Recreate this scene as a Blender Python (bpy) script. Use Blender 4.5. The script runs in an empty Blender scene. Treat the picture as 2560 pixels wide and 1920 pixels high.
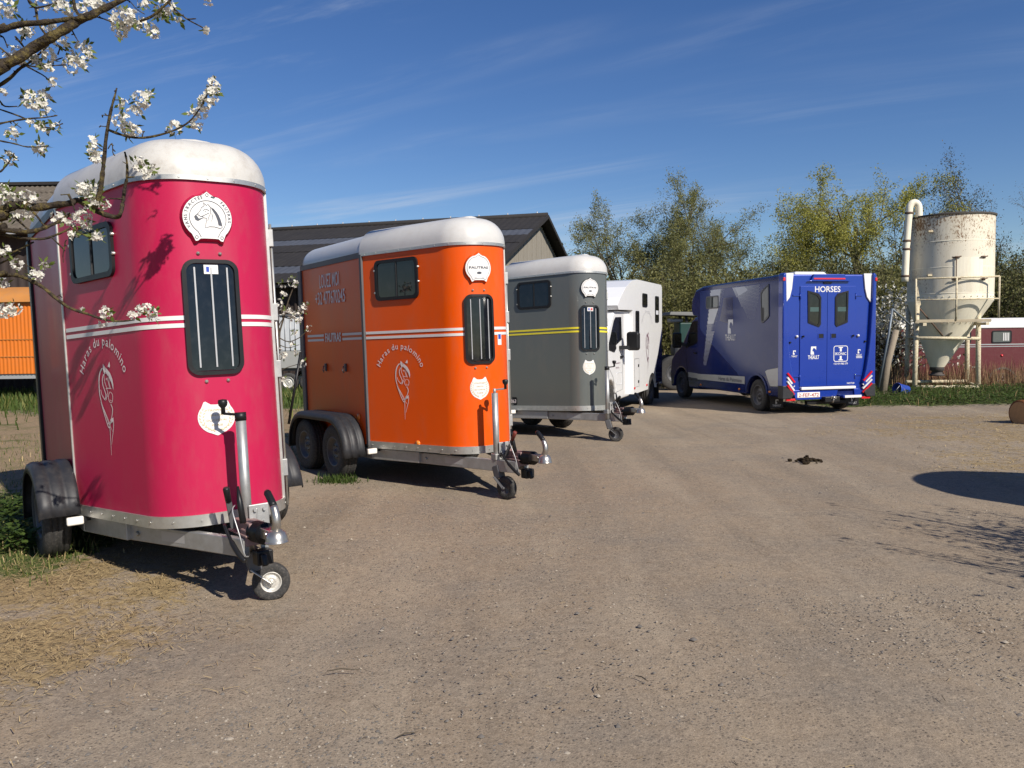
import bpy, math, random
import numpy as np
from mathutils import Vector, Matrix

# ---------------------------------------------------------------- camera, sky, sun, exposure
SC = bpy.context.scene
COL = SC.collection
CAM_H, CAM_F, CAM_P, CAM_R = 1.608, 2027.2, 0.061, 0.013      # height, focal length (px of 2560), pitch, roll
cam_data = bpy.data.cameras.new('camera')
cam_data.sensor_fit = 'HORIZONTAL'
cam_data.sensor_width = 36.0
cam_data.lens = 36.0 * CAM_F / 2560.0
cam_data.clip_start = 0.05
cam_data.clip_end = 3000.0
cam = bpy.data.objects.new('camera', cam_data)
COL.objects.link(cam)
_fwd = Vector((0, math.cos(CAM_P), -math.sin(CAM_P)))
_up = Vector((0, math.sin(CAM_P), math.cos(CAM_P)))
_rt = Vector((1, 0, 0))
_r2 = _rt * math.cos(CAM_R) - _up * math.sin(CAM_R)
_u2 = _rt * math.sin(CAM_R) + _up * math.cos(CAM_R)
_b = -_fwd
cam.matrix_world = Matrix(((_r2.x, _u2.x, _b.x, 0), (_r2.y, _u2.y, _b.y, 0), (_r2.z, _u2.z, _b.z, CAM_H), (0, 0, 0, 1)))
SC.camera = cam

SUN_AZ, SUN_EL = 0.675, math.radians(37)                         # from behind the camera, over its right shoulder
to_sun = Vector((math.sin(SUN_AZ) * math.cos(SUN_EL), -math.cos(SUN_AZ) * math.cos(SUN_EL), math.sin(SUN_EL)))
sun_data = bpy.data.lights.new('sun', 'SUN')
sun_data.energy = 5.0
sun_data.angle = math.radians(0.53)
sun_data.color = (1.0, 0.93, 0.83)
sun = bpy.data.objects.new('sun', sun_data)
COL.objects.link(sun)
sun.rotation_euler = to_sun.to_track_quat('Z', 'Y').to_euler()

world = bpy.data.worlds.new('World')
SC.world = world
world.use_nodes = True
wn, wl = world.node_tree.nodes, world.node_tree.links
wn.clear()
w_out = wn.new('ShaderNodeOutputWorld')
w_bg = wn.new('ShaderNodeBackground')
w_bg.inputs['Strength'].default_value = 0.052
w_sky = wn.new('ShaderNodeTexSky')
w_sky.sky_type = 'NISHITA'
w_sky.sun_disc = False
w_sky.sun_elevation = SUN_EL
w_sky.sun_rotation = math.pi - SUN_AZ
w_sky.air_density = 1.0
w_sky.dust_density = 0.0
w_sky.ozone_density = 4.0
w_sky.altitude = 60
# thin cirrus streaks, laid out on the sky's own dome directions
w_tc = wn.new('ShaderNodeTexCoord')
w_sep = wn.new('ShaderNodeSeparateXYZ')
wl.new(w_tc.outputs['Generated'], w_sep.inputs[0])
def wmath(op, a, b=None):
    n = wn.new('ShaderNodeMath'); n.operation = op
    for i, x in enumerate((a, b)):
        if x is None: continue
        if isinstance(x, (int, float)): n.inputs[i].default_value = x
        else: wl.new(x, n.inputs[i])
    return n.outputs[0]
w_zc = wmath('MAXIMUM', w_sep.outputs['Z'], 0.03)
w_den = wmath('ADD', w_zc, 0.12)
w_cx = wmath('DIVIDE', w_sep.outputs['X'], w_den)
w_cy = wmath('DIVIDE', w_sep.outputs['Y'], w_den)
w_comb = wn.new('ShaderNodeCombineXYZ')
wl.new(w_cx, w_comb.inputs[0]); wl.new(w_cy, w_comb.inputs[1])
def cirrus(rot, scl, scale, lo, hi, seed, detail=8.0, rough=0.62, dist=0.6):
    mr = wn.new('ShaderNodeMapping')
    mr.inputs['Rotation'].default_value = (0, 0, rot)
    wl.new(w_comb.outputs[0], mr.inputs['Vector'])
    mp = wn.new('ShaderNodeMapping')
    mp.inputs['Scale'].default_value = scl
    mp.inputs['Location'].default_value = seed
    wl.new(mr.outputs[0], mp.inputs['Vector'])
    nz = wn.new('ShaderNodeTexNoise')
    nz.inputs['Scale'].default_value = scale
    nz.inputs['Detail'].default_value = detail
    nz.inputs['Roughness'].default_value = rough
    nz.inputs['Distortion'].default_value = dist
    wl.new(mp.outputs[0], nz.inputs['Vector'])
    rmp = wn.new('ShaderNodeMapRange')
    rmp.interpolation_type = 'SMOOTHSTEP'
    rmp.inputs['From Min'].default_value = lo
    rmp.inputs['From Max'].default_value = hi
    wl.new(nz.outputs['Fac'], rmp.inputs['Value'])
    return rmp.outputs[0]
w_c1 = cirrus(0.45, (0.30, 1.5, 1), 1.25, 0.455, 0.80, (3.1, 0.4, 0), 9.0, 0.64, 0.8)
w_c2 = cirrus(0.45, (0.35, 0.9, 1), 0.7, 0.38, 0.62, (7.7, 2.3, 0), 3.0)
w_cl = wmath('MULTIPLY', w_c1, w_c2)
w_mix = wn.new('ShaderNodeMixRGB')
w_mix.inputs['Color2'].default_value = (10.0, 10.8, 12.0, 1)
wl.new(wmath('MULTIPLY', w_cl, 0.70), w_mix.inputs['Fac'])
w_hs = wn.new('ShaderNodeHueSaturation'); w_hs.inputs['Hue'].default_value = 0.512; w_hs.inputs['Saturation'].default_value = 1.20; w_hs.inputs['Value'].default_value = 1.50
wl.new(w_sky.outputs[0], w_hs.inputs['Color'])
wl.new(w_hs.outputs[0], w_mix.inputs['Color1'])
wl.new(w_mix.outputs[0], w_bg.inputs['Color'])
wl.new(w_bg.outputs[0], w_out.inputs[0])

SC.view_settings.view_transform = 'Standard'
SC.view_settings.look = 'None'
SC.view_settings.gamma = 1.0
SC.view_settings.exposure = 0.27
SC.view_settings.use_curve_mapping = False
SC.render.engine = 'CYCLES'
SC.cycles.max_bounces = 5
SC.cycles.diffuse_bounces = 3
SC.cycles.glossy_bounces = 3
SC.cycles.transparent_max_bounces = 8

# ---------------------------------------------------------------- helpers
def at(px, py, Y):
    """point in the place seen at pixel px,py of the 2560x1920 photograph, Y metres ahead of the camera"""
    a = (px - 1280) / CAM_F; b = -(py - 960) / CAM_F
    u = a * math.cos(CAM_R) + b * math.sin(CAM_R); v = -a * math.sin(CAM_R) + b * math.cos(CAM_R)
    d = Vector((u, math.cos(CAM_P) + v * math.sin(CAM_P), -math.sin(CAM_P) + v * math.cos(CAM_P)))
    return Vector((0, 0, CAM_H)) + d * (Y / d.y)

def sstep(a, b, x):
    t = np.clip((np.asarray(x, float) - a) / (b - a), 0, 1); return t * t * (3 - 2 * t)

def ground_z(x, y):
    x = np.asarray(x, float); y = np.asarray(y, float)
    z = -0.10 * sstep(12, 17, y) - 0.03 * sstep(17, 22, y)
    z = z - 0.42 * sstep(23.5, 26, y) * sstep(7, 11, x)
    z = z + 0.9 * sstep(34, 60, y)
    z = z - 0.07 * np.exp(-((x + 1.45) ** 2 + (y - 4.75) ** 2) / 1.1)
    return z

MATS = {}
def mat(name, color, rough=0.5, metal=0.0, coat=0.0, var=0.08, vscale=6.0, bump=0.0, bscale=60.0, spec=0.5, dirt=0.0, dirtcol=(0.25, 0.2, 0.15), stretch=(1, 1, 1), transl=0.0, flake=0.0):
    if name in MATS: return MATS[name]
    m = bpy.data.materials.new(name); m.use_nodes = True
    nt = m.node_tree; n, l = nt.nodes, nt.links
    b = n['Principled BSDF']
    tc = n.new('ShaderNodeTexCoord')
    mp = n.new('ShaderNodeMapping'); mp.inputs['Scale'].default_value = stretch
    l.new(tc.outputs['Object'], mp.inputs['Vector'])
    nz = n.new('ShaderNodeTexNoise'); nz.inputs['Scale'].default_value = vscale; nz.inputs['Detail'].default_value = 6
    l.new(mp.outputs[0], nz.inputs['Vector'])
    mx = n.new('ShaderNodeMixRGB')
    c = color
    mx.inputs['Color1'].default_value = (*[max(0, x * (1 - var)) for x in c], 1)
    mx.inputs['Color2'].default_value = (*[min(1, x * (1 + var)) for x in c], 1)
    l.new(nz.outputs['Fac'], mx.inputs['Fac'])
    out = mx.outputs[0]
    if dirt > 0:
        n2 = n.new('ShaderNodeTexNoise'); n2.inputs['Scale'].default_value = vscale * 2.3; n2.inputs['Detail'].default_value = 9; n2.inputs['Roughness'].default_value = 0.7
        l.new(mp.outputs[0], n2.inputs['Vector'])
        mr = n.new('ShaderNodeMapRange'); mr.inputs['From Min'].default_value = 0.48; mr.inputs['From Max'].default_value = 0.72; mr.inputs['To Max'].default_value = dirt
        l.new(n2.outputs['Fac'], mr.inputs['Value'])
        m2 = n.new('ShaderNodeMixRGB'); m2.inputs['Color2'].default_value = (*dirtcol, 1)
        l.new(mr.outputs[0], m2.inputs['Fac']); l.new(out, m2.inputs['Color1']); out = m2.outputs[0]
    l.new(out, b.inputs['Base Color'])
    rr = n.new('ShaderNodeMapRange'); rr.inputs['To Min'].default_value = max(0.01, rough * 0.8); rr.inputs['To Max'].default_value = min(1, rough * 1.25)
    l.new(nz.outputs['Fac'], rr.inputs['Value']); l.new(rr.outputs[0], b.inputs['Roughness'])
    b.inputs['Metallic'].default_value = metal
    b.inputs['Coat Weight'].default_value = coat
    b.inputs['Coat Roughness'].default_value = 0.06
    b.inputs['Specular IOR Level'].default_value = spec
    if transl > 0:
        b.inputs['Subsurface Weight'].default_value = 0.0
        tr = n.new('ShaderNodeBsdfTranslucent'); l.new(out, tr.inputs['Color'])
        ms = n.new('ShaderNodeMixShader'); ms.inputs[0].default_value = transl
        l.new(b.outputs[0], ms.inputs[1]); l.new(tr.outputs[0], ms.inputs[2])
        l.new(ms.outputs[0], n['Material Output'].inputs['Surface'])
    if bump > 0:
        bn = n.new('ShaderNodeTexNoise'); bn.inputs['Scale'].default_value = bscale; bn.inputs['Detail'].default_value = 5
        l.new(mp.outputs[0], bn.inputs['Vector'])
        bp = n.new('ShaderNodeBump'); bp.inputs['Strength'].default_value = bump; bp.inputs['Distance'].default_value = 0.02
        l.new(bn.outputs['Fac'], bp.inputs['Height']); l.new(bp.outputs[0], b.inputs['Normal'])
    MATS[name] = m
    return m

JOINED = {'rivets', 'bolts', 'fixings', 'halftone_dots', 'cage_wires', 'tree_twigs'}      # tiny repeated pieces, too small to pick apart
class MB:
    def __init__(s):
        s.v = []; s.f = []; s.m = []; s.sm = []
    def add(s, vs, fs, mi=0, smooth=False):
        o = len(s.v); s.v.extend([tuple(p) for p in vs])
        for f in fs:
            s.f.append(tuple(i + o for i in f)); s.m.append(mi); s.sm.append(smooth)
        return s
    def box(s, c, size, M=None, mi=0):
        hx, hy, hz = [x / 2 for x in size]
        vs = [Vector((sx * hx, sy * hy, sz * hz)) for sx in (-1, 1) for sy in (-1, 1) for sz in (-1, 1)]
        if M is not None: vs = [M @ p for p in vs]
        vs = [p + Vector(c) for p in vs]
        return s.add(vs, [(0, 1, 3, 2), (4, 6, 7, 5), (0, 4, 5, 1), (2, 3, 7, 6), (0, 2, 6, 4), (1, 5, 7, 3)], mi)
    def beam(s, p0, p1, w, h, up=(0, 0, 1), mi=0):
        p0, p1 = Vector(p0), Vector(p1); d = (p1 - p0).normalized()
        sd = d.cross(Vector(up)).normalized(); uu = sd.cross(d)
        vs = [p + sd * a * w / 2 + uu * b * h / 2 for p in (p0, p1) for a, b in ((-1, -1), (1, -1), (1, 1), (-1, 1))]
        return s.add(vs, [(3, 2, 1, 0), (4, 5, 6, 7)] + [(i, (i + 1) % 4, (i + 1) % 4 + 4, i + 4) for i in range(4)], mi)
    def tube(s, pts, r, n=10, mi=0, caps=True, smooth=True):
        pts = [Vector(p) for p in pts]; k = len(pts)
        rs = r if isinstance(r, (list, tuple)) else [r] * k
        vs = []; ref = Vector((0.13, 0.21, 0.97))
        for i, p in enumerate(pts):
            d = (pts[min(i + 1, k - 1)] - pts[max(i - 1, 0)])
            d = d.normalized() if d.length > 1e-9 else Vector((0, 0, 1))
            a = d.cross(ref)
            if a.length < 0.05: a = d.cross(Vector((1, 0, 0)))
            a.normalize(); b = d.cross(a)
            for j in range(n):
                t = 2 * math.pi * j / n
                vs.append(p + (a * math.cos(t) + b * math.sin(t)) * rs[i])
        fs = [(i * n + j, i * n + (j + 1) % n, (i + 1) * n + (j + 1) % n, (i + 1) * n + j) for i in range(k - 1) for j in range(n)]
        s.add(vs, fs, mi, smooth)
        if caps:
            o = len(s.v) - k * n
            s.f.append(tuple(o + j for j in range(n - 1, -1, -1))); s.m.append(mi); s.sm.append(False)
            s.f.append(tuple(o + (k - 1) * n + j for j in range(n))); s.m.append(mi); s.sm.append(False)
        return s
    def lathe(s, prof, o, axis=(0, 0, 1), n=24, mi=0, smooth=True, arc=None):
        o = Vector(o); ax = Vector(axis).normalized()
        a = ax.cross(Vector((0, 0, 1)))
        if a.length < 0.01: a = Vector((1, 0, 0))
        a.normalize(); b = ax.cross(a); k = len(prof)
        vs = [o + ax * h + (a * math.cos(2 * math.pi * j / n) + b * math.sin(2 * math.pi * j / n)) * r for r, h in prof for j in range(n)]
        fs = [(i * n + j, i * n + (j + 1) % n, (i + 1) * n + (j + 1) % n, (i + 1) * n + j) for i in range(k - 1) for j in range(n)]
        return s.add(vs, fs, mi, smooth)
    def loft(s, A, B, mi=0, capA=True, capB=True, closed=True, smooth=False):
        n = len(A); o = len(s.v)
        rng = range(n) if closed else range(n - 1)
        s.add(list(A) + list(B), [(i, (i + 1) % n, (i + 1) % n + n, i + n) for i in rng], mi, smooth)
        if capA: s.f.append(tuple(o + i for i in range(n - 1, -1, -1))); s.m.append(mi); s.sm.append(False)
        if capB: s.f.append(tuple(o + n + i for i in range(n))); s.m.append(mi); s.sm.append(False)
        return s
    def poly(s, pts, mi=0):
        return s.add(pts, [tuple(range(len(pts)))], mi)
    def build(s, name, mats, parent=None, bevel=0.0, seg=2):
        me = bpy.data.meshes.new(name)
        me.from_pydata(s.v, [], s.f)
        if not isinstance(mats, (list, tuple)): mats = [mats]
        for m in mats: me.materials.append(m)
        me.polygons.foreach_set('material_index', s.m)
        me.polygons.foreach_set('use_smooth', s.sm)
        me.update()
        o = bpy.data.objects.new(name, me)
        COL.objects.link(o)
        if parent is not None: o.parent = parent
        if name in JOINED: o['kind'] = 'stuff'
        if bevel > 0:
            bv = o.modifiers.new('bevel', 'BEVEL'); bv.width = bevel; bv.segments = seg; bv.limit_method = 'ANGLE'; bv.angle_limit = math.radians(35)
            bv.harden_normals = False
        return o

def np_mesh(name, V, F, mats, parent=None, mi=None, smooth=False):
    """quads or tris from numpy arrays, fast"""
    V = np.asarray(V, np.float32).reshape(-1, 3); F = np.asarray(F, np.int32)
    me = bpy.data.meshes.new(name)
    k = F.shape[1]
    me.vertices.add(len(V)); me.vertices.foreach_set('co', V.ravel())
    me.loops.add(F.size); me.loops.foreach_set('vertex_index', F.ravel())
    me.polygons.add(len(F)); me.polygons.foreach_set('loop_start', np.arange(0, F.size, k, dtype=np.int32))
    if not isinstance(mats, (list, tuple)): mats = [mats]
    for m in mats: me.materials.append(m)
    if mi is not None: me.polygons.foreach_set('material_index', np.asarray(mi, np.int32))
    if smooth: me.polygons.foreach_set('use_smooth', np.ones(len(F), bool))
    me.update(calc_edges=True)
    o = bpy.data.objects.new(name, me); COL.objects.link(o)
    if parent is not None: o.parent = parent
    return o

def thing(name, label, cat, M=None, group=None):
    o = bpy.data.objects.new(name, None); COL.objects.link(o)
    o.empty_display_size = 0.1
    if M is not None: o.matrix_world = M
    o['label'] = label; o['category'] = cat
    if group: o['group'] = group
    return o
def tag(o, label, cat, group=None, kind=None):
    o['label'] = label; o['category'] = cat
    if group: o['group'] = group
    if kind: o['kind'] = kind
    return o
def frame(pos, ux, uy=None, uz=(0, 0, 1)):
    ux = Vector(ux).normalized(); uz = Vector(uz)
    if uy is None: uy = uz.cross(ux)
    uy = Vector(uy)
    return Matrix(((ux.x, uy.x, uz.x, pos[0]), (ux.y, uy.y, uz.y, pos[1]), (ux.z, uy.z, uz.z, pos[2]), (0, 0, 0, 1)))

# lettering: the built-in font turned into flat faces
_TX = {}
def text2d(s, bold=0.0):
    key = (s, bold)
    if key in _TX: return _TX[key]
    cu = bpy.data.curves.new('t', 'FONT'); cu.body = s; cu.size = 1.0; cu.offset = bold; cu.resolution_u = 3
    ob = bpy.data.objects.new('t', cu); COL.objects.link(ob)
    dg = bpy.context.evaluated_depsgraph_get(); dg.update()
    me = bpy.data.meshes.new_from_object(ob.evaluated_get(dg))
    vs = [(v.co.x, v.co.y) for v in me.vertices]; fs = [tuple(p.vertices) for p in me.polygons]
    bpy.data.objects.remove(ob); bpy.data.curves.remove(cu); bpy.data.meshes.remove(me)
    w = max([v[0] for v in vs]) if vs else 0.3
    _TX[key] = (vs, fs, w)
    return _TX[key]
def put_text(mb, s, fn, cx, cy, h, width=None, bold=0.0, mi=0, shear=0.0):
    """fn(x,y)->3D; text centred on cx,cy; cap height h; optionally squeezed to width"""
    vs, fs, w = text2d(s, bold)
    if not vs: return
    k = h / 0.70; x0 = min(v[0] for v in vs); kx = k if width is None else width / (w - x0)
    mb.add([fn(cx + (v[0] - (w + x0) / 2) * kx + shear * v[1] * k, cy + v[1] * k - h / 2) for v in vs], fs, mi)
def put_arc(mb, s, fn, cx, cy, rx, ry, a0, a1, h, bold=0.0, mi=0, sx=1.0):
    """letters set round an arc from angle a0 to a1 (radians, decreasing = left to right)"""
    ws = [(text2d(ch, bold)[2] + 0.06 if ch != ' ' else 0.28) for ch in s]
    tot = sum(ws); acc = 0; k = h / 0.70
    for ch, w in zip(s, ws):
        a = a0 + (a1 - a0) * (acc + w / 2) / tot; acc += w
        if ch == ' ': continue
        vs, fs, ww = text2d(ch, bold)
        ox, oy = cx + rx * math.cos(a), cy + ry * math.sin(a)
        tx, ty = math.sin(a) * rx, -math.cos(a) * ry
        L = math.hypot(tx, ty); tx /= L; ty /= L
        mb.add([fn(ox + ((v[0] - ww / 2) * tx - v[1] * ty) * k * sx, oy + ((v[0] - ww / 2) * ty + v[1] * tx) * k) for v in vs], fs, mi)
def stroke(mb, pts, w, fn, mi=0):
    n = len(pts); ws = w if isinstance(w, (list, tuple)) else [w] * n
    if len(ws) == 2 and n > 2: ws = [ws[0] + (ws[1] - ws[0]) * i / (n - 1) for i in range(n)]
    L, R = [], []
    for i in range(n):
        a, b = pts[max(i - 1, 0)], pts[min(i + 1, n - 1)]
        dx, dy = b[0] - a[0], b[1] - a[1]; q = math.hypot(dx, dy) or 1
        nx, ny = -dy / q * ws[i] / 2, dx / q * ws[i] / 2
        L.append(fn(pts[i][0] + nx, pts[i][1] + ny)); R.append(fn(pts[i][0] - nx, pts[i][1] - ny))
    mb.add(R + L, [(i, i + 1, n + i + 1, n + i) for i in range(n - 1)], mi)
def spline(pts, k=5):
    out = []; n = len(pts)
    for i in range(n - 1):
        p0, p1, p2, p3 = pts[max(i - 1, 0)], pts[i], pts[i + 1], pts[min(i + 2, n - 1)]
        for j in range(k):
            t = j / k
            out.append(tuple(0.5 * (2 * b + (c - a) * t + (2 * a - 5 * b + 4 * c - d) * t * t + (3 * b - a - 3 * c + d) * t ** 3) for a, b, c, d in zip(p0, p1, p2, p3)))
    out.append(tuple(pts[-1])); return out
def rrect(cx, cy, w, h, r, n=6):
    p = []
    for sx, sy, a in ((1, 1, 0), (-1, 1, 90), (-1, -1, 180), (1, -1, 270)):
        for i in range(n + 1):
            t = math.radians(a + 90 * i / n); p.append((cx + sx * (w / 2 - r) + r * math.cos(t), cy + sy * (h / 2 - r) + r * math.sin(t)))
    return p
def slices(poly, dx=0.02):
    """cut a flat outline into narrow upright strips so that it can follow a curved wall"""
    def clip(P, a, keep_ge):
        out = []
        for i in range(len(P)):
            p, q = P[i], P[(i + 1) % len(P)]
            ip = (p[0] >= a) if keep_ge else (p[0] <= a); iq = (q[0] >= a) if keep_ge else (q[0] <= a)
            if ip: out.append(p)
            if ip != iq:
                t = (a - p[0]) / (q[0] - p[0]); out.append((a, p[1] + (q[1] - p[1]) * t))
        return out
    x0, x1 = min(p[0] for p in poly), max(p[0] for p in poly); n = max(1, int(math.ceil((x1 - x0) / dx)))
    res = []
    for i in range(n):
        P = clip(clip(poly, x0 + (x1 - x0) * i / n, True), x0 + (x1 - x0) * (i + 1) / n, False)
        if len(P) >= 3: res.append(P)
    return res
def ring(mb, outer, inner, fn, off0, off1, mi=0):
    """raised frame between two loops"""
    n = len(outer)
    A = [fn(x, y, off0) for x, y in outer]; B = [fn(x, y, off1) for x, y in outer]; C = [fn(x, y, off1) for x, y in inner]; D = [fn(x, y, off0) for x, y in inner]
    mb.add(A + B + C + D, [(k * n + i, k * n + (i + 1) % n, (k + 1) * n + (i + 1) % n, (k + 1) * n + i) for k in range(3) for i in range(n)], mi)

# ---------------------------------------------------------------- materials
def paint(name, c, **k):
    d = dict(rough=0.32, coat=0.5, var=0.05, vscale=2.2, dirt=0.16, dirtcol=(0.22, 0.17, 0.13), stretch=(1, 1, .35)); d.update(k)
    return mat(name, c, **d)
M_pink = paint('pink gel paint', (0.43, 0.010, 0.060), rough=0.42, coat=0.06, spec=0.3)
M_orange = paint('orange paint', (0.72, 0.084, 0.001), rough=0.36, coat=0.06, spec=0.3)
M_grey = paint('grey green paint', (0.098, 0.105, 0.098), rough=0.3, coat=0.45)
M_roof = mat('white fibreglass roof', (0.54, 0.53, 0.505), rough=0.35, coat=0.2, var=0.05, vscale=5, dirt=0.25, dirtcol=(0.4, 0.36, 0.3))
M_roof_old = mat('weathered white roof', (0.53, 0.515, 0.48), rough=0.4, coat=0.2, var=0.06, vscale=5, dirt=0.4, dirtcol=(0.3, 0.25, 0.2))
M_alu = mat('aluminium trim', (0.55, 0.54, 0.5), rough=0.38, metal=0.75, var=0.15, vscale=9, dirt=0.3, dirtcol=(0.3, 0.27, 0.22))
M_galv = mat('galvanised steel', (0.42, 0.42, 0.41), rough=0.5, metal=0.7, var=0.22, vscale=14, dirt=0.25, dirtcol=(0.22, 0.2, 0.17))
M_chrome = mat('worn chrome', (0.42, 0.40, 0.37), rough=0.32, metal=0.85, var=0.2, dirt=0.4)
M_trim = mat('dark grey trim', (0.10, 0.10, 0.105), rough=0.5, metal=0.3)
M_black = mat('black plastic', (0.010, 0.010, 0.011), rough=0.42, var=0.2, spec=0.35)
M_fender = mat('grey black fender plastic', (0.022, 0.023, 0.027), rough=0.5, var=0.15, vscale=9, dirt=0.2, dirtcol=(0.12, 0.105, 0.09), spec=0.35)
M_rubber = mat('tyre rubber', (0.03, 0.029, 0.028), rough=0.8, var=0.25, vscale=20, dirt=0.6, dirtcol=(0.13, 0.115, 0.10), bump=0.25, bscale=80)
M_rim = mat('dark steel rim', (0.09, 0.092, 0.10), rough=0.5, metal=0.5, dirt=0.3)
M_rimlight = mat('pale steel rim', (0.6, 0.58, 0.53), rough=0.45, metal=0.4, dirt=0.4)
M_glass = mat('tinted glass', (0.006, 0.007, 0.009), rough=0.04, var=0.3, spec=0.6, dirt=0.06, dirtcol=(0.2, 0.2, 0.2))
M_bar = mat('window bar', (0.45, 0.45, 0.45), rough=0.4, metal=0.4)
M_white = mat('white vinyl', (0.70, 0.69, 0.67), rough=0.45, var=0.03)
M_offwhite = mat('pale vinyl lettering', (0.76, 0.68, 0.66), rough=0.5, var=0.03)
M_yellow = mat('yellow stripe', (0.72, 0.62, 0.04), rough=0.4, var=0.03)
M_gold = mat('gold print', (0.62, 0.50, 0.30), rough=0.5)
M_ink = mat('dark print', (0.05, 0.055, 0.075), rough=0.5)
M_bluesticker = mat('blue sticker', (0.02, 0.06, 0.4), rough=0.4)
M_red = mat('red reflector', (0.6, 0.012, 0.02), rough=0.2, coat=0.6)
M_amber = mat('amber lamp', (0.75, 0.22, 0.02), rough=0.25, coat=0.5)
M_lamp = mat('white lamp lens', (0.75, 0.72, 0.66), rough=0.25, coat=0.5)
M_drawbar = mat('faded red steel', (0.26, 0.16, 0.15), rough=0.6, var=0.2, dirt=0.4)

# ---------------------------------------------------------------- ground
def nonuniform(lo, a, b, hi, step, k):
    core = np.arange(a, b + step / 2, step)
    out_hi = b + (hi - b) * (np.linspace(0, 1, k + 1)[1:] ** 3.2) + np.linspace(0, 1, k + 1)[1:] * step * k * 0
    out_lo = a + (lo - a) * (np.linspace(0, 1, k + 1)[1:] ** 3.2)
    return np.concatenate([out_lo[::-1], core, out_hi])
def vnoise(x, y, s, seed=0):
    rs = np.random.RandomState(seed); G = rs.rand(64, 64)
    X = x * s; Y = y * s; xi = np.floor(X).astype(int); yi = np.floor(Y).astype(int); fx = X - xi; fy = Y - yi
    fx = fx * fx * (3 - 2 * fx); fy = fy * fy * (3 - 2 * fy)
    g = lambda a, b: G[a % 64, b % 64]
    return (g(xi, yi) * (1 - fx) + g(xi + 1, yi) * fx) * (1 - fy) + (g(xi, yi + 1) * (1 - fx) + g(xi + 1, yi + 1) * fx) * fy
def fbm(x, y, s, seed=0):
    return sum(vnoise(x, y, s * 2 ** i, seed + i) * 0.5 ** i for i in range(4)) / 1.875
def yard_edge(y):
    """x of the left edge of the trodden yard"""
    y = np.asarray(y, float)
    return -2.35 + 0.35 * sstep(6.2, 5.2, y) - 0.9 * sstep(3.6, 2.0, y) + 0.10 * np.sin(y * 1.7) + np.maximum(0, y - 9) * 0.26
def zones(x, y):
    n = fbm(x, y, 0.9, 3); n2 = fbm(x, y, 2.7, 11)
    field = sstep(0.25, -0.55, x - yard_edge(y) + (n - 0.5) * 1.3)
    straw = field * sstep(6.9, 5.2, y + (n2 - 0.5) * 1.5) * (0.05 + 1.25 * fbm(x, y, 1.9, 61))
    green = field * np.clip(sstep(5.2, 6.1, y + (n - 0.5) * 2) * sstep(9.5, 7.5, y) * sstep(-2.9, -3.5, x) * 1.1 + sstep(18.5, 21, y + (n - 0.5) * 3), 0, 1)
    dry = field * sstep(6, 8, y) * (1 - green)
    r = sstep(4.2, 6.2, x + (n - 0.5) * 3 - 0.12 * (y - 9)) * sstep(7.2, 9.2, y + (n2 - .5) * 2) * sstep(17.5, 15, y)
    dryr = r * (0.25 + 0.9 * n2) * 0.9
    verge = sstep(17.3, 18.6, y + (n2 - 0.5) * 1.0 - 0.02 * x) * sstep(6.0, 8.0, x)
    far = sstep(24, 30, y)
    straw = np.clip(straw + dryr * 0.75, 0, 1)
    green = np.clip(np.maximum(green, np.maximum(verge, far)), 0, 1)
    return straw, green, np.clip(dry, 0, 1)
gx = nonuniform(-900, -9, 11, 900, 0.11, 45)
gy = nonuniform(-200, 1.5, 26, 1600, 0.11, 45)
GX, GY = np.meshgrid(gx, gy)
GZ = ground_z(GX, GY)
near = sstep(30, 15, GY) * sstep(-30, -12, GX) * sstep(30, 14, GX)
GZ = GZ + near * ((fbm(GX, GY, 0.7, 21) - 0.5) * 0.035 + (fbm(GX, GY, 4.0, 31) - 0.5) * 0.012)
nx, ny = len(gx), len(gy)
idx = np.arange(nx * ny).reshape(ny, nx)
GF = np.stack([idx[:-1, :-1], idx[:-1, 1:], idx[1:, 1:], idx[1:, :-1]], -1).reshape(-1, 4)

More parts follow.
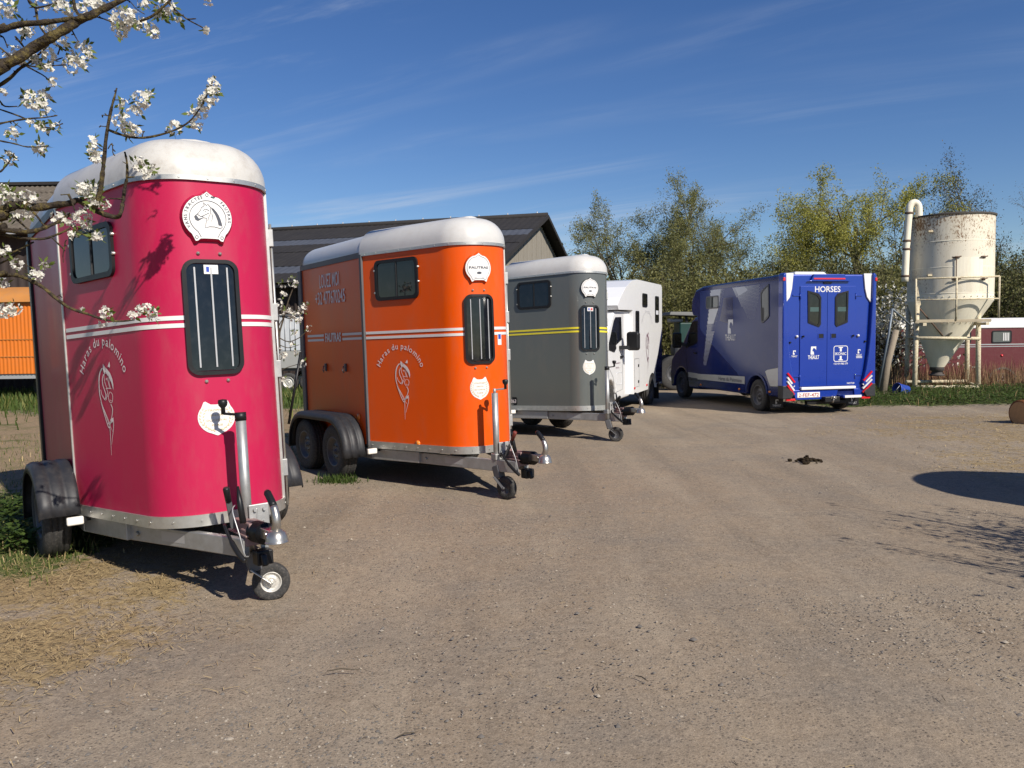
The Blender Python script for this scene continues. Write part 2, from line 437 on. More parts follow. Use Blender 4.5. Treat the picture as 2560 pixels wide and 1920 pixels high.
def ground_material():
    m = bpy.data.materials.new('yard ground'); m.use_nodes = True
    n, l = m.node_tree.nodes, m.node_tree.links
    b = n['Principled BSDF']; b.inputs['Roughness'].default_value = 0.95; b.inputs['Specular IOR Level'].default_value = 0.15
    geo = n.new('ShaderNodeNewGeometry')
    def noise(scale, detail=6, rough=0.6, dist=0.0, scl=(1, 1, 1)):
        mp = n.new('ShaderNodeMapping'); mp.inputs['Scale'].default_value = scl
        l.new(geo.outputs['Position'], mp.inputs['Vector'])
        t = n.new('ShaderNodeTexNoise'); t.inputs['Scale'].default_value = scale; t.inputs['Detail'].default_value = detail; t.inputs['Roughness'].default_value = rough; t.inputs['Distortion'].default_value = dist
        l.new(mp.outputs[0], t.inputs['Vector']); return t.outputs['Fac']
    def rng(v, a, b_, c=0.0, d=1.0):
        r = n.new('ShaderNodeMapRange'); r.inputs['From Min'].default_value = a; r.inputs['From Max'].default_value = b_; r.inputs['To Min'].default_value = c; r.inputs['To Max'].default_value = d
        l.new(v, r.inputs['Value']); return r.outputs[0]
    def mix(f, c1, c2):
        x = n.new('ShaderNodeMixRGB')
        for k, c in (('Color1', c1), ('Color2', c2)):
            if isinstance(c, tuple): x.inputs[k].default_value = (*c, 1)
            else: l.new(c, x.inputs[k])
        if isinstance(f, float): x.inputs['Fac'].default_value = f
        else: l.new(f, x.inputs['Fac'])
        return x.outputs[0]
    def mul(a, b_):
        x = n.new('ShaderNodeMath'); x.operation = 'MULTIPLY'; x.use_clamp = True
        for i, q in enumerate((a, b_)):
            if isinstance(q, float): x.inputs[i].default_value = q
            else: l.new(q, x.inputs[i])
        return x.outputs[0]
    g14 = noise(15, 5, 0.8); big = noise(0.55, 3, 0.6, 0.4); mid = noise(2.6, 4, 0.65); fine = noise(38, 4, 0.75); grit = noise(130, 2, 0.8)
    dirt = mix(rng(big, 0.35, 0.65), (0.330, 0.256, 0.176), (0.256, 0.198, 0.138))
    dirt = mix(rng(mid, 0.45, 0.75), dirt, (0.275, 0.230, 0.176))
    track = noise(1.0, 4, 0.6, 0.3, (1.5, 0.16, 1)); dirt = mix(rng(track, 0.50, 0.62, 0.0, 0.8), dirt, (0.365, 0.298, 0.215)); dirt = mix(rng(track, 0.46, 0.35, 0.0, 0.7), dirt, (0.185, 0.150, 0.112))
    # trodden gravel: greyer, with dark chips
    grav = rng(noise(0.9, 4, 0.7), 0.47, 0.66)
    dirt = mix(mul(grav, 0.75), dirt, (0.212, 0.184, 0.150))
    dirt = mix(rng(fine, 0.42, 0.68, 0.0, 0.75), dirt, (0.40, 0.322, 0.236))
    vor = n.new('ShaderNodeTexVoronoi'); vor.inputs['Scale'].default_value = 46; vor.inputs['Randomness'].default_value = 1.0
    l.new(geo.outputs['Position'], vor.inputs['Vector'])
    chip = mul(rng(vor.outputs['Distance'], 0.34, 0.18), rng(noise(3.1, 3, 0.75), 0.30, 0.60))
    dirt = mix(mul(chip, 0.8), dirt, (0.085, 0.072, 0.060))
    dirt = mix(rng(grit, 0.40, 0.70, 0.0, 0.75), dirt, (0.135, 0.108, 0.082))
    dirt = mix(rng(g14, 0.52, 0.68, 0.0, 0.42), dirt, (0.14, 0.112, 0.082)); dirt = mix(rng(g14, 0.46, 0.32, 0.0, 0.45), dirt, (0.41, 0.33, 0.235))
    at_ = n.new('ShaderNodeAttribute'); at_.attribute_name = 'zone'
    sp = n.new('ShaderNodeSeparateColor'); l.new(at_.outputs['Color'], sp.inputs[0])
    sfine = noise(26, 4, 0.8, 1.0); s2 = noise(9, 4, 0.75)
    straw = mix(rng(sfine, 0.35, 0.68), (0.15, 0.11, 0.062), (0.40, 0.295, 0.15))
    green = mix(rng(sfine, 0.35, 0.7), (0.035, 0.05, 0.014), (0.13, 0.155, 0.045))
    dry = mix(rng(sfine, 0.3, 0.7), (0.15, 0.105, 0.07), (0.36, 0.265, 0.155))
    dry = mix(rng(noise(1.2, 3, 0.7), 0.5, 0.7, 0, 0.8), dry, green)
    def zone(v):
        a = n.new('ShaderNodeMath'); a.operation = 'ADD'; l.new(v, a.inputs[0]); l.new(rng(s2, 0.3, 0.7, -0.38, 0.38), a.inputs[1])
        return mul(rng(a.outputs[0], 0.36, 0.64), rng(v, 0.02, 0.15))
    c = mix(zone(sp.outputs['Blue']), dirt, dry)
    c = mix(zone(sp.outputs['Red']), c, straw)
    c = mix(zone(sp.outputs['Green']), c, green)
    l.new(c, b.inputs['Base Color'])
    bp = n.new('ShaderNodeBump'); bp.inputs['Strength'].default_value = 0.4; bp.inputs['Distance'].default_value = 0.010
    ad = n.new('ShaderNodeMath'); ad.operation = 'ADD'; l.new(fine, ad.inputs[0]); l.new(mul(chip, 0.6), ad.inputs[1])
    ad2 = n.new('ShaderNodeMath'); ad2.operation = 'ADD'; l.new(ad.outputs[0], ad2.inputs[0]); l.new(rng(grit, 0, 1, 0, 0.5), ad2.inputs[1])
    l.new(ad2.outputs[0], bp.inputs['Height']); l.new(bp.outputs[0], b.inputs['Normal'])
    return m
ground = np_mesh('ground', np.stack([GX, GY, GZ], -1).reshape(-1, 3), GF, ground_material(), smooth=True)
ground['kind'] = 'structure'
_zs, _zg, _zd = zones(GX.ravel(), GY.ravel())
_ca = ground.data.color_attributes.new('zone', 'FLOAT_COLOR', 'POINT')
_ca.data.foreach_set('color', np.stack([_zs, _zg, _zd, np.ones_like(_zs)], -1).astype(np.float32).ravel())

# ---------------------------------------------------------------- horse trailers
def wheel_parts(parent, c, axis, r, w, rim_r, rim_mat, name='wheel', spokes=6, n=40, out=1):
    """c = hub centre, axis = axle direction (outwards)"""
    ax = Vector(axis).normalized(); mb = MB()
    h = w / 2
    prof = [(rim_r * 0.94, -h * 0.78), (rim_r * 1.02, -h * 0.92), (r * 0.86, -h), (r * 0.96, -h * 0.86), (r, -h * 0.68)]
    for k in (-0.42, -0.02, 0.38):
        prof += [(r, h * (k - 0.06)), (r * 0.972, h * (k - 0.03)), (r * 0.972, h * (k + 0.03)), (r, h * (k + 0.06))]
    prof += [(r, h * 0.68), (r * 0.96, h * 0.86), (r * 0.86, h), (rim_r * 1.02, h * 0.92), (rim_r * 0.94, h * 0.78)]
    mb.lathe(prof, c, ax, n)
    t = mb.build(name, M_rubber, parent)
    rb = MB()
    rb.lathe([(rim_r * 1.0, h * 0.86), (rim_r * 0.98, h * 0.92), (rim_r * 0.9, h * 0.86), (rim_r * 0.84, h * 0.45), (rim_r * 0.62, h * 0.32), (rim_r * 0.5, h * 0.52), (rim_r * 0.34, h * 0.56), (rim_r * 0.3, h * 0.5), (rim_r * 0.16, h * 0.5), (rim_r * 0.14, h * 0.75), (0.0005, h * 0.78)], c, ax, 28)
    rb.lathe([(rim_r * 0.97, -h * 0.8), (rim_r * 0.9, -h * 0.6), (0.0005, -h * 0.5)], c, ax, 28)
    a = ax.cross(Vector((0, 0, 1))).normalized(); b = ax.cross(a)
    for k in range(spokes):
        q = 2 * math.pi * k / spokes
        p = Vector(c) + (a * math.cos(q) + b * math.sin(q)) * rim_r * 0.42
        rb.tube([p + ax * h * 0.5, p + ax * h * 0.68], rim_r * 0.045, 6)
        p = Vector(c) + (a * math.cos(q + .5) + b * math.sin(q + .5)) * rim_r * 0.73
        rb.tube([p + ax * h * 0.33, p + ax * h * 0.40], rim_r * 0.085, 8)
    rb.build('rim', rim_mat, t)
    return t

LOGO = dict(  # the stud's horse drawing; x right, y down, in drawing units
 fills=[[(600, 365), (594, 430), (606, 490), (618, 500), (640, 440), (618, 395)], [(690, 340), (668, 392), (662, 408), (690, 425), (697, 395)],
        [(612, 400), (650, 440), (690, 500), (714, 580), (722, 660), (716, 735), (700, 640), (672, 560), (632, 492)],
        [(640, 560), (625, 575), (632, 600)], [(655, 1130), (692, 1104), (690, 1150), (660, 1190)]],
 strokes=[([(585, 425), (550, 490), (530, 600), (526, 760), (540, 880), (570, 1010), (605, 1130), (640, 1240)], (16, 5)),
  ([(545, 720), (556, 790), (590, 860), (612, 860), (618, 820)], 6), ([(536, 860), (560, 960), (600, 1080), (640, 1200)], 6),
  ([(600, 510), (578, 580), (580, 660), (598, 730), (612, 790), (606, 836), (588, 850), (562, 800)], 9),
  ([(610, 500), (603, 560), (614, 640), (632, 700), (640, 712)], 6), ([(612, 500), (650, 500), (668, 540), (668, 640), (680, 700)], 5), ([(618, 712), (650, 705), (690, 712)], 9),
  ([(645, 560), (660, 640), (668, 700)], 5), ([(628, 720), (640, 760), (628, 800), (642, 830)], 6),
  ([(652, 790), (672, 758), (700, 790), (700, 850), (690, 895), (668, 906), (650, 876), (642, 825), (652, 790)], 6), ([(662, 860), (674, 880), (690, 876)], 5),
  ([(670, 925), (688, 985), (680, 1060), (660, 1130), (632, 1200)], (10, 6)), ([(536, 890), (575, 1080), (620, 1250), (640, 1195)], (6, 12)),
  ([(655, 1130), (636, 1240), (634, 1330), (632, 1480), (630, 1630)], (9, 3)), ([(690, 1150), (684, 1250), (658, 1390), (644, 1480)], (8, 3)), ([(610, 1180), (640, 1230), (668, 1300)], (7, 3))])
def stud_logo(mb, fn, mirror=False):
    """fn takes drawing coordinates centred on the drawing, metres, y up"""
    k = 0.6 / 553
    def g(x, y): return fn((x - 608) * k, (860 - y) * 0.75 / 1520)
    for p in LOGO['fills']: mb.poly([g(x, y) for x, y in p][::-1])
    for p, w in LOGO['strokes']:
        q = spline(p, 4)
        ww = w if isinstance(w, (list, tuple)) else (w, w)
        stroke(mb, q, [ww[0] + (ww[1] - ww[0]) * i / (len(q) - 1) for i in range(len(q))], lambda x, y: g(x, y))
def badge_outline(pointed=True):
    p = [(0, 0.54), (0.06, 0.49), (0.14, 0.44)]
    for a in range(62, -50, -9): p.append((0.5 * math.cos(math.radians(a)) * 1.0, 0.5 * math.sin(math.radians(a)) - 0.02))
    p += [(0.285, -0.53), (0.24, -0.52), (0.19, -0.475), (0.1, -0.47)]
    return p + [(-x, y) for x, y in p[1:]][::-1]
def trophy_outline():
    p = [(0, 0.36), (0.14, 0.37), (0.2, 0.41), (0.28, 0.47), (0.33, 0.45)]
    for a in range(38, -80, -10): p.append((0.5 * math.cos(math.radians(a)), 0.5 * math.sin(math.radians(a)) - 0.02))
    p += [(0.05, -0.55), (0.0, -0.57)]
    return p + [(-x, y) for x, y in p[1:-1]][::-1]

def make_trailer(label, group, paintm, roofm, D, pos, yaw, pit, rol, kind):
    W, L1, L2, Wf, R, z0, zs, z1, zr, ud, zt, uj, uw, tc = [D[k] for k in ('W', 'L1', 'L2', 'Wf', 'R', 'z0', 'zs', 'z1', 'zr', 'ud', 'zt', 'uj', 'uw', 'tc')]
    f = Vector((math.sin(yaw), -math.cos(yaw), 0)); l = Vector((math.cos(yaw), math.sin(yaw), 0))
    def basis(u, v, z):
        u2 = u * math.cos(pit) - z * math.sin(pit); z2 = u * math.sin(pit) + z * math.cos(pit)
        v2 = v * math.cos(rol) - z2 * math.sin(rol); z3 = v * math.sin(rol) + z2 * math.cos(rol)
        return f * u2 + l * v2 + Vector((0, 0, z3))
    bu, bv, bz = basis(1, 0, 0), basis(0, 1, 0), basis(0, 0, 1)
    gz = float(ground_z(pos[0], pos[1]))
    M = Matrix(((bu.x, bv.x, bz.x, pos[0]), (bu.y, bv.y, bz.y, pos[1]), (bu.z, bv.z, bz.z, gz), (0, 0, 0, 1)))
    T = thing('horse_trailer', label, 'horse trailer', M, group)
    def groundz(u, v):        # local height of the ground under u,v
        w = M @ Vector((u, v, 0)); return float(ground_z(w.x, w.y)) - w.z
    # plan outline of the tapered nose, from the right-hand seam round the front to the left-hand seam
    a = Vector((0, -W / 2)); b = Vector((L2, -Wf / 2)); d1 = (b - a).normalized(); d2 = Vector((0, 1))
    ang = math.acos(max(-1, min(1, d1.dot(d2)))); tt = R * math.tan(ang / 2)
    p1 = b - d1 * tt; n1 = Vector((-d1.y, d1.x)); c = p1 + n1 * R
    a0 = math.atan2(*(p1 - c).yx); a1 = 0.0
    K = 16
    right = [a, a.lerp(p1, 0.5)] + [c + R * Vector((math.cos(a0 + (a1 - a0) * i / K), math.sin(a0 + (a1 - a0) * i / K))) for i in range(K + 1)]
    nose = [(p.x, p.y) for p in right] + [(p.x, -p.y) for p in right[::-1]]
    rear_r = 0.12
    rearR = [(-L1, -W / 2 + rear_r)] + [(-L1 + rear_r - rear_r * math.cos(t), -W / 2 + rear_r - rear_r * math.sin(t)) for t in (math.pi / 6, math.pi / 3, math.pi / 2)] + [(0, -W / 2)]
    # arclength mapping of the whole right side and nose
    path = [(-L1, -W / 2)] + nose + [(-L1, W / 2)]
    S = [-L1]
    for i in range(1, len(path)): S.append(S[-1] + math.dist(path[i], path[i - 1]))
    def on(t, z, off=0.0):
        j = max(1, min(len(S) - 1, next((i for i in range(1, len(S)) if S[i] >= t), len(S) - 1)))
        k = (t - S[j - 1]) / (S[j] - S[j - 1] + 1e-9)
        x = path[j - 1][0] + (path[j][0] - path[j - 1][0]) * k; y = path[j - 1][1] + (path[j][1] - path[j - 1][1]) * k
        def nrm(i):
            i0, i1 = max(0, i - 1), min(len(path) - 1, i)
            dx, dy = path[i1][0] - path[i0][0], path[i1][1] - path[i0][1]; q = math.hypot(dx, dy) or 1
            return dy / q, -dx / q
        n0 = nrm(j); 
        if 0.02 < t < S[-2] - 0.02:
            na = nrm(j) if k > 0.5 else nrm(j); nb = nrm(j + 1) if (k > 0.5 and j + 1 < len(path)) else nrm(max(1, j - 1))
            wgt = abs(k - 0.5); n0 = (na[0] * (1 - wgt) + nb[0] * wgt, na[1] * (1 - wgt) + nb[1] * wgt)
        return Vector((x + n0[0] * off, y + n0[1] * off, z))
    def norm2(pts, i):
        x0, y0 = pts[max(i - 1, 0)]; x1, y1 = pts[min(i + 1, len(pts) - 1)]
        q = math.hypot(x1 - x0, y1 - y0) or 1
        return ((y1 - y0) / q, -(x1 - x0) / q)
    def band(pts, za, zb, off, thick=0.004, name='band', m=M_alu, bev=0.0, parent=T):
        mb = MB(); N = len(pts)
        O = [(x + norm2(pts, i)[0] * (off + thick), y + norm2(pts, i)[1] * (off + thick)) for i, (x, y) in enumerate(pts)]
        I = [(x + norm2(pts, i)[0] * (off - 0.002), y + norm2(pts, i)[1] * (off - 0.002)) for i, (x, y) in enumerate(pts)]
        V = [(x, y, za) for x, y in I] + [(x, y, za) for x, y in O] + [(x, y, zb) for x, y in O] + [(x, y, zb) for x, y in I]
        mb.add(V, [(k * N + i, k * N + i + 1, (k + 1) * N + i + 1, (k + 1) * N + i) for k in (0, 2) for i in range(N - 1)], 0, False)
        mb.add(V[N:3 * N], [(i, i + 1, N + i + 1, N + i) for i in range(N - 1)], 0, True)
        return mb.build(name, m, parent)
    # shells
    mb = MB(); N = len(nose)
    mb.add([(x, y, z0) for x, y in nose] + [(x, y, z1) for x, y in nose], [(i, i + 1, N + i + 1, N + i) for i in range(N - 1)], 0, True)
    mb.build('front_shell', paintm, T)
    rear = [(0, W / 2)] + [(x, -y) for x, y in rearR[::-1]][1:] + rearR
    rear = [(0.0, W / 2 - 0.004)] + [(x, -y) for x, y in rearR[:-1]][::-1] + rearR[:-1] + [(0.0, -W / 2 + 0.004)]
    rear = [(x, max(-W / 2 + .004, min(W / 2 - .004, y))) for x, y in rear]
    mb = MB(); N = len(rear)
    mb.add([(x, y, z0) for x, y in rear] + [(x, y, z1 - 0.02) for x, y in rear], [(i, i + 1, N + i + 1, N + i) for i in range(N - 1)], 0, True)
    mb.build('rear_shell', D.get('rearm', paintm), T)
    mb = MB(); mb.poly([(x, y, z0 + 0.012) for x, y in nose][::-1]); mb.poly([(x, y, z0 + 0.010) for x, y in rear][::-1])
    mb.build('floor', M_black, T)
    # roofs: quarter-round shoulders over the outline, the tail piece a little lower than the nose piece
    def cap(pts, zb, zt_, ins, name):
        mb = MB(); N = len(pts); rings = []; J = 9
        for j in range(J + 1):
            th = math.pi / 2 * j / J; dd = ins * (1 - math.cos(th)) - 0.014 * (1 - j / J); zz = zb + (zt_ - zb) * math.sin(th)
            rings.append([(x - norm2(pts, i)[0] * dd, y - norm2(pts, i)[1] * dd, zz) for i, (x, y) in enumerate(pts)])
        V = [(x - norm2(pts, i)[0] * -0.014, y - norm2(pts, i)[1] * -0.014, zb - 0.04) for i, (x, y) in enumerate(pts)]
        for rg in rings: V += rg
        mb.add(V, [(j * N + i, j * N + i + 1, (j + 1) * N + i + 1, (j + 1) * N + i) for j in range(J + 1) for i in range(N - 1)], 0, True)
        top = rings[-1]; h = N // 2; rows = []
        for i in range(h):
            A, B = Vector(top[i]), Vector(top[N - 1 - i])
            cr = min(1.0, (h - 1 - i) / 6) * min(1.0, i / 2 + (0 if name == 'rear_roof' else 1)); rows.append([A, A.lerp(B, 0.25) + Vector((0, 0, 0.018 * cr)), A.lerp(B, 0.5) + Vector((0, 0, 0.024 * cr)), A.lerp(B, 0.75) + Vector((0, 0, 0.018 * cr)), B])
        mb.add([p for rw in rows for p in rw], [(i * 5 + j, i * 5 + j + 1, (i + 1) * 5 + j + 1, (i + 1) * 5 + j) for i in range(h - 1) for j in range(4)], 0, True)
        return mb.build(name, roofm, T)
    cap([(x, y) for x, y in [(-0.02, -W / 2)] + nose + [(-0.02, W / 2)]], z1 + 0.05, zr, 0.235, 'front_roof')
    rr = 0.2
    rro = [(0.0, W / 2)] + [(-L1 + rr - rr * math.sin(t), W / 2 - rr + rr * math.cos(t)) for t in (0, .4, .8, 1.2, math.pi / 2)]
    rro = rro + [(x, -y) for x, y in rro[::-1]]
    rro = [(x, y * 0.985) for x, y in rro]
    # dense enough for a smooth tail
    mbr = cap(rro, z1 + 0.045, zr - 0.035, 0.225, 'rear_roof')
    # trims
    band(nose, z1 - 0.012, z1 + 0.018, 0.006, 0.012, 'upper_rail', M_alu)
    band(nose, z0 - 0.03, z0 + 0.045, 0.004, 0.010, 'lower_rail', M_alu)
    band(rear[::1], z1 - 0.025, z1 + 0.035, 0.006, 0.008, 'rear_upper_rail', M_trim)
    riv = MB()
    tq = 0.08
    while tq < S[-2] - 0.05:
        for zz in (z1 + 0.003, z0 + 0.008):
            p = on(tq, zz, 0.016); q = on(tq, zz, 0.022); riv.tube([p, q], 0.007, 6)
        tq += 0.17
    riv.build('rivets', M_alu, T)
    for s_, nm in ((-1, 'seam_post'), (1, 'seam_post')):
        mb = MB(); mb.box((0.0, s_ * (W / 2 + 0.004), (z0 + z1) / 2), (0.05 if kind != 'pink' else 0.022, 0.028 if kind != 'pink' else 0.016, z1 - z0 + 0.02))
        mb.build(nm, M_alu if (kind == 'pink') else M_trim, T, 0.006)
        mb = MB(); mb.box((-L1 + 0.05, s_ * (W / 2 + 0.0), (z0 + z1) / 2), (0.10, 0.034, z1 - z0 - 0.05))
        mb.build('rear_post', M_black if kind == 'pink' else M_trim, T, 0.008)
    # groom's door on the left: front jamb strip, rod and latches
    td = S[1 + len(right) + K] - 0.03
    mb = MB(); mb.beam(on(td - .035, z0 + .03, .008), on(td - .035, z1 - .02, .008), 0.008, 0.018, up=on(td, 1, 1) - on(td, 1, 0)); mb.build('door_jamb', M_alu, T)
    mb = MB(); mb.tube([on(td, z0 - 0.02, .030), on(td, z1 - 0.22, .030)], 0.010, 8); rod = mb.build('door_rod', M_alu, T)
    nv_ = on(td, 1, 1) - on(td, 1, 0)
    for zz in (z0 + 0.25, z0 + 0.95, z0 + 1.35, z1 - 0.32):
        mb = MB(); mb.beam(on(td, zz - .06, .028), on(td, zz + .06, .028), 0.05, 0.036, up=nv_); mb.build('latch', M_galv, rod, 0.004)
    # stripes
    stm = M_yellow if kind == 'grey' else M_white
    sp = D['stripes']
    for (za, zb) in sp:
        for t0_, t1_ in ((0.03, S[-2] - 0.03),):
            n = 60; pts = [on(t0_ + (t1_ - t0_) * i / n, 0, 0) for i in range(n + 1)]
            band([(p.x, p.y) for p in pts], za, zb, 0.003, 0.002, 'stripe', stm)
        if kind == 'orange':
            for t0_, t1_ in ((-L1 + 0.22, -1.07), (-0.55, -0.05)):
                band([(t0_, -W / 2), ((t0_ + t1_) / 2, -W / 2), (t1_, -W / 2)], za, zb, 0.003, 0.002, 'stripe', stm)
        elif kind == 'pink':
            pass
    if kind == 'orange':
        mb = MB()
        put_text(mb, 'FAUTRAS', lambda x, y: on(x, y, 0.004), -0.81, (sp[0][0] + sp[1][1]) / 2, 0.10, 0.44, 0.03)
        mb.build('lettering', M_white, T)
        mb = MB()
        put_text(mb, 'LOUEZ MOI', lambda x, y: on(x, y, 0.004), -0.855, 2.30, 0.16, 0.55, 0.01)
        put_text(mb, '+32 477670245', lambda x, y: on(x, y, 0.004), -0.855, 2.10, 0.15, 0.84, 0.01)
        mb.build('lettering', M_offwhite, T)
        for t_ in (-1.05, -0.5):
            mb = MB(); p = on(t_, 1.27, 0.0); mb.box(p + Vector((0, -0.008, 0)), (0.035, 0.02, 0.09)); mb.tube([p + Vector((0, -0.03, 0.02)), p + Vector((0.0, -0.045, -0.03)), p + Vector((0, -0.03, -0.06))], 0.008, 6)
            mb.build('tie_ring', M_trim, T, 0.003)
        mb = MB(); p = on(-0.22, 0.72, 0.0); mb.lathe([(0.035, 0), (0.035, 0.012), (0.0005, 0.016)], p, (0, -1, 0), 16); mb.build('reflector', M_amber, T)
        mb = MB(); p = on(0.75, 0.475, 0.0); q = on(0.75, 0.475, 0.02); mb.lathe([(0.03, 0), (0.03, 0.012), (0.0005, 0.016)], p, q - p, 16); mb.build('reflector', M_amber, T)
    # side window
    sw = D['sidewin']
    fn3 = lambda x, y, o: on(x, y, o)
    o_ = rrect(sw[0], sw[1], sw[2], sw[3], 0.06); i_ = rrect(sw[0], sw[1], sw[2] - 0.07, sw[3] - 0.07, 0.045)
    mb = MB(); ring(mb, o_, i_, fn3, 0.001, 0.022); win = mb.build('side_window_frame', M_black, T)
    mb = MB(); mb.poly([on(x, y, 0.012) for x, y in i_]); mb.build('pane', M_glass, win)
    mb = MB(); mb.beam(on(sw[0], sw[1] - sw[3] / 2 + 0.03, 0.014), on(sw[0], sw[1] + sw[3] / 2 - 0.03, 0.014), 0.022, 0.012, up=(0, 1, 0)); mb.build('mullion', M_black, win)
    mb = MB()
    for sx, sy in ((-1, -0.6), (-1, 0.5), (1, -0.2), (1, 0.5)):
        p = on(sw[0] + sx * (sw[2] / 2 + 0.006), sw[1] + sy * sw[3] / 2, 0.012); mb.lathe([(0.011, -0.01), (0.011, 0.01), (0.0005, 0.012)], p, on(sw[0], sw[1], 1) - on(sw[0], sw[1], 0), 8)
    mb.build('fixings', M_alu, win)
    # front window with its three bars
    fw = D['frontwin']
    o_ = rrect(tc, fw[0], fw[1], fw[2], 0.075); i_ = rrect(tc, fw[0], fw[1] - 0.05, fw[2] - 0.05, 0.055)
    mb = MB(); ring(mb, o_, i_, fn3, 0.001, 0.026); win = mb.build('front_window_frame', M_black, T)
    mb = MB(); nn = 12
    for i in range(nn):
        xa, xb = tc - fw[1] / 2 + .02 + (fw[1] - 0.04) * i / nn, tc - fw[1] / 2 + .02 + (fw[1] - 0.04) * (i + 1) / nn
        ia = max(0, 1); h = fw[2] - 0.05
        mb.add([on(xa, fw[0] - h / 2 + .004, 0.012), on(xb, fw[0] - h / 2 + .004, 0.012), on(xb, fw[0] + h / 2 - .004, 0.012), on(xa, fw[0] + h / 2 - .004, 0.012)], [(0, 1, 2, 3)], 0, True)
    mb.build('pane', M_glass, win)
    for k in (-0.3, 0.0, 0.3):
        mb = MB(); x = tc + k * fw[1] * 0.98; h = fw[2] / 2 - 0.05
        mb.beam(on(x, fw[0] - h, 0.016), on(x, fw[0] + h, 0.016), 0.010, 0.008, up=(1, 0, 0)); mb.build('bar', M_bar, win)
    mb = MB()
    for sx in (-.2, .2):
        for sy in (-1, 1):
            p = on(tc + sx * fw[1], fw[0] + sy * (fw[2] / 2 + 0.04), 0.0); mb.lathe([(0.012, 0), (0.012, 0.008), (0.0005, 0.014)], p, on(tc, 1, 1) - on(tc, 1, 0), 8)
    mb.build('fixings', M_alu, win)
    if kind != 'orange':
        mb = MB(); zt2 = fw[0] + fw[2] / 2 - 0.065
        mb.poly([on(x, y, 0.020) for x, y in ((tc - .045, zt2 - .028), (tc + .045, zt2 - .028), (tc + .045, zt2 + .03), (tc - .045, zt2 + .03))])
        mb.poly([on(x, y, 0.0212) for x, y in ((tc - .03, zt2 - .015), (tc - .012, zt2 - .015), (tc - .012, zt2 + .018), (tc - .03, zt2 + .018))], 1)
        if kind == 'grey': mb.poly([on(x, y, 0.0212) for x, y in ((tc + .012, zt2 - .015), (tc + .035, zt2 - .015), (tc + .035, zt2 + .018), (tc + .012, zt2 + .018))], 2)
        mb.build('sticker', [M_white, M_bluesticker, M_red], win)
    else:
        mb = MB(); x = tc + 0.245
        mb.poly([on(x + a_, 1.54 + b_, 0.004) for a_, b_ in ((-.03, -.06), (.03, -.06), (.03, .06), (-.03, .06))])
        mb.poly([on(x + a_, 1.56 + b_, 0.0052) for a_, b_ in ((-.02, -.02), (.02, -.02), (.02, .03), (-.02, .03))], 1)
        mb.build('sticker', [M_white, M_bluesticker], T)
    # badge
    bg = D['badge']
    ol = badge_outline(); mb = MB()
    A = [on(tc + x * (bg[1] + 0.03), bg[0] + y * (bg[2] + 0.03), 0.0) for x, y in ol]; B = [on(tc + x * bg[1], bg[0] + y * bg[2], 0.035) for x, y in ol]
    mb.loft(A, B, 0, False, False)
    bd = mb.build('badge', paintm, T)
    mb = MB(); [mb.poly([on(x, y, 0.0365) for x, y in P][::-1]) for P in slices([(tc + x * bg[1] * .985, bg[0] + y * bg[2] * .985) for x, y in ol])]
    mb.build('badge_face', M_white, bd)
    mb = MB(); ff = lambda x, y: on(tc + x * bg[1], bg[0] + y * bg[2], 0.039)
    if kind == 'pink':
        put_arc(mb, 'VANS TRACTES', ff, 0, -0.02, 0.41, 0.41, math.radians(212), math.radians(102), 0.062, 0.012)
        put_arc(mb, 'FAUTRAS', ff, 0, -0.02, 0.41, 0.41, math.radians(52), math.radians(-12), 0.062, 0.012)
        mb.poly([ff(x, y) for x, y in ((0.07, .41), (.15, .395), (.17, .425), (.09, .44))])
        arcp = [(0.37 * math.cos(math.radians(a_)), 0.37 * math.sin(math.radians(a_)) - 0.03) for a_ in range(232, -53, -8)]
        stroke(mb, [(-.17, -.44)] + arcp + [(.17, -.44)], 0.012, ff)
        for cx_, cy_ in ((0, .46), (-.26, -.44), (.26, -.44)): stroke(mb, [(cx_ + .03 * math.cos(q), cy_ + .03 * math.sin(q)) for q in [i * math.pi / 5 for i in range(11)]], 0.01, ff)
        # horse's head in profile
        H = [(435, 800), (470, 760), (520, 720), (580, 640), (610, 570), (680, 520), (660, 440), (710, 490), (740, 520), (765, 470), (800, 520), (830, 555), (900, 590), (960, 660), (1010, 740), (1050, 850), (1075, 950), (1085, 1040), (1040, 1070), (900, 1035), (780, 1035), (670, 1070), (700, 930), (720, 830), (640, 820), (570, 860), (510, 900), (460, 880), (435, 800)]
        cv = lambda x, y: ((x - 760) / 1170, -(y - 790) / 1170)
        stroke(mb, [cv(*p) for p in H], 0.011, ff)
        mb.poly([ff(*cv(x, y)) for x, y in [(440, 790), (480, 770), (530, 850), (600, 830), (560, 875), (500, 900), (455, 870)]])
        mb.poly([ff(*cv(x, y)) for x, y in [(840, 560), (900, 590), (960, 660), (1010, 740), (1050, 850), (1080, 1000), (1000, 990), (980, 860), (930, 720), (880, 640)]][::-1])
        for p in ([(500, 740), (570, 790), (640, 800)], [(600, 790), (700, 740), (790, 690)], [(640, 640), (720, 600), (790, 640)], [(680, 670), (710, 660)], [(830, 570), (820, 700), (770, 800), (740, 900)], [(850, 700), (870, 800), (830, 900)]): stroke(mb, [cv(*q) for q in p], 0.010, ff)
    else:
        put_text(mb, 'FAUTRAS', ff, 0, 0.0, 0.085, 0.72, 0.02)
        mb.poly([ff(.09 * math.cos(q), -.2 + .045 * math.sin(q)) for q in [i * math.pi / 8 for i in range(16)]])
        stroke(mb, [ff and (x * .86, y * .86 - .0) for x, y in badge_outline()] + [(0, .54 * .86)], 0.010, ff)
        stroke(mb, [(-.18, -.38), (.18, -.38)], 0.008, ff)
    mb.build('badge_print', M_ink, bd)
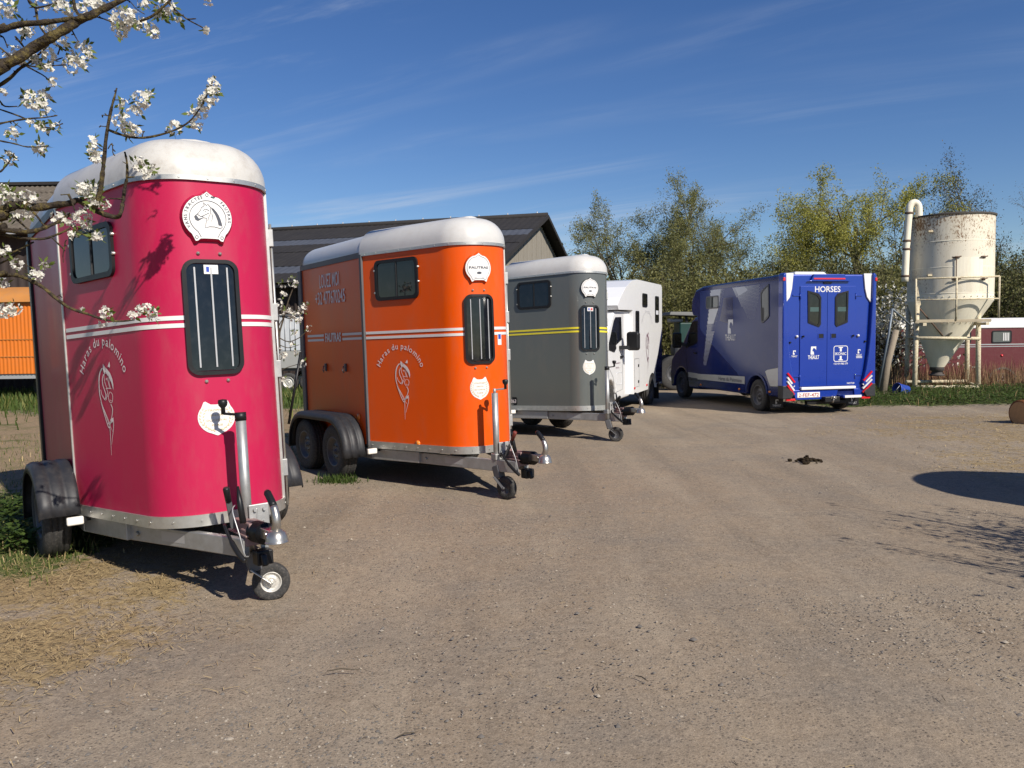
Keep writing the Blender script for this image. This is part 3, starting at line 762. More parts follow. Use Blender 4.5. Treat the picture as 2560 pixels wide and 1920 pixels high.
    # trophy sticker with laurel
    tr = D['trophy']; mb = MB(); ff = lambda x, y: on(tc - 0.02 + x * tr[1], tr[0] + y * tr[2], 0.0065)
    [mb.poly([on(x, y, 0.0035) for x, y in P][::-1]) for P in slices([(tc - 0.02 + x * tr[1], tr[0] + y * tr[2]) for x, y in trophy_outline()])]
    stk = mb.build('trophy_sticker', M_white, T)
    mb = MB()
    for k, (txt, w_) in enumerate((('TROPHEE', .48), ('SALON', .34), ('DU CHEVAL', .56), ('PARIS', .3))): put_text(mb, txt, ff, 0, 0.2 - k * 0.15, 0.06, w_, 0.01)
    for sd in (-1, 1):
        for i in range(9):
            aa = math.radians(-75 + i * 14); 
            for q in (-1, 1):
                cx_, cy_ = (0.40 + q * 0.045) * math.cos(aa), 0.40 * math.sin(aa) - 0.02 + q * 0.02
                dx, dy = math.cos(aa + math.pi / 2 + q * -0.5) * .05, math.sin(aa + math.pi / 2 + q * -0.5) * .05
                px_, py_ = -dy * .36, dx * .36
                P = [(cx_ - dx, cy_ - dy), (cx_ + px_, cy_ + py_), (cx_ + dx, cy_ + dy), (cx_ - px_, cy_ - py_)]
                mb.poly([ff(sd * x, y) for x, y in P])
    mb.build('trophy_print', M_gold, stk)
    # stud lettering and horse drawing on the tapered side
    if kind != 'grey':
        mb = MB(); lt, lz = D['logo']
        put_arc(mb, 'Haras du palomino', lambda x, y: on(x, y, 0.004), lt, lz + 0.07, 0.32, 0.30, math.radians(161), math.radians(19), 0.062, 0.008)
        stud_logo(mb, lambda x, y: on(lt + 0.02 + x, lz + y, 0.004))
        mb.build('stud_lettering', M_offwhite, T)
    else:
        mb = MB(); mb.poly([on(x, y, 0.004) for x, y in rrect(0.06, 0.535, 0.24, 0.13, 0.03)])
        mb.build('number_plate', M_black, T)
        mb = MB(); put_text(mb, 'N° 063', lambda x, y: on(x, y, 0.006), 0.06, 0.535, 0.055, 0.2, 0.01); mb.build('lettering', M_offwhite, T)
    # chassis rails, bending in to the drawbar
    zc = z0 - 0.10; bx_ = L2 * 0.50
    for s_ in (-1, 1):
        mb = MB(); yb = W / 2 - 0.05; ym = W / 2 - 0.05 - (W / 2 - Wf / 2) * 0.5
        mb.beam((-L1 + 0.05, s_ * yb, zc), (0.02, s_ * yb, zc), 0.05, 0.12); mb.beam((0.02, s_ * (yb - .002), zc), (bx_, s_ * ym, zc), 0.05, 0.12)
        mb.build('side_rail', M_galv, T, 0.006)
        mb = MB(); mb.beam((bx_ - 0.09, s_ * (ym - 0.0), zc - 0.005), (ud, s_ * 0.055, zc - 0.03), 0.048, 0.115)
        db = mb.build('drawbar', M_galv, T, 0.006)
        mb = MB()
        dv = Vector((ud - bx_ + .09, s_ * (0.055 - ym), -.02)).normalized(); nv = Vector((dv.y * -s_ * s_, dv.x, 0)) * s_
        for q in (0.05, 0.16):
            p = Vector((bx_ - 0.09, s_ * ym, zc - 0.01)) + dv * q + Vector((-dv.y, dv.x, 0)) * s_ * 0.024
            mb.tube([p, p + Vector((-dv.y, dv.x, 0)) * s_ * 0.018], 0.016, 6)
        mb.build('bolts', M_galv, db)
        mb = MB(); w_ = Vector((-dv.y, dv.x, 0)) * s_ * 0.0255
        pA = Vector((bx_ - 0.09, s_ * ym, zc)) + dv * 0.42 + w_; pB = pA + dv * 0.24
        mb.poly([pA + Vector((0, 0, -.035)), pB + Vector((0, 0, -.035)), pB + Vector((0, 0, .03)), pA + Vector((0, 0, .03))]); mb.build('plate', M_bar, db)
    wus = D['wus']
    for k in (-0.02, -L1 + .1):
        mb = MB(); mb.beam((k, -W / 2 + .08, zc), (k, W / 2 - .08, zc), 0.05, 0.09); mb.build('cross_member', M_galv, T)
    for k in wus:
        mb = MB(); mb.tube([(k, -W / 2 - .06, 0.32 + groundz(k, 0)), (k, W / 2 + .06, 0.32 + groundz(k, 0))], 0.045, 10); mb.build('axle', M_galv, T)
    # marker lamps by the lower front corners
    for s_ in (-1, 1):
        mb = MB(); mb.box((0.17, s_ * (W / 2 + 0.05), z0 - 0.05), (0.04, 0.11, 0.06)); lm = mb.build('marker_lamp', M_lamp, T, 0.012, 3)
        mb = MB(); mb.beam((.13, s_ * (W / 2 - .12), z0 - .05), (.14, s_ * (W / 2 + .05), z0 - .05), 0.02, 0.03); mb.build('bracket', M_black, lm)
    # wheels and fenders
    rw = D['rw']
    for s_ in (-1, 1):
        yw = s_ * (W / 2 + 0.135)
        for k in wus:
            wheel_parts(T, (k, yw, rw + groundz(k, yw) - 0.006), (0, s_, 0), rw, 0.185, rw * 0.56, M_rim)
        g = groundz(wus[-1], yw); hw = 0.125
        prof = []
        e = 0.41; rad = rw + 0.10
        for a_ in range(-8 if len(wus) > 1 else 6, 91, 14): prof.append((uw + rad * math.cos(math.radians(a_)), rw + rad * math.sin(math.radians(a_)) * 0.98))
        for a_ in range(90, 189, 14): prof.append((wus[-1] + rad * math.cos(math.radians(a_)), rw + rad * math.sin(math.radians(a_)) * 0.98))
        mb = MB(); n = len(prof)
        cu = (wus[0] + wus[-1]) / 2; cz = rw
        rows = []
        for (dv_, sc) in ((-hw + 0.0, 1.0), (-hw + .02, 1.012), (-0.06, 1.012), (-0.055, 1.0), (-0.03, 1.0), (-0.025, 1.012), (0.03, 1.012), (0.035, 1.0), (0.055, 1.0), (0.06, 1.012), (hw - 0.025, 1.012), (hw, 0.985), (hw + 0.012, 0.93), (hw + .012, 0.86)):
            rows.append([(cu + (x - cu) * (1 + (sc - 1) * .5) if sc > .99 else cu + (x - cu) * (1 - (1 - sc) * .35), yw + s_ * dv_, g + cz + (z - cz) * sc - (0 if sc > .99 else (1 - sc) * 0.12)) for x, z in prof])
        V = [p for r_ in rows for p in r_]
        fs = [(j * n + i, j * n + i + 1, (j + 1) * n + i + 1, (j + 1) * n + i) for j in range(len(rows) - 1) for i in range(n - 1)]
        if s_ > 0: fs = [f_[::-1] for f_ in fs]
        mb.add(V, fs, 0, True)
        fo = mb.build('fender', M_fender, T)
        sd = fo.modifiers.new('solid', 'SOLIDIFY'); sd.thickness = 0.008
    # hitch: overrun damper, coupling head, levers, jockey wheel
    zh = zc + 0.05; h = ud
    mb = MB(); mb.box((h - 0.12, 0, zc + 0.045), (0.34, 0.15, 0.012)); mb.box((h - 0.1, 0, zc + 0.085), (0.30, 0.10, 0.07)); mb.box((h - 0.02, 0, zc + .03), (0.1, 0.13, 0.10))
    mb.build('overrun_housing', M_drawbar, T, 0.01)
    mb = MB(); prof = []
    for k in range(9): prof += [(0.052 if k % 2 else 0.066, k * 0.02)]
    mb.lathe([(0.0005, 0)] + prof + [(0.03, 0.17), (0.03, 0.24)], (h + 0.03, 0, zc + 0.065), (1, 0, 0.05), 20); mb.build('bellows', M_black, T)
    mb = MB()
    mb.lathe([(0.0005, 0.052), (0.030, 0.048), (0.052, 0.03), (0.062, 0.0), (0.064, -0.018), (0.068, -0.022), (0.068, -0.030), (0.056, -0.030), (0.0005, -0.02)], (h + 0.36, 0, zc + 0.075), (0, 0, 1), 28)
    mb.box((h + 0.27, 0, zc + 0.085), (0.16, 0.075, 0.06)); mb.tube([(h + .30, -.05, zc + .09), (h + .30, .05, zc + .09)], 0.018, 10)
    cp = mb.build('coupling_head', M_chrome, T, 0.008)
    hp = spline([(h + 0.34, 0, zc + 0.10), (h + 0.375, 0, zc + 0.17), (h + 0.345, 0, zc + 0.255), (h + 0.26, 0, zc + 0.325)], 6)
    mb = MB(); mb.tube(hp[:13], [0.030 - 0.0006 * i for i in range(13)], 12); mb.build('coupling_handle', M_chrome, cp)
    mb = MB(); mb.tube(hp[12:], 0.022, 12); mb.lathe([(.022, 0), (.016, .014), (.0005, .02)], hp[-1], Vector(hp[-1]) - Vector(hp[-2]), 12); mb.build('handle_grip', M_black, cp)
    # handbrake lever
    hl = D['brake']; mb = MB(); pA = Vector((h - 0.16, -0.075, zc + 0.07)); pB = pA + Vector(hl)
    mb.beam(pA, pA.lerp(pB, 0.72), 0.014, 0.036, up=(0, 1, 0)); lv = mb.build('brake_lever', M_trim, T, 0.004)
    mb = MB(); mb.tube([pA.lerp(pB, 0.66), pA.lerp(pB, 0.97), pB], [0.019, 0.021, 0.016], 10); mb.build('lever_grip', M_black if kind != 'orange' else mat('red black grip', (0.16, 0.03, 0.02), 0.5), lv)
    mb = MB(); gq = Vector((h - 0.02, -0.06, zc + 0.12)); mb.tube([gq, gq + Vector((-0.04, 0, 0.13)), gq + Vector((-.06, 0, .22))], [0.02, 0.018, 0.008], 8); mb.build('gas_spring', M_black, T)
    # breakaway cable and electric lead
    mb = MB(); mb.tube(spline([(h - .12, -.07, zc + .22), (h - .02, -.12, zc + .20), (h + 0.05, -.11, zc + 0.06), (h + .06, -.09, zc - .06), (h + .02, -.05, zc - .08)], 5), 0.004, 6); mb.build('breakaway_cable', M_bar, T)
    mb = MB(); mb.tube(spline([(h - .22, -.09, zc + .02), (h - .16, -.13, zc + .10), (h - .06, -.13, zc + .02), (h + .04, -.12, zc - .05), (h + .09, -.10, zc - .09)], 6), [0.011] * 13 + [0.016] * 12, 8); mb.build('electric_lead', M_black, T)
    mb = MB(); mb.box((h + .06, 0.02, zc - 0.09), (0.09, 0.10, 0.09)); mb.tube([(h + .13, -.0, zc - .06), (h + .15, 0, zc - .13)], .02, 8); mb.build('plug_holder', M_black, T, 0.008)
    # jockey wheel
    tw = D.get('tw', -0.12); xj = uj; gj = groundz(xj, tw)
    bkt = MB(); bkt.box((xj + 0.05, tw + 0.06, zc + 0.12), (0.012, 0.13, 0.17)); bkt.box((xj + 0.01, tw + .045, zc + 0.10), (0.10, 0.014, 0.16)); bkt.box((xj, tw, zc + 0.06), (0.085, 0.085, 0.06))
    bk = bkt.build('jockey_clamp', M_galv, T, 0.006)
    mb = MB()
    for yy_, zz_ in ((tw + .03, .17), (tw + .09, .17), (tw + .03, .09), (tw + .09, .09)): mb.tube([(xj + .055, yy_, zc + zz_), (xj + .075, yy_, zc + zz_)], 0.011, 6)
    mb.build('bolts', M_galv, bk)
    zlow = gj + 0.26
    mb = MB(); mb.tube([(xj, tw, zc - 0.10), (xj, tw, zt)], 0.032, 18); tb = mb.build('jockey_tube', M_galv, T)
    mb = MB(); mb.tube([(xj, tw, zlow - .03), (xj, tw, zc - 0.08)], 0.025, 14); mb.build('inner_tube', M_trim, tb)
    mb = MB(); mb.tube([(xj, tw, zt - 0.005), (xj, tw, zt + 0.045)], 0.036 if kind != 'orange' else 0.014, 16); mb.build('cap', M_black if kind != 'orange' else M_galv, tb)
    ca = D['crank']; e0 = Vector((xj, tw, zt + 0.03)); e1 = e0 + Vector((math.cos(ca) * 0.11, math.sin(ca) * 0.11, 0.012))
    mb = MB(); mb.beam(e0, e1, 0.016, 0.016); ck = mb.build('crank', M_black if kind != 'orange' else M_galv, tb, 0.004)
    mb = MB(); mb.lathe([(0.0005, 0), (0.014, 0), (0.013, 0.04), (0.026, 0.055), (0.03, 0.075), (0.026, 0.092), (0.0005, 0.096)], e1 - Vector((0, 0, .004)), (0, 0, 1), 16); mb.build('knob', M_black, ck)
    jr = D['jr']; jy = D['jyaw']; tr_ = Vector((math.cos(jy), math.sin(jy), 0)); axl = Vector((-math.sin(jy), math.cos(jy), 0))
    hub = Vector((xj, tw, 0)) + tr_ * 0.12; hub.z = groundz(hub.x, hub.y) + jr - 0.004
    topf = Vector((xj, tw, zlow))
    wheel_parts(T, hub, axl * D.get('jside', 1), jr, 0.066, jr * 0.56, M_rimlight if kind == 'pink' else M_rim, name='jockey_wheel', spokes=0 + 4, n=32)
    mb = MB()
    for s_ in (-1, 1):
        pa = topf + axl * s_ * 0.043 + Vector((0, 0, -0.05)); pb = hub + axl * s_ * 0.048
        mb.beam(pa, pb, 0.008, 0.05, up=axl)
        mb.tube([pb - axl * s_ * 0.008, pb + axl * s_ * .016], 0.014, 8)
    mb.build('jockey_fork', M_alu if kind == 'pink' else M_trim, T, 0.003)
    mb = MB(); q0 = topf + Vector((0, 0, .06)); q1 = topf + tr_ * 0.035 + Vector((0, 0, -.07))
    mb.beam(q0, q1, 0.086, 0.085, up=axl.cross(q1 - q0)); mb.build('fork_head', M_trim, T, 0.012)
    return T

DA = dict(W=1.413, L1=1.78, L2=1.378, Wf=0.609, R=0.36, z0=0.42, zs=1.653, z1=2.50, zr=2.79, ud=1.86, zt=1.01, uj=1.61, uw=-0.47, wus=(-0.47, -1.29), tc=1.557,
          stripes=((1.585, 1.612), (1.638, 1.666)), sidewin=(0.535, 2.205, 0.63, 0.43), frontwin=(1.646, 0.31, 0.70), badge=(2.26, 0.26, 0.27), trophy=(1.06, 0.205, 0.22), logo=(0.535, 1.10), rw=0.31, jr=0.112, jyaw=0.2, crank=0.75, brake=(0.17, 0, 0.25))
DO = dict(DA)
DG = dict(DA, tc=1.50, uj=1.69, tw=-0.15, jyaw=0.7, crank=0.7, brake=(0.18, 0, 0.22), jr=0.11)
DP = dict(DA, W=1.386, L1=1.55, L2=1.299, Wf=0.769, R=0.364, z0=0.386, z1=2.575, zr=2.87, ud=1.70, zt=1.03, uj=1.52, tw=0.02, uw=-0.225, wus=(-0.30,), tc=1.592,
          stripes=((1.630, 1.657), (1.678, 1.705)), sidewin=(0.53, 2.185, 0.63, 0.36), frontwin=(1.69, 0.345, 0.74), badge=(2.33, 0.30, 0.30), trophy=(1.05, 0.235, 0.215), logo=(0.56, 1.19), rw=0.31, jr=0.118, jyaw=1.22, jside=-1, crank=-2.3, brake=(0.06, -0.05, 0.27))
make_trailer('pink horse trailer with white domed roof and horse-head badge, nearest of the row', 'horse trailers parked in a row', M_pink, M_roof_old, DP, (-2.612, 6.264), 0.654, 0.045, 0.017, 'pink')
make_trailer('bright orange horse trailer with white roof, between the pink and grey ones', 'horse trailers parked in a row', M_orange, M_roof, DO, (-1.016, 9.335), 0.639, 0.016, 0.013, 'orange')
make_trailer('grey horse trailer with two yellow stripes and white roof, partly behind the orange one', 'horse trailers parked in a row', M_grey, M_roof, DG, (0.493, 13.437), 0.666, 0.045, -0.031, 'grey')

# ---------------------------------------------------------------- blue horse van
M_blue = mat('metallic blue paint', (0.006, 0.036, 0.30), rough=0.28, metal=0.15, coat=0.6, var=0.05, vscale=3)
M_bluedark = mat('deep blue side paint', (0.004, 0.013, 0.095), rough=0.2, coat=0.2, var=0.05, vscale=3, dirt=0.08)
M_slate = mat('slate blue side panel', (0.034, 0.052, 0.165), rough=0.2, coat=0.0, spec=0.28, var=0.04, vscale=2, dirt=0.06)
M_silver = mat('silver grey panel', (0.42, 0.43, 0.43), rough=0.35, metal=0.2, coat=0.3, dirt=0.2)
M_dots = mat('pale halftone print', (0.62, 0.63, 0.65), rough=0.4)
M_truck = mat('white truck paint', (0.82, 0.82, 0.815), rough=0.22, coat=0.6, var=0.02, dirt=0.06)
M_platewhite = mat('number plate', (0.78, 0.76, 0.72), rough=0.4)
M_platered = mat('plate red letters', (0.35, 0.03, 0.03), rough=0.5)
M_glassgrey = mat('grey blind behind glass', (0.11, 0.125, 0.12), rough=0.08, spec=0.5, var=0.1)

def arc2(cx, cz, r, a0, a1, n=10):
    return [(cx + r * math.cos(math.radians(a0 + (a1 - a0) * i / n)), cz + r * math.sin(math.radians(a0 + (a1 - a0) * i / n))) for i in range(n + 1)]
def side_prism(name, prof, v0, v1, m, parent, bevel=0.0, seg=3):
    mb = MB(); mb.loft([(u, v0, z) for u, z in prof], [(u, v1, z) for u, z in prof]); return mb.build(name, m, parent, bevel, seg)
def horse_mark(mb, fn, cx, cy, h):
    P = [(0, .1), (.08, 1), (1, 1), (.97, .52), (.86, .70), (.62, .82), (.46, .78), (.34, .58), (.30, .40), (.40, .42), (.56, .34), (.62, 0), (.04, 0)]
    mb.poly([fn(cx + (x - .5) * h * .78, cy + (y - .5) * h) for x, y in P])

def make_van():
    yaw = -0.217; W = 2.10
    F = Vector((math.sin(yaw), math.cos(yaw), 0))
    gz = -0.098
    V = thing('horse_van', 'shiny blue horse van seen from behind, doors lettered in white, beside the silo', 'van', frame((6.47, 16.612, gz), F))
    h = W / 2
    # box body with rear wheel arch
    prof = [(0.06, 0.36), (0.06, 2.845), (3.55, 2.815), (3.95, 2.74), (4.17, 2.52), (4.22, 2.26), (4.12, 2.12), (3.87, 2.09), (3.87, 0.33)] + [(1.40, 0.33)] + arc2(0.95, 0.345, 0.42, 5, 175, 12) + [(0.5, 0.36)]
    side_prism('box_body', prof, -h, h, M_bluedark, V, 0.045)
    cab = [(3.86, 0.28), (3.86, 2.06), (4.12, 2.08), (4.30, 2.0), (4.95, 1.36), (5.35, 1.18), (5.58, 0.98), (5.66, 0.6), (5.6, 0.26)] + [(5.42, 0.28)] + arc2(4.95, 0.345, 0.43, 0, 180, 12) + [(4.45, 0.28)]
    side_prism('cab', cab, -h + 0.06, h - 0.06, M_bluedark, V, 0.05)
    sd = lambda u, z, o=0.004: Vector((u, h + o, z))
    cs = lambda u, z, o=0.004: Vector((u, h - 0.06 + o, z))
    # cab glass, door, mirror
    P = [(4.64, 1.30), (4.34, 1.90), (4.24, 1.97), (3.93, 1.99), (3.93, 1.46), (4.2, 1.38)]
    mb = MB(); mb.loft([cs(u, z, 0.002) for u, z in P], [cs(u, z, 0.010) for u, z in P]); mb.build('cab_side_window', M_glass, V)
    mb = MB(); P = [(4.325, 2.0), (4.945, 1.392)]
    mb.add([(P[0][0] + .01, -h + .16, P[0][1]), (P[1][0] + .01, -h + .12, P[1][1]), (P[1][0] + .01, h - .12, P[1][1]), (P[0][0] + .01, h - .16, P[0][1])], [(0, 1, 2, 3)]); mb.build('windscreen', M_glass, V)
    mb = MB(); stroke(mb, [(3.92, 2.03), (3.92, 0.5), (4.5, 0.5), (4.62, 0.95), (4.68, 1.28)], 0.012, lambda u, z: cs(u, z, 0.003)); mb.build('door_gap', M_black, V)
    mb = MB(); mb.box((4.08, h - 0.045, 1.18), (0.16, 0.03, 0.045)); mb.build('door_handle', M_black, V, 0.008)
    mb = MB(); mb.box((4.72, h + 0.16, 1.50), (0.12, 0.24, 0.40)); mi = mb.build('mirror', M_black, V, 0.05, 4)
    mb = MB(); mb.beam((4.66, h - .08, 1.36), (4.70, h + .08, 1.42), .06, .08); mb.build('mirror_arm', M_black, mi)
    mb = MB(); mb.poly([(4.655, h + .06, 1.34), (4.655, h + .26, 1.34), (4.655, h + .26, 1.66), (4.655, h + .06, 1.66)][::-1]); mb.build('mirror_glass', M_glass, mi)
    # painted side: slate field, dark wedge showing through, pale panels
    P = [(3.70, 2.70), (0.10, 2.73), (0.10, 0.98), (0.60, 0.88), (0.56, 0.78)] + arc2(0.95, 0.345, 0.45, 118, 12, 8) + [(1.47, 0.725), (1.71, 0.725), (3.15, 1.456), (3.62, 1.73), (3.70, 1.80)]
    mb = MB(); mb.poly([sd(u, z, 0.003) for u, z in P][::-1]); mb.build('slate_side_panel', M_slate, V)
    mb = MB(); mb.poly([sd(u, z, 0.006) for u, z in [(2.46, 2.485), (2.03, 2.485), (2.02, 1.904), (2.30, 1.90), (2.66, 1.96)]][::-1]); mb.build('blue_panel', M_bluedark, V)
    mb = MB(); mb.poly([sd(u, z, 0.005) for u, z in [(3.10, 2.69), (2.62, 2.70), (2.70, 2.30), (2.98, 1.90), (3.28, 1.90), (3.18, 2.3)]][::-1]); mb.build('pale_flash', M_dots, V)
    mb = MB(); mb.poly([sd(u, z, 0.005) for u, z in [(1.95, 2.69), (1.50, 2.69), (1.35, 2.60), (1.75, 2.50)]][::-1]); mb.build('pale_flash', M_dots, V)
    mb = MB()
    def dot(u, z, r): mb.poly([sd(u + r * math.cos(q), z + r * math.sin(q), 0.007) for q in [i * math.pi / 3 for i in range(6)]][::-1])
    for i in range(60):
        z = 2.68 - i * 0.0305
        if z < 0.9: break
        t = (2.69 - z) / 1.79
        ul, ur = 3.12 + 0.40 * t, 2.42 + 0.95 * t
        n = int((ul - ur) / 0.052) + 1
        for k in range(n + 1):
            u = ur + k * 0.052 + (0.026 if i % 2 else 0)
            if u > ul: continue
            dens = min(1.0, (u - ur) / 0.22) if t < 0.55 else 1.0
            dot(u, z, 0.023 * (1.0 - 0.55 * t) * max(0.25, dens))
    for i in range(26):
        z = 2.68 - i * 0.028
        for k in range(34):
            u = 0.86 + k * 0.048 + (0.024 if i % 2 else 0)
            lim = 2.05 - (2.68 - z) * 1.05
            if u > lim or u < 0.84 + max(0, 2.55 - z) * 0.35: continue
            dot(u, z, 0.021 * max(0.3, 1 - (2.68 - z) / 0.85) * (0.5 + 0.5 * min(1, (u - .84) / .8)))
    mb.build('halftone_dots', M_dots, V)
    mb = MB(); mb.poly([sd(u, z, 0.006) for u, z in [(3.83, 0.535), (1.467, 0.549), (1.468, 0.716), (3.83, 0.671)]]); mb.poly([cs(u, z, 0.006) for u, z in [(4.50, .56), (3.89, .545), (3.89, .672), (4.50, .685)]]); mb.build('silver_stripe', M_silver, V)
    mb = MB(); put_text(mb, 'Haras du Palomino', lambda x, y: sd(-x, y, 0.008), -2.15, 0.62, 0.085, 1.10, 0.015); mb.build('lettering', M_ink, V)
    mb = MB(); mb.poly([sd(u, z, 0.008) for u, z in [(0.60, .865), (0.52, .90), (0.10, .955), (0.10, 0.58), (0.40, .565), (.50, .70)]][::-1]); mb.build('light_panel', M_silver, V)
    mb = MB(); g = lambda x, y: sd(-x, y, 0.008); horse_mark(mb, g, -2.13, 1.82, 0.32); put_text(mb, 'THEAULT', g, -2.13, 1.575, 0.13, 0.50, 0.02); mb.build('maker_lettering', M_dots, V)
    # the grey edge over the arch
    mb = MB(); A = arc2(0.95, .345, .425, 8, 172, 14); B = arc2(0.95, .345, .47, 8, 172, 14)
    mb.add([sd(u, z, 0.002) for u, z in A] + [sd(u, z, 0.02) for u, z in A] + [sd(u, z, 0.02) for u, z in B] + [sd(u, z, .002) for u, z in B], [(k * 15 + i, k * 15 + i + 1, (k + 1) * 15 + i + 1, (k + 1) * 15 + i) for k in range(3) for i in range(14)]); mb.build('wheel_arch_lip', M_slate, V)
    # side windows
    def swin(P, inner, name='side_window_frame', gm=M_glassgrey):
        mb = MB(); ring(mb, P, inner, lambda x, y, o: sd(x, y, o), 0.002, 0.018); o = mb.build(name, M_trim, V); mb = MB(); mb.poly([sd(u, z, 0.010) for u, z in inner]); mb.build('pane', gm, o); return o
    def inset(P, d):
        cx = sum(p[0] for p in P) / len(P); cy = sum(p[1] for p in P) / len(P)
        return [(cx + (x - cx) * (1 - d / (abs(x - cx) + 1e-6)) if abs(x - cx) > d else x, cy + (y - cy) * (1 - d / (abs(y - cy) + 1e-6)) if abs(y - cy) > d else y) for x, y in P]
    P = [(0.77, 1.90), (0.80, 2.51), (0.74, 2.57), (0.47, 2.68), (0.45, 2.02), (0.52, 1.96), (.70, 1.88)]
    w1 = swin(P, inset(P, 0.035))
    mb = MB(); mb.poly([sd(u, z, .0125) for u, z in [(.75, 1.94), (.75, 2.20), (.66, 2.20), (.66, 1.92)]][::-1]); mb.build('opening', M_black, w1)
    P = rrect(3.03, 2.405, 0.64, 0.30, 0.05); w2 = swin(P, inset(P, 0.03)); mb = MB(); mb.beam(sd(3.03, 2.28, .014), sd(3.03, 2.53, .014), .01, .03, up=(0, 1, 0)); mb.build('mullion', M_black, w2)
    for u, z in ((3.66, 0.41), (1.71, 0.425), (0.42, 0.45)):
        mb = MB(); mb.box((u, h + 0.006, z), (0.07, 0.02, 0.04)); mb.build('side_lamp', M_amber, V, 0.008)
    # rear: pillars, door leaves, windows
    X = lambda w, z, o=0.0: Vector((-o, -w, z))                 # w to the right as seen from behind, o outwards
    def rear_prism(name, P, o0, o1, m, bevel=0.0, parent=V, seg=2):
        mb = MB(); mb.loft([X(w, z, o0) for w, z in P], [X(w, z, o1) for w, z in P]); return mb.build(name, m, parent, bevel, seg)
    base = [(-1.0, 0.42), (1.0, 0.42), (1.0, 2.80), (0.93, 2.845), (-0.93, 2.845), (-1.0, 2.80)]
    rear_prism('rear_panel', base, -0.10, 0.0, M_blue, 0.03)
    for s in (-1, 1):
        P = [(-1.065, 2.84), (-1.02, 2.87), (-0.985, 2.87), (-0.972, 2.27), (-0.935, 1.60), (-0.90, 1.25), (-0.845, 0.90), (-0.785, 0.68), (-0.78, 0.60), (-0.955, 0.43), (-1.065, 0.60)]
        P = [(w * -s, z) for w, z in P]; P = P if s < 0 else P[::-1]
        rear_prism('corner_pillar', P, -0.11, 0.085, M_blue, 0.03, seg=3)
        P = [(-0.985, 2.862), (-0.80, 2.862), (-0.835, 2.55), (-0.88, 2.38), (-0.968, 2.27)]; P = [(w * -s, z) for w, z in P]
        rear_prism('white_flash', P, 0.0, 0.032, M_white, 0.006)
        P = [(-1.062, 0.60), (-0.955, 0.60), (-0.80, 0.43), (-0.86, 0.335), (-1.062, 0.335)]; P = [(w * -s, z) for w, z in P]
        rear_prism('corner_bumper', P, -0.10, 0.092, M_fender, 0.012)
        for k, (dz, m) in enumerate(((0, M_red), (-0.085, M_white), (-0.165, M_white), (-0.245, M_red))):
            mb = MB(); a = X(-s * -0.965, 0.855 + dz, 0.098); b = X(-s * -0.79, 0.665 + dz, 0.07 if k < 1 else 0.05); mb.beam(a, b, 0.034, 0.04, up=(1, 0, 0)); mb.build('chevron', m, V)
        mb = MB(); mb.box(X(s * 1.045, 2.74, 0.085), (0.03, 0.05, 0.07)); mb.build('corner_lamp', M_red, V, 0.008)
        mb = MB(); mb.box(X(s * 0.86, 0.31, 0.04), (0.05, 0.20, 0.045)); mb.build('low_reflector', M_red, V, 0.006)
    for s, w0, w1 in ((-1, -0.64, -0.028), (1, -0.022, 0.622)):
        P = [(w0, 0.575), (w1, 0.575), (w1, 2.605), (w0, 2.605)]
        d = rear_prism('rear_door', P, 0.0, 0.018, M_blue, 0.004)
        c = -0.022
        Q = [(-0.480, 2.515), (-0.235, 2.455), (-0.175, 2.38), (-0.178, 1.83), (-0.215, 1.775), (-0.468, 1.865)]
        if s > 0: Q = [(-w - 0.03, z) for w, z in Q][::-1]
        I = inset(Q, 0.04)
        mb = MB(); ring(mb, Q, I, lambda x, y, o: X(x, y, o), 0.016, 0.034); wf = mb.build('window_frame', M_black, d)
        mb = MB(); mb.poly([X(w, z, 0.022) for w, z in I]); mb.build('pane', M_glass, wf)
        mb = MB(); ws = [w for w, z in I]; mb.poly([X(a, z, 0.0245) for a, z in ((min(ws) + .02, 2.09), (max(ws) - .01, 2.09), (max(ws) - .01, 2.18), (min(ws) + .02, 2.18))]); mb.build('window_rail', mat('dim teal rail', (0.05, 0.09, 0.085), 0.3), wf)
        xh = -0.165 if s < 0 else 0.12
        mb = MB(); ring(mb, rrect(xh, 1.592, 0.14, 0.12, 0.015), rrect(xh, 1.592, 0.11, 0.09, 0.01), lambda x, y, o: X(x, y, o), 0.015, 0.026); hd = mb.build('door_handle', M_blue, d)
        mb = MB(); mb.box(X(xh, 1.592, 0.012), (0.02, 0.10, 0.08)); mb.build('handle_recess', M_black, hd)
        for z in (2.40, 0.76):
            e = w0 if s < 0 else w1
            mb = MB(); mb.tube([X(e, z - .06, .022), X(e, z + .06, .022)], 0.012, 8); mb.box(X(e + s * 0.08, z + 0.02, 0.006), (0.02, 0.16, 0.03)); mb.build('hinge', M_blue, d)
        e = w0 if s < 0 else w1
        mb = MB(); mb.lathe([(0.022, 0), (0.028, 0.03), (0.0005, 0.04)], X(e + s * 0.07, 1.59, 0.0), (-1, 0, 0), 12); mb.build('door_stay', M_white, V)
        mb = MB(); mb.lathe([(0.016, 0), (0.022, 0.04), (0.0005, 0.05)], X(e - s * 0.06, 1.59, 0.016), (-1, 0, 0), 10); mb.build('door_stop', M_black, d)
        mb = MB(); mb.lathe([(0.02, 0), (0.02, 0.03), (0.0005, 0.035)], X(s * 0.86 , 1.47, 0.0), (-1, 0, 0), 10); mb.build('tie_ring', M_black, V)
    ft = lambda x, y: X(x, y, 0.020)
    mb = MB(); put_text(mb, 'HORSES', ft, -0.022, 2.545, 0.115, 0.58, 0.012); horse_mark(mb, ft, -0.335, 1.30, 0.165); put_text(mb, 'THEAULT', ft, -0.33, 1.165, 0.075, 0.255, 0.022)
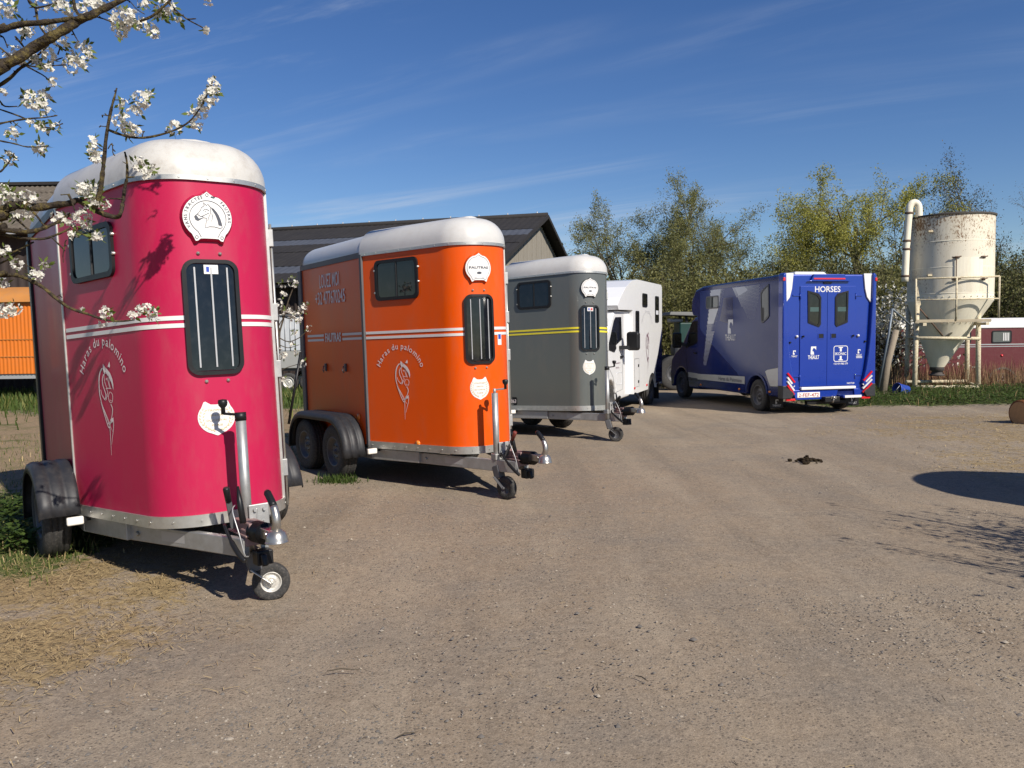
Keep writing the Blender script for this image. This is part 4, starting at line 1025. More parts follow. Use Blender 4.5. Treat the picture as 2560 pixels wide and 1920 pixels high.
    o_ = rrect(0.292, 1.225, 0.33, 0.33, 0.05); i_ = rrect(0.292, 1.225, 0.302, 0.302, 0.038); n = len(o_)
    mb.add([ft(*p) for p in o_] + [ft(*p) for p in i_], [(i, (i + 1) % n, n + (i + 1) % n, n + i) for i in range(n)])
    put_text(mb, 'IKONIC', ft, 0.292, 1.225, 0.055, 0.255, 0.012)
    for (w_, h_, z_) in ((.10, .02, 1.352), (.045, .07, 1.305), (.045, .07, 1.145), (.10, .02, 1.098)): mb.poly([ft(0.292 + a * w_ / 2, z_ + b * h_ / 2) for a, b in ((-1, -1), (1, -1), (1, 1), (-1, 1))])
    put_text(mb, '+32 474 985 579', ft, 0.292, 1.02, 0.036, 0.33, 0.015)
    fb = lambda x, y: X(x, y, 0.004)
    put_text(mb, 'NOT20', ft, 0.53, 0.615, 0.035, 0.17, 0.01)
    for cx in (-0.755, 0.728): horse_mark(mb, fb, cx, 1.265, 0.085); put_text(mb, 'THEAULT', fb, cx, 1.19, 0.035, 0.13, 0.015)
    stroke(mb, [(0.66, 1.16), (0.80, 1.16)], 0.012, fb); stroke(mb, [(0.66, 1.135), (0.80, 1.135)], 0.012, fb)
    mb.build('door_lettering', M_white, V)['kind'] = 'stuff'
    # header with brake lamp, roof hatch
    P = [(-0.50, 2.70), (-0.42, 2.72), (-0.36, 2.845), (0.34, 2.845), (0.40, 2.72), (0.48, 2.70)]
    rear_prism('rear_header', P, 0.0, 0.06, M_blue, 0.02)
    mb = MB(); mb.box(X(-0.01, 2.752, 0.058), (0.02, 0.72, 0.032)); mb.build('brake_lamp', M_red, V, 0.008)
    mb = MB(); mb.box(X(-0.02, 2.672, 0.012), (0.03, 0.19, 0.03)); mb.build('camera_bar', M_black, V, 0.008)
    mb = MB(); mb.loft([(0.55, 0.42, 2.83), (0.55, -0.42, 2.83), (1.35, -0.42, 2.83), (1.35, 0.42, 2.83)], [(0.66, 0.34, 2.95), (0.66, -0.34, 2.95), (1.25, -0.34, 2.95), (1.25, 0.34, 2.95)], 0, False, True); mb.build('roof_hatch', M_white, V, 0.02)
    # sill bar, bumper, step, plate, tow bar
    mb = MB(); mb.box(X(-0.003, 0.53, 0.03), (0.08, 1.25, 0.055)); mb.build('sill_bar', M_silver if False else M_white, V, 0.012)
    rear_prism('bumper', [(-0.80, 0.46), (-0.72, 0.30), (0.18, 0.30), (0.24, 0.50), (-0.80, 0.50)], -0.08, 0.03, M_blue, 0.012)
    rear_prism('bumper_corner', [(0.60, 0.50), (0.62, 0.33), (0.82, 0.33), (0.93, 0.43), (0.70, 0.50)], -0.08, 0.03, M_blue, 0.012)
    rear_prism('step_well', [(0.18, 0.50), (0.24, 0.345), (0.62, 0.345), (0.62, 0.50)], -0.15, 0.0, M_bluedark, 0.008)
    mb = MB(); mb.box(X(0.43, 0.355, 0.10), (0.24, 0.40, 0.05)); st = mb.build('step', M_blue, V, 0.01); mb = MB(); mb.box(X(0.45, 0.358, 0.222), (0.012, 0.38, 0.05)); mb.build('step_edge', M_white, st)
    rear_prism('number_plate', [(-0.70, 0.345), (-0.19, 0.345), (-0.19, 0.452), (-0.70, 0.452)], 0.031, 0.040, M_platewhite, 0.004)
    mb = MB(); put_text(mb, '2-FEF-472', lambda x, y: X(x, y, 0.043), -0.445, 0.398, 0.072, 0.46, 0.008); mb.build('plate_letters', M_platered, V)
    mb = MB(); mb.poly([X(a, b, 0.032) for a, b in ((-0.745, .345), (-0.703, .345), (-0.703, .452), (-0.745, .452))]); mb.build('plate_band', M_bluesticker, V)
    mb = MB(); mb.box(X(0.03, 0.30, 0.05), (0.20, 0.34, 0.11)); mb.box(X(0.03, .23, -.1), (.1, .9, .08)); tw = mb.build('tow_bracket', M_black, V, 0.012)
    mb = MB(); mb.lathe([(.0005, -.03), (.03, -.02), (.035, 0), (.03, .02), (.0005, .03)], X(0.04, 0.34, .17), (0, 0, 1), 12); mb.tube([X(0.04, .25, .06), X(.04, .25, .15), X(.04, .32, .17)], .018, 8); mb.box(X(.05, .34, .155), (.01, .12, .06)); mb.build('tow_ball', M_chrome, tw)
    for s in (-1, 1):
        wheel_parts(V, (0.95, s * (h - 0.12), 0.338), (0, s, 0), 0.345, 0.22, 0.225, M_rim, spokes=10)
        wheel_parts(V, (4.95, s * (h - 0.16), 0.338), (0, s, 0), 0.345, 0.22, 0.225, M_rim, spokes=10)
        mb = MB(); mb.box((0.43, s * (h - 0.16), 0.28), (0.012, 0.30, 0.36)); mf = mb.build('mudflap', M_black, V)
        mb = MB(); q = lambda x, y: Vector((0.42, s * (h - .16) - x, y)); horse_mark(mb, q, 0, .24, .09); put_text(mb, 'THEAULT', q, 0, .16, .04, .2, .02); mb.build('flap_lettering', M_bar, mf)
    mb = MB(); mb.box((2.4, 0, 0.36), (4.6, 1.5, 0.10)); mb.build('underframe', M_black, V)
make_van()

# ---------------------------------------------------------------- white horse truck
def make_truck():
    yt = -0.40
    F = Vector((math.sin(yt), -math.cos(yt), 0))
    T = thing('horse_truck', 'white horse truck facing the yard, cab half hidden behind the grey trailer', 'truck', frame((3.78, 20.5, -0.15), F))
    W = 2.2
    prof = [(-0.1, 0.47), (-0.1, 2.90), (0.0, 2.955), (2.45, 2.95), (2.9, 2.90), (3.4, 2.74), (3.85, 2.50), (4.08, 2.33), (4.0, 2.24), (2.82, 2.26), (2.78, 0.40), (1.42, 0.42)] + arc2(0.98, 0.35, 0.44, 8, 172, 12) + [(0.5, 0.5)]
    side_prism('box_body', prof, -W, 0, M_truck, T, 0.08, 4)
    cab = [(2.75, 0.36), (2.75, 2.24), (3.85, 2.23), (4.05, 2.16), (4.80, 1.50), (5.15, 1.32), (5.36, 1.02), (5.40, 0.5), (5.34, 0.30), (4.72, 0.32)] + arc2(4.26, 0.35, 0.44, 4, 176, 12) + [(3.8, 0.34)]
    side_prism('cab', cab, -W + 0.10, -0.10, M_truck, T, 0.06, 4)
    sd = lambda u, z, o=0.004: Vector((u, o, z)); cs = lambda u, z, o=0.004: Vector((u, -0.10 + o, z))
    P = [(4.42, 1.53), (4.02, 2.02), (3.90, 2.09), (3.46, 2.10), (3.42, 1.62), (3.9, 1.50)]
    mb = MB(); mb.loft([cs(u, z, 0.001) for u, z in P][::-1], [cs(u, z, 0.010) for u, z in P][::-1]); mb.build('cab_side_window', M_glass, T)
    mb = MB(); mb.add([(4.075, -W + .22, 2.14), (4.80, -W + .18, 1.515), (4.80, -.18, 1.515), (4.075, -.22, 2.14)], [(0, 1, 2, 3)])

    ws = mb.build('windscreen', M_glass, T); ws.location = (0.012, 0, 0.012)
    mb = MB(); mb.poly([(4.30, -.42, 1.972), (4.30, -.32, 1.972), (4.24, -.32, 2.024), (4.24, -.42, 2.024)]); mb.build('sticker', M_dots, ws)
    mb = MB(); stroke(mb, [(3.36, 2.16), (3.34, 0.55), (3.86, 0.52), (4.1, 0.85), (4.46, 1.1), (4.47, 1.5)], 0.012, lambda u, z: cs(u, z, 0.003)); mb.build('door_gap', M_trim, T)
    mb = MB(); mb.box((3.46, -0.085, 1.25), (0.17, 0.04, 0.05)); mb.build('door_handle', M_black, T, 0.01)
    mb = MB(); mb.box((3.42, 0.16, 1.585), (0.16, 0.28, 0.40)); mi = mb.build('mirror', M_black, T, 0.06, 4)
    mb = MB(); mb.beam((3.6, -.1, 1.45), (3.46, .08, 1.45), .08, .08); mb.build('mirror_arm', M_black, mi)
    mb = MB(); mb.poly([cs(u, z, 0.012) for u, z in [(4.42, 1.53), (4.44, 1.42), (4.0, 1.36), (3.86, 1.44), (3.9, 1.52)]]); mb.build('mirror_base', M_black, T)
    mb = MB(); ring(mb, rrect(3.62, 0.80, 0.42, 0.26, 0.04), rrect(3.62, .80, .40, .24, .03), lambda x, y, o: cs(x, y, o), 0.001, 0.006); mb.build('fuel_flap', M_dots, T)
    def win(cx, cz, w, h, rail=None):
        o_ = rrect(cx, cz, w, h, 0.05); i_ = rrect(cx, cz, w - .07, h - .07, 0.035)
        mb = MB(); ring(mb, o_, i_, lambda x, y, o: sd(x, y, o), 0.001, 0.018); f = mb.build('side_window_frame', M_black, T); mb = MB(); mb.poly([sd(u, z, .010) for u, z in i_]); mb.build('pane', M_glass, f)
        if rail: mb = MB(); mb.poly([sd(cx + a * (w / 2 - .04), rail + b * .05, .012) for a, b in ((-1, -1), (-1, 1), (1, 1), (1, -1))]); mb.build('rail', M_dots, f)
    win(1.75, 2.51, 0.46, 0.31); win(0.50, 2.33, 0.38, 0.64, 2.25); win(2.46, 1.92, 0.30, 0.66)
    mb = MB(); mb.poly([sd(u, z, 0.004) for u, z in [(-0.085, 1.88), (-0.085, 0.52), (0.62, 0.52), (0.64, 0.84)]]); mb.build('blue_corner', M_bluedark, T)
    mb = MB(); stroke(mb, [(2.70, 1.18), (2.29, 1.18), (2.29, 0.55), (2.70, 0.55), (2.70, 1.18)], 0.010, lambda u, z: sd(u, z, .003)); mb.build('locker_gap', M_trim, T)
    for z in (1.02, 0.66):
        mb = MB(); mb.box((2.36, 0.008, z), (0.06, 0.02, 0.06)); mb.build('locker_latch', M_black, T, 0.006)
    for u in (2.72, 1.56):
        mb = MB(); mb.box((u, 0.006, 0.53), (0.09, 0.02, 0.05)); mb.build('side_lamp', M_red, T, 0.008)
    mb = MB(); put_arc(mb, 'Haras du palomino', lambda x, y: sd(-x, y, 0.004), -1.50, 1.85, 0.50, 0.38, math.radians(165), math.radians(15), 0.085, 0.008); mb.build('stud_lettering', mat('pale grey vinyl', (0.55, 0.54, 0.56), 0.4), T)
    mb = MB(); stud_logo(mb, lambda x, y: sd(1.50 - x * 1.5, 1.38 + y * 1.55, 0.004)); mb.build('horse_drawing', mat('plum vinyl', (0.16, 0.06, 0.10), 0.4), T)
    mb = MB(); put_text(mb, 'Haras du palomino', lambda x, y: cs(-x, y, 0.004), -3.78, 1.13, 0.03, 0.5, 0.01); put_text(mb, '0477 670 245', lambda x, y: cs(-x, y, 0.004), -3.76, 1.03, 0.03, 0.26, 0.01); mb.build('door_lettering', mat('plum vinyl', (0.16, 0.06, 0.10), 0.4), T)
    mb = MB(); mb.box((5.39, -W / 2, 0.55), (0.06, 1.9, 0.34)); mb.build('front_bumper', M_trim, T, 0.04)
    for y in (-.32, -W + .32):
        mb = MB(); mb.box((5.28, y, 1.0), (0.16, 0.3, 0.2)); mb.build('headlamp', M_lamp, T, 0.05)
    for v, s in ((-0.22, 1), (-W + .22, -1)):
        wheel_parts(T, (4.26, v, 0.345), (0, s, 0), 0.35, 0.22, 0.215, M_rim); wheel_parts(T, (0.98, v + s * .08, 0.345), (0, s, 0), 0.35, 0.24, 0.215, M_rim)
    mb = MB(); mb.box((2.2, -W / 2, 0.4), (4.2, 1.5, 0.12)); mb.build('underframe', M_black, T)
    mb = MB(); mb.box((0.42, -.12, .34), (.02, .3, .44)); mb.build('mudflap', M_black, T)
make_truck()

# ---------------------------------------------------------------- barns
M_roofdark = mat('dark fibre cement roof', (0.030, 0.028, 0.028), rough=0.85, var=0.25, vscale=1.2, dirt=0.35, dirtcol=(0.05, 0.047, 0.045), spec=0.2)
M_rooflight = mat('weathered translucent sheets', (0.072, 0.08, 0.10), rough=0.7, var=0.25, vscale=2, spec=0.2)
M_roofbrown = mat('mossy brown roof', (0.11, 0.093, 0.075), rough=0.9, var=0.35, vscale=3, dirt=0.4, dirtcol=(0.2, 0.17, 0.12), spec=0.1)
M_wood = mat('grey weathered boards', (0.27, 0.245, 0.205), rough=0.85, var=0.35, vscale=5, stretch=(8, 8, 0.5), dirt=0.4, dirtcol=(0.12, 0.11, 0.09), spec=0.15)
M_brownwall = mat('dark brown cladding', (0.048, 0.036, 0.032), rough=0.7, var=0.15, spec=0.2)
def corrugated(mb, A, B, C, D, pitch, depth, cols=None):
    """wavy sheet on quad A-B (along) / D-C (along), waves run from A to D"""
    A, B, C, D = map(Vector, (A, B, C, D)); n = cols or int((B - A).length / pitch) * 4
    nrm = (B - A).cross(D - A).normalized(); V = []
    for i in range(n + 1):
        t = i / n; o = nrm * depth * math.sin(2 * math.pi * i / 4)
        V += [A.lerp(B, t) + o, D.lerp(C, t) + o]
    mb.add(V, [(2 * i, 2 * i + 2, 2 * i + 3, 2 * i + 1) for i in range(n)], 0, True)
def make_barn():
    ap = Vector((1.25, 37.5, 0)); g = Vector((0.27, 0.963, 0)).normalized(); r = Vector((-g.y, g.x, 0))     # gable line, ridge direction
    hw = 9.0; ez = 3.8; L = 34.0
    B = thing('barn', 'long barn with dark corrugated roof and grey board gable behind the orange trailer', 'barn', Matrix.Translation((ap.x, ap.y, 0)))
    P = lambda along, across, z: r * along + g * across + Vector((0, 0, z))
    zr_ = lambda a: 6.98 - (6.98 - ez) * abs(a) / hw
    rows = 8
    for s in (-1, 1):
        for k in range(rows):
            a0, a1 = hw * 1.04 * k / rows, hw * 1.04 * (k + 1) / rows + 0.12
            off = 0.035 * (rows - k) * 0 + 0.02 * (k % 2)
            mb = MB(); q = lambda al, ac: P(al, s * ac, zr_(ac) + off)
            if s < 0: corrugated(mb, q(-0.5, a1), q(L, a1), q(L, a0), q(-0.5, a0), 0.30, 0.009)
            else: mb.poly([q(-0.5, a0), q(L, a0), q(L, a1), q(-0.5, a1)])
            mb.build('roof_sheet_row', M_rooflight if (s < 0 and k in (2, 6)) else M_roofdark, B)
    mb = MB(); mb.tube([P(-.5, 0, 7.02), P(L, 0, 7.02)], 0.12, 6); mb.build('ridge_cap', M_roofdark, B)
    mb = MB()
    for i in range(24): mb.tube([P(i * 1.4, 0, 7.08), P(i * 1.4, 0, 7.20)], 0.03, 5)
    mb.build('fixings', M_bar, B)
    for s in (-1, 1):
        mb = MB(); mb.beam(P(-0.52, 0, 6.95), P(-0.52, s * hw * 1.05, zr_(hw * 1.05) - .03), 0.06, 0.16); mb.build('barge_board', M_roofdark, B)
        mb = MB(); mb.poly([P(0, s * hw, 0), P(L, s * hw, 0), P(L, s * hw, ez), P(0, s * hw, ez)]); w = mb.build('side_wall', M_brownwall, B)
        if s < 0:
            mb = MB()
            for i in range(110):
                al = i * 0.3; mb.box(P(al, s * (hw + 0.03), 1.85), (0.07, 0.07, 3.7), Matrix.Rotation(math.atan2(r.y, r.x), 3, 'Z'))
            o = mb.build('cladding_ribs', M_brownwall, w); o['kind'] = 'stuff'
        mb = MB(); mb.beam(P(-.2, s * hw * 1.05, ez - .28), P(L, s * hw * 1.05, ez - .28), 0.14, 0.1); mb.build('gutter', M_black, B)
    mb = MB(); mb.poly([P(0.05, -hw, 0), P(0.05, hw, 0), P(0.05, hw, ez), P(.05, 0, 6.93), P(0.05, -hw, ez)]); mb.build('gable_backing', M_brownwall, B)
    rnd = random.Random(5)
    n = 62
    for i in range(n):
        ac = -hw + 2 * hw * (i + 0.5) / n; h = zr_(ac) - 0.15; lo = 1.9
        mb = MB(); mb.box(P(-0.01 - rnd.uniform(0, .02), ac, (h + lo) / 2), (0.03, 2 * hw / n - 0.018, h - lo), Matrix.Rotation(math.atan2(g.y, g.x) - math.pi / 2, 3, 'Z')); mb.build('plank', M_wood, B)
make_barn()
def make_left_barn():
    B = thing('barn', 'mossy brown roofed barn with dark brown walls behind the blossom at left', 'barn', Matrix.Translation((-14.5, 28.0, 0)))
    x0, x1 = -9.0, 1.9
    for k in range(5):
        t0, t1 = k / 5, (k + 1) / 5 + 0.02
        y0, z0, y1, z1 = 5.5 * t0, 5.6 + 2.45 * t0, 5.5 * t1, 5.6 + 2.45 * t1
        mb = MB(); corrugated(mb, (x0, y0 - .6, z0 - .25), (x1, y0 - .6, z0 - .25), (x1, y1 - .6, z1 - .25), (x0, y1 - .6, z1 - .25), 0.2, 0.03); mb.build('roof_sheet_row', M_roofbrown, B)
    mb = MB(); mb.beam((x0, 4.95, 7.86), (x1, 4.95, 7.86), 0.5, 0.12); mb.build('ridge_cap', M_roofdark, B)
    mb = MB(); mb.poly([(x0, 4.95, 7.8), (x1, 4.95, 7.8), (x1, 11, 5.2), (x0, 11, 5.2)]); mb.build('back_roof', M_roofbrown, B)
    mb = MB(); corrugated(mb, (x0, 0, -.3), (x1, 0, -.3), (x1, 0, 5.5), (x0, 0, 5.5), 0.28, 0.03); mb.build('front_wall', M_brownwall, B)
    mb = MB(); mb.poly([(x1 - .05, 0, -.3), (x1 - .05, 11, -.3), (x1 - .05, 11, 5.2), (x1 - .05, 4.95, 7.7), (x1 - .05, 0, 5.5)]); mb.build('gable_wall', M_brownwall, B)
    mb = MB(); mb.beam((x0, -.62, 5.25), (x1, -.62, 5.25), 0.1, 0.16); mb.build('eave_board', M_bar, B)
make_left_barn()

# ---------------------------------------------------------------- orange site wagon at left
def make_wagon():
    M_w = mat('orange wagon paint', (0.60, 0.155, 0.016), rough=0.55, var=0.06, vscale=2, dirt=0.12, spec=0.3)
    M_wr = mat('rusty orange roof', (0.45, 0.19, 0.05), rough=0.7, var=0.2, vscale=2, dirt=0.25, spec=0.2)
    T = thing('site_wagon', 'orange corrugated site wagon with curved roof standing on the grass at left', 'wagon', Matrix.Translation((-15.6, 23.6, -0.13)))
    x0, x1 = -4.2, 2.15
    mb = MB(); corrugated(mb, (x0, 0, 0.78), (x1, 0, 0.78), (x1, 0, 2.86), (x0, 0, 2.86), 0.11, 0.014); mb.build('side_wall', M_w, T)
    mb = MB(); corrugated(mb, (x1, 0, .78), (x1, 2.3, .78), (x1, 2.3, 2.86), (x1, 0, 2.86), 0.11, 0.014); mb.build('end_wall', M_w, T)
    mb = MB(); A = [(x0, 1.15 - 1.28 * math.cos(t), 2.86 + 0.50 * math.sin(t)) for t in [i * math.pi / 12 for i in range(13)]]; B = [(x1 - .1, p[1], p[2]) for p in A]; C = [(x1 + .12, 1.15 + (p[1] - 1.15) * .75, 2.86 + (p[2] - 2.86) * .72) for p in A]
    mb.loft(A, B, 0, False, False, False, True); mb.loft(B, C, 0, False, False, False, True); mb.poly(C[::-1]); mb.build('roof', M_wr, T)
    mb = MB(); mb.box(((x0 + x1) / 2, -0.03, 2.84), (x1 - x0, 0.06, 0.05)); mb.build('roof_edge', M_wr, T)
    for z in (1.28, 1.78):
        mb = MB(); mb.box(((x0 + x1) / 2, -.018, z), (x1 - x0, 0.012, 0.018)); mb.build('wall_seam', M_wr, T)
    mb = MB(); ring(mb, rrect(0.25, 2.17, 0.80, 1.0, 0.02), rrect(0.25, 2.17, 0.73, 0.93, 0.02), lambda x, y, o: Vector((x, -o, y)), 0.0, 0.04); h = mb.build('hatch_frame', M_bar, T)
    mb = MB(); mb.box((-.12, -.045, 1.85), (.06, .02, .1)); mb.build('hatch_lock', M_black, h)
    mb = MB(); mb.box(((x0 + x1) / 2, 0.1, 0.70), (x1 - x0, 0.1, 0.13)); mb.build('chassis_beam', M_bar, T)
    mb = MB(); mb.box(((x0 + x1) / 2, 1.2, 0.72), (x1 - x0, 2.0, 0.1)); mb.build('floor', M_black, T)
    for x in (-2.6, 2.6 - 1.0):
        for y in (0.75, 2.0): wheel_parts(T, (x, y, 0.36), (0, -1, 0), 0.36, 0.18, 0.2, M_rim)
make_wagon()

# ---------------------------------------------------------------- small livestock trailer far behind, between pink and orange
def make_box_trailer():
    c = at(722, 935, 26.0)
    T = thing('livestock_trailer', 'small pale grey trailer with wire cage front, seen between pink and orange trailers', 'trailer', Matrix.Translation((c.x, 26.0, -0.13)))
    Mg = mat('pale grey trailer panel', (0.30, 0.30, 0.285), rough=0.6, dirt=0.2); Mwp = mat('white cage sheet', (0.48, 0.50, 0.52), rough=0.5)
    mb = MB(); mb.box((0.55, 0.9, 1.02), (2.2, 1.7, 0.55)); mb.build('body', Mg, T, 0.02)
    mb = MB(); mb.box((0.65, 0.9, 1.86), (1.85, 1.66, 1.12)); mb.build('cage_cover', Mwp, T, 0.03)
    mb = MB()
    for i in range(12): mb.tube([(-0.26 + i * 0.165, 0.05, 1.30), (-0.26 + i * 0.165, 0.05, 2.42)], 0.012, 5)
    mb.build('cage_wires', M_bar, T)
    mb = MB(); mb.box((0.65, .9, 2.45), (1.95, 1.75, .06)); mb.build('top_rail', M_trim, T)
    mb = MB(); mb.tube([(0.42, .03, .85), (.42, .02, 1.2), (.36, .02, 1.2), (.36, .03, .85)], .014, 5); mb.build('handle', M_black, T)
    mb = MB(); mb.box((0.55, .9, .70), (2.3, 1.6, .08)); mb.build('chassis', M_black, T)
    for x in (0.0, 0.66):
        for y in (0.0, 1.75): wheel_parts(T, (x, y, .30), (0, -1, 0), .30, .17, .18, M_rimlight)
make_box_trailer()

# ---------------------------------------------------------------- feed silo
M_silo = mat('stained cream silo paint lightened for bounce', (0.80, 0.745, 0.60), rough=0.6, var=0.18, vscale=2.2, stretch=(1, 1, 0.22), dirt=0.3, dirtcol=(0.42, 0.33, 0.2), spec=0.3)  # lighter than the tank paint, in place of light bounced onto the hopper
def rust_paint():
    m = mat('rust flecked cream steel', (0.60, 0.53, 0.37), rough=0.65, var=0.15, vscale=8, dirt=0.95, dirtcol=(0.20, 0.10, 0.05), spec=0.25); return m
M_siloleg = rust_paint()
def silo_tank_mat():
    m = mat('silo tank paint', (0.70, 0.645, 0.52), rough=0.55, var=0.12, vscale=1.6, stretch=(1, 1, 0.18), dirt=0.5, dirtcol=(0.42, 0.34, 0.22), spec=0.3)
    n, l = m.node_tree.nodes, m.node_tree.links; b = n['Principled BSDF']
    src = b.inputs['Base Color'].links[0].from_socket
    tc = n.new('ShaderNodeTexCoord')
    mpz = n.new('ShaderNodeMapping'); mpz.inputs['Scale'].default_value = (1, 1, .45); l.new(tc.outputs['Object'], mpz.inputs['Vector'])
    nz = n.new('ShaderNodeTexNoise'); nz.inputs['Scale'].default_value = 30; nz.inputs['Detail'].default_value = 8; nz.inputs['Roughness'].default_value = .7; l.new(mpz.outputs[0], nz.inputs['Vector'])
    n2 = n.new('ShaderNodeTexNoise'); n2.inputs['Scale'].default_value = 1.3; n2.inputs['Detail'].default_value = 3; l.new(tc.outputs['Object'], n2.inputs['Vector'])
    sp = n.new('ShaderNodeSeparateXYZ'); l.new(tc.outputs['Object'], sp.inputs[0])
    mz = n.new('ShaderNodeMapRange'); mz.inputs['From Min'].default_value = 3.6; mz.inputs['From Max'].default_value = 4.9; mz.inputs['To Min'].default_value = 0.0; mz.inputs['To Max'].default_value = 0.12; l.new(sp.outputs['Z'], mz.inputs['Value'])
    ad = n.new('ShaderNodeMath'); l.new(nz.outputs['Fac'], ad.inputs[0]); l.new(mz.outputs[0], ad.inputs[1])
    a2 = n.new('ShaderNodeMath'); l.new(ad.outputs[0], a2.inputs[0]); 
    mr0 = n.new('ShaderNodeMapRange'); mr0.inputs['To Min'].default_value = -0.24; mr0.inputs['To Max'].default_value = 0.20; l.new(n2.outputs['Fac'], mr0.inputs['Value']); l.new(mr0.outputs[0], a2.inputs[1])
    mr = n.new('ShaderNodeMapRange'); mr.inputs['From Min'].default_value = 0.60; mr.inputs['From Max'].default_value = 0.67; l.new(a2.outputs[0], mr.inputs['Value'])
    mx = n.new('ShaderNodeMixRGB'); mx.inputs['Color2'].default_value = (0.20, 0.11, 0.05, 1); l.new(mr.outputs[0], mx.inputs['Fac']); l.new(src, mx.inputs['Color1'])
    l.new(mx.outputs[0], b.inputs['Base Color']); return m
def make_silo():
    cx, cy, gz = 12.98, 24.1, -0.14
    T = thing('feed_silo', 'tall cream feed silo with rust streaks on a pipe frame', 'silo', Matrix.Translation((cx, cy, gz)))
    R = 1.14; zb, zt = 2.74, 5.02
    mb = MB(); lo = Matrix.Rotation(0, 3, 'Z')
    V = []; n = 48; sh = Vector((0.07, 0, 0))
    prof = [(R * 1.0, zb), (R * 1.005, zb + .5), (R, zb + 1.2), (R, zt)]
    mb.lathe(prof, (0, 0, 0), (0, 0, 1), n); tk = mb.build('tank', silo_tank_mat(), T)
    tk.modifiers.new('shear', 'SIMPLE_DEFORM') if False else None
    for zz in (zb + 0.02, zb + 0.76, zb + 1.5):
        mb = MB(); mb.lathe([(R + .002, zz - .012), (R + .012, zz), (R + .002, zz + .012)], (0, 0, 0), (0, 0, 1), n); mb.build('tank_seam', M_silo, tk)
    mb = MB(); mb.lathe([(R + .03, zt - .05), (R + .04, zt + .0), (R * .5, zt + .09), (0.0005, zt + .13)], (0, 0, 0), (0, 0, 1), n); mb.build('lid', mat('rusty dark lid', (0.05, 0.042, 0.035), .8), T)
    mb = MB(); A = [Vector((R * math.cos(t), R * math.sin(t), zb)) for t in [2 * math.pi * i / n for i in range(n)]]; Bm = [Vector((-0.06 + .86 * R * math.cos(t), .86 * R * math.sin(t), 2.35)) for t in [2 * math.pi * i / n for i in range(n)]]; C = [Vector((-0.33 + .2 * math.cos(t), .2 * math.sin(t), 0.62)) for t in [2 * math.pi * i / n for i in range(n)]]
    A2 = [Vector((p.x, p.y, zb - .18)) for p in A]
    mb.loft(A2, A, 0, False, False, True, True); mb.loft(C, A2, 0, False, False, True, True); mb.poly([Vector(p) for p in C][::-1]); hp = mb.build('hopper', M_silo, T)
    mb = MB()
    for i in range(20):
        t = -math.pi / 2 + (i - 10) * 0.16; p = Vector((R * math.cos(t), R * math.sin(t), zb - .08)); mb.lathe([(.016, -.0), (.012, .02), (.0005, .025)], p, (math.cos(t), math.sin(t), 0), 6)
    for i in range(14):
        t = -math.pi / 2 + (i - 7) * 0.2; k = .33; p = Vector((-.33 * k + (R * (1 - k) + .2 * k) * math.cos(t), (R * (1 - k) + .2 * k) * math.sin(t), (zb - .18) * (1 - k) + .62 * k)); mb.lathe([(.016, -.0), (.012, .02), (.0005, .025)], p, (math.cos(t), math.sin(t), -.5), 6)
    mb.build('bolts', M_siloleg, hp)
    mb = MB(); mb.lathe([(.19, .62), (.2, .52), (.15, .5), (.15, .42), (.21, .4), (.21, .36), (.0005, .36)], (-.33, 0, 0), (0, 0, 1), 20); mb.build('outlet', mat('dark outlet', (.06, .05, .045), .7), T)
    # inspection hatch
    mb = MB(); P = [(-.42, zb + .76), (.34, zb + .76), (.34, zb + 1.22), (-.42, zb + 1.22)]; w = lambda a, z, o: Vector(((R + o) * math.sin(a), -(R + o) * math.cos(a), z))
    pts = [(-.35 + .64 * i / 8 - .0, None) for i in range(9)]
    for i in range(8):
        a, b = pts[i][0], pts[i + 1][0]; mb.add([w(a, zb + .40, .015), w(b, zb + .40, .015), w(b, zb + 1.02, .015), w(a, zb + 1.02, .015)], [(0, 1, 2, 3)], 0, True)
    ht = mb.build('hatch', M_silo, T)
    for zz in (zb + .40, zb + 1.02):
        for a in (-.36, .30):
            mb = MB(); mb.tube([w(a - .10, zz + .0, .05), w(a, zz, .06), w(a + .10, zz + .02, .05)], .018, 6); mb.box(w(a, zz, .02), (.06, .05, .06)); mb.build('hatch_clamp', mat('rusty iron', (.12, .075, .05), .8), ht)
    mb = MB(); mb.tube([w(-.36, zb + .4, .04), w(-.36, zb + 1.0, .04)], .012, 6); mb.build('hatch_rod', mat('rusty iron', (.12, .075, .05), .8), ht)
    for a, z in ((-.95, zb + 1.80), (-.95, zb + .55)):
        mb = MB(); mb.box(w(a, z, .05), (.12, .09, .05)); mb.build('lug', M_siloleg, T)
    # four legs with gusset plates
    legs = [(-1.42, -0.85), (0.45, -0.80), (1.0, 0.75), (-0.85, 0.8)]
    for i, (x, y) in enumerate(legs):
        lean = 0.10 if i < 2 else 0.0
        top = Vector((x + (0.08 if x < 0 else -.0), y + .08, 2.42)); bot = Vector((x, y, -0.35))
        mb = MB(); mb.tube([bot, top], 0.068, 12); lg = mb.build('leg', M_siloleg, T)
        q = Vector((x, y, 0)).normalized() if i != 1 else Vector((.9, -.45, 0)).normalized()
        mb = MB(); pl = [top + Vector((-.02, 0, -.1)), top + Vector((.1, 0, .02)), top + Vector((.06, .12, .55)), top + Vector((-.01, .06, .1))]
        mb.loft(pl, [p + Vector((0.02, .02, 0)) for p in pl]); mb.build('gusset', M_siloleg, lg)
    def bar(name, a, b, r, m=M_siloleg): mb = MB(); mb.tube([a, b], r, 10); return mb.build(name, m, T)
    bar('cross_bar', (-1.40, -.86, 1.50), (.46, -.82, 1.46), 0.045)
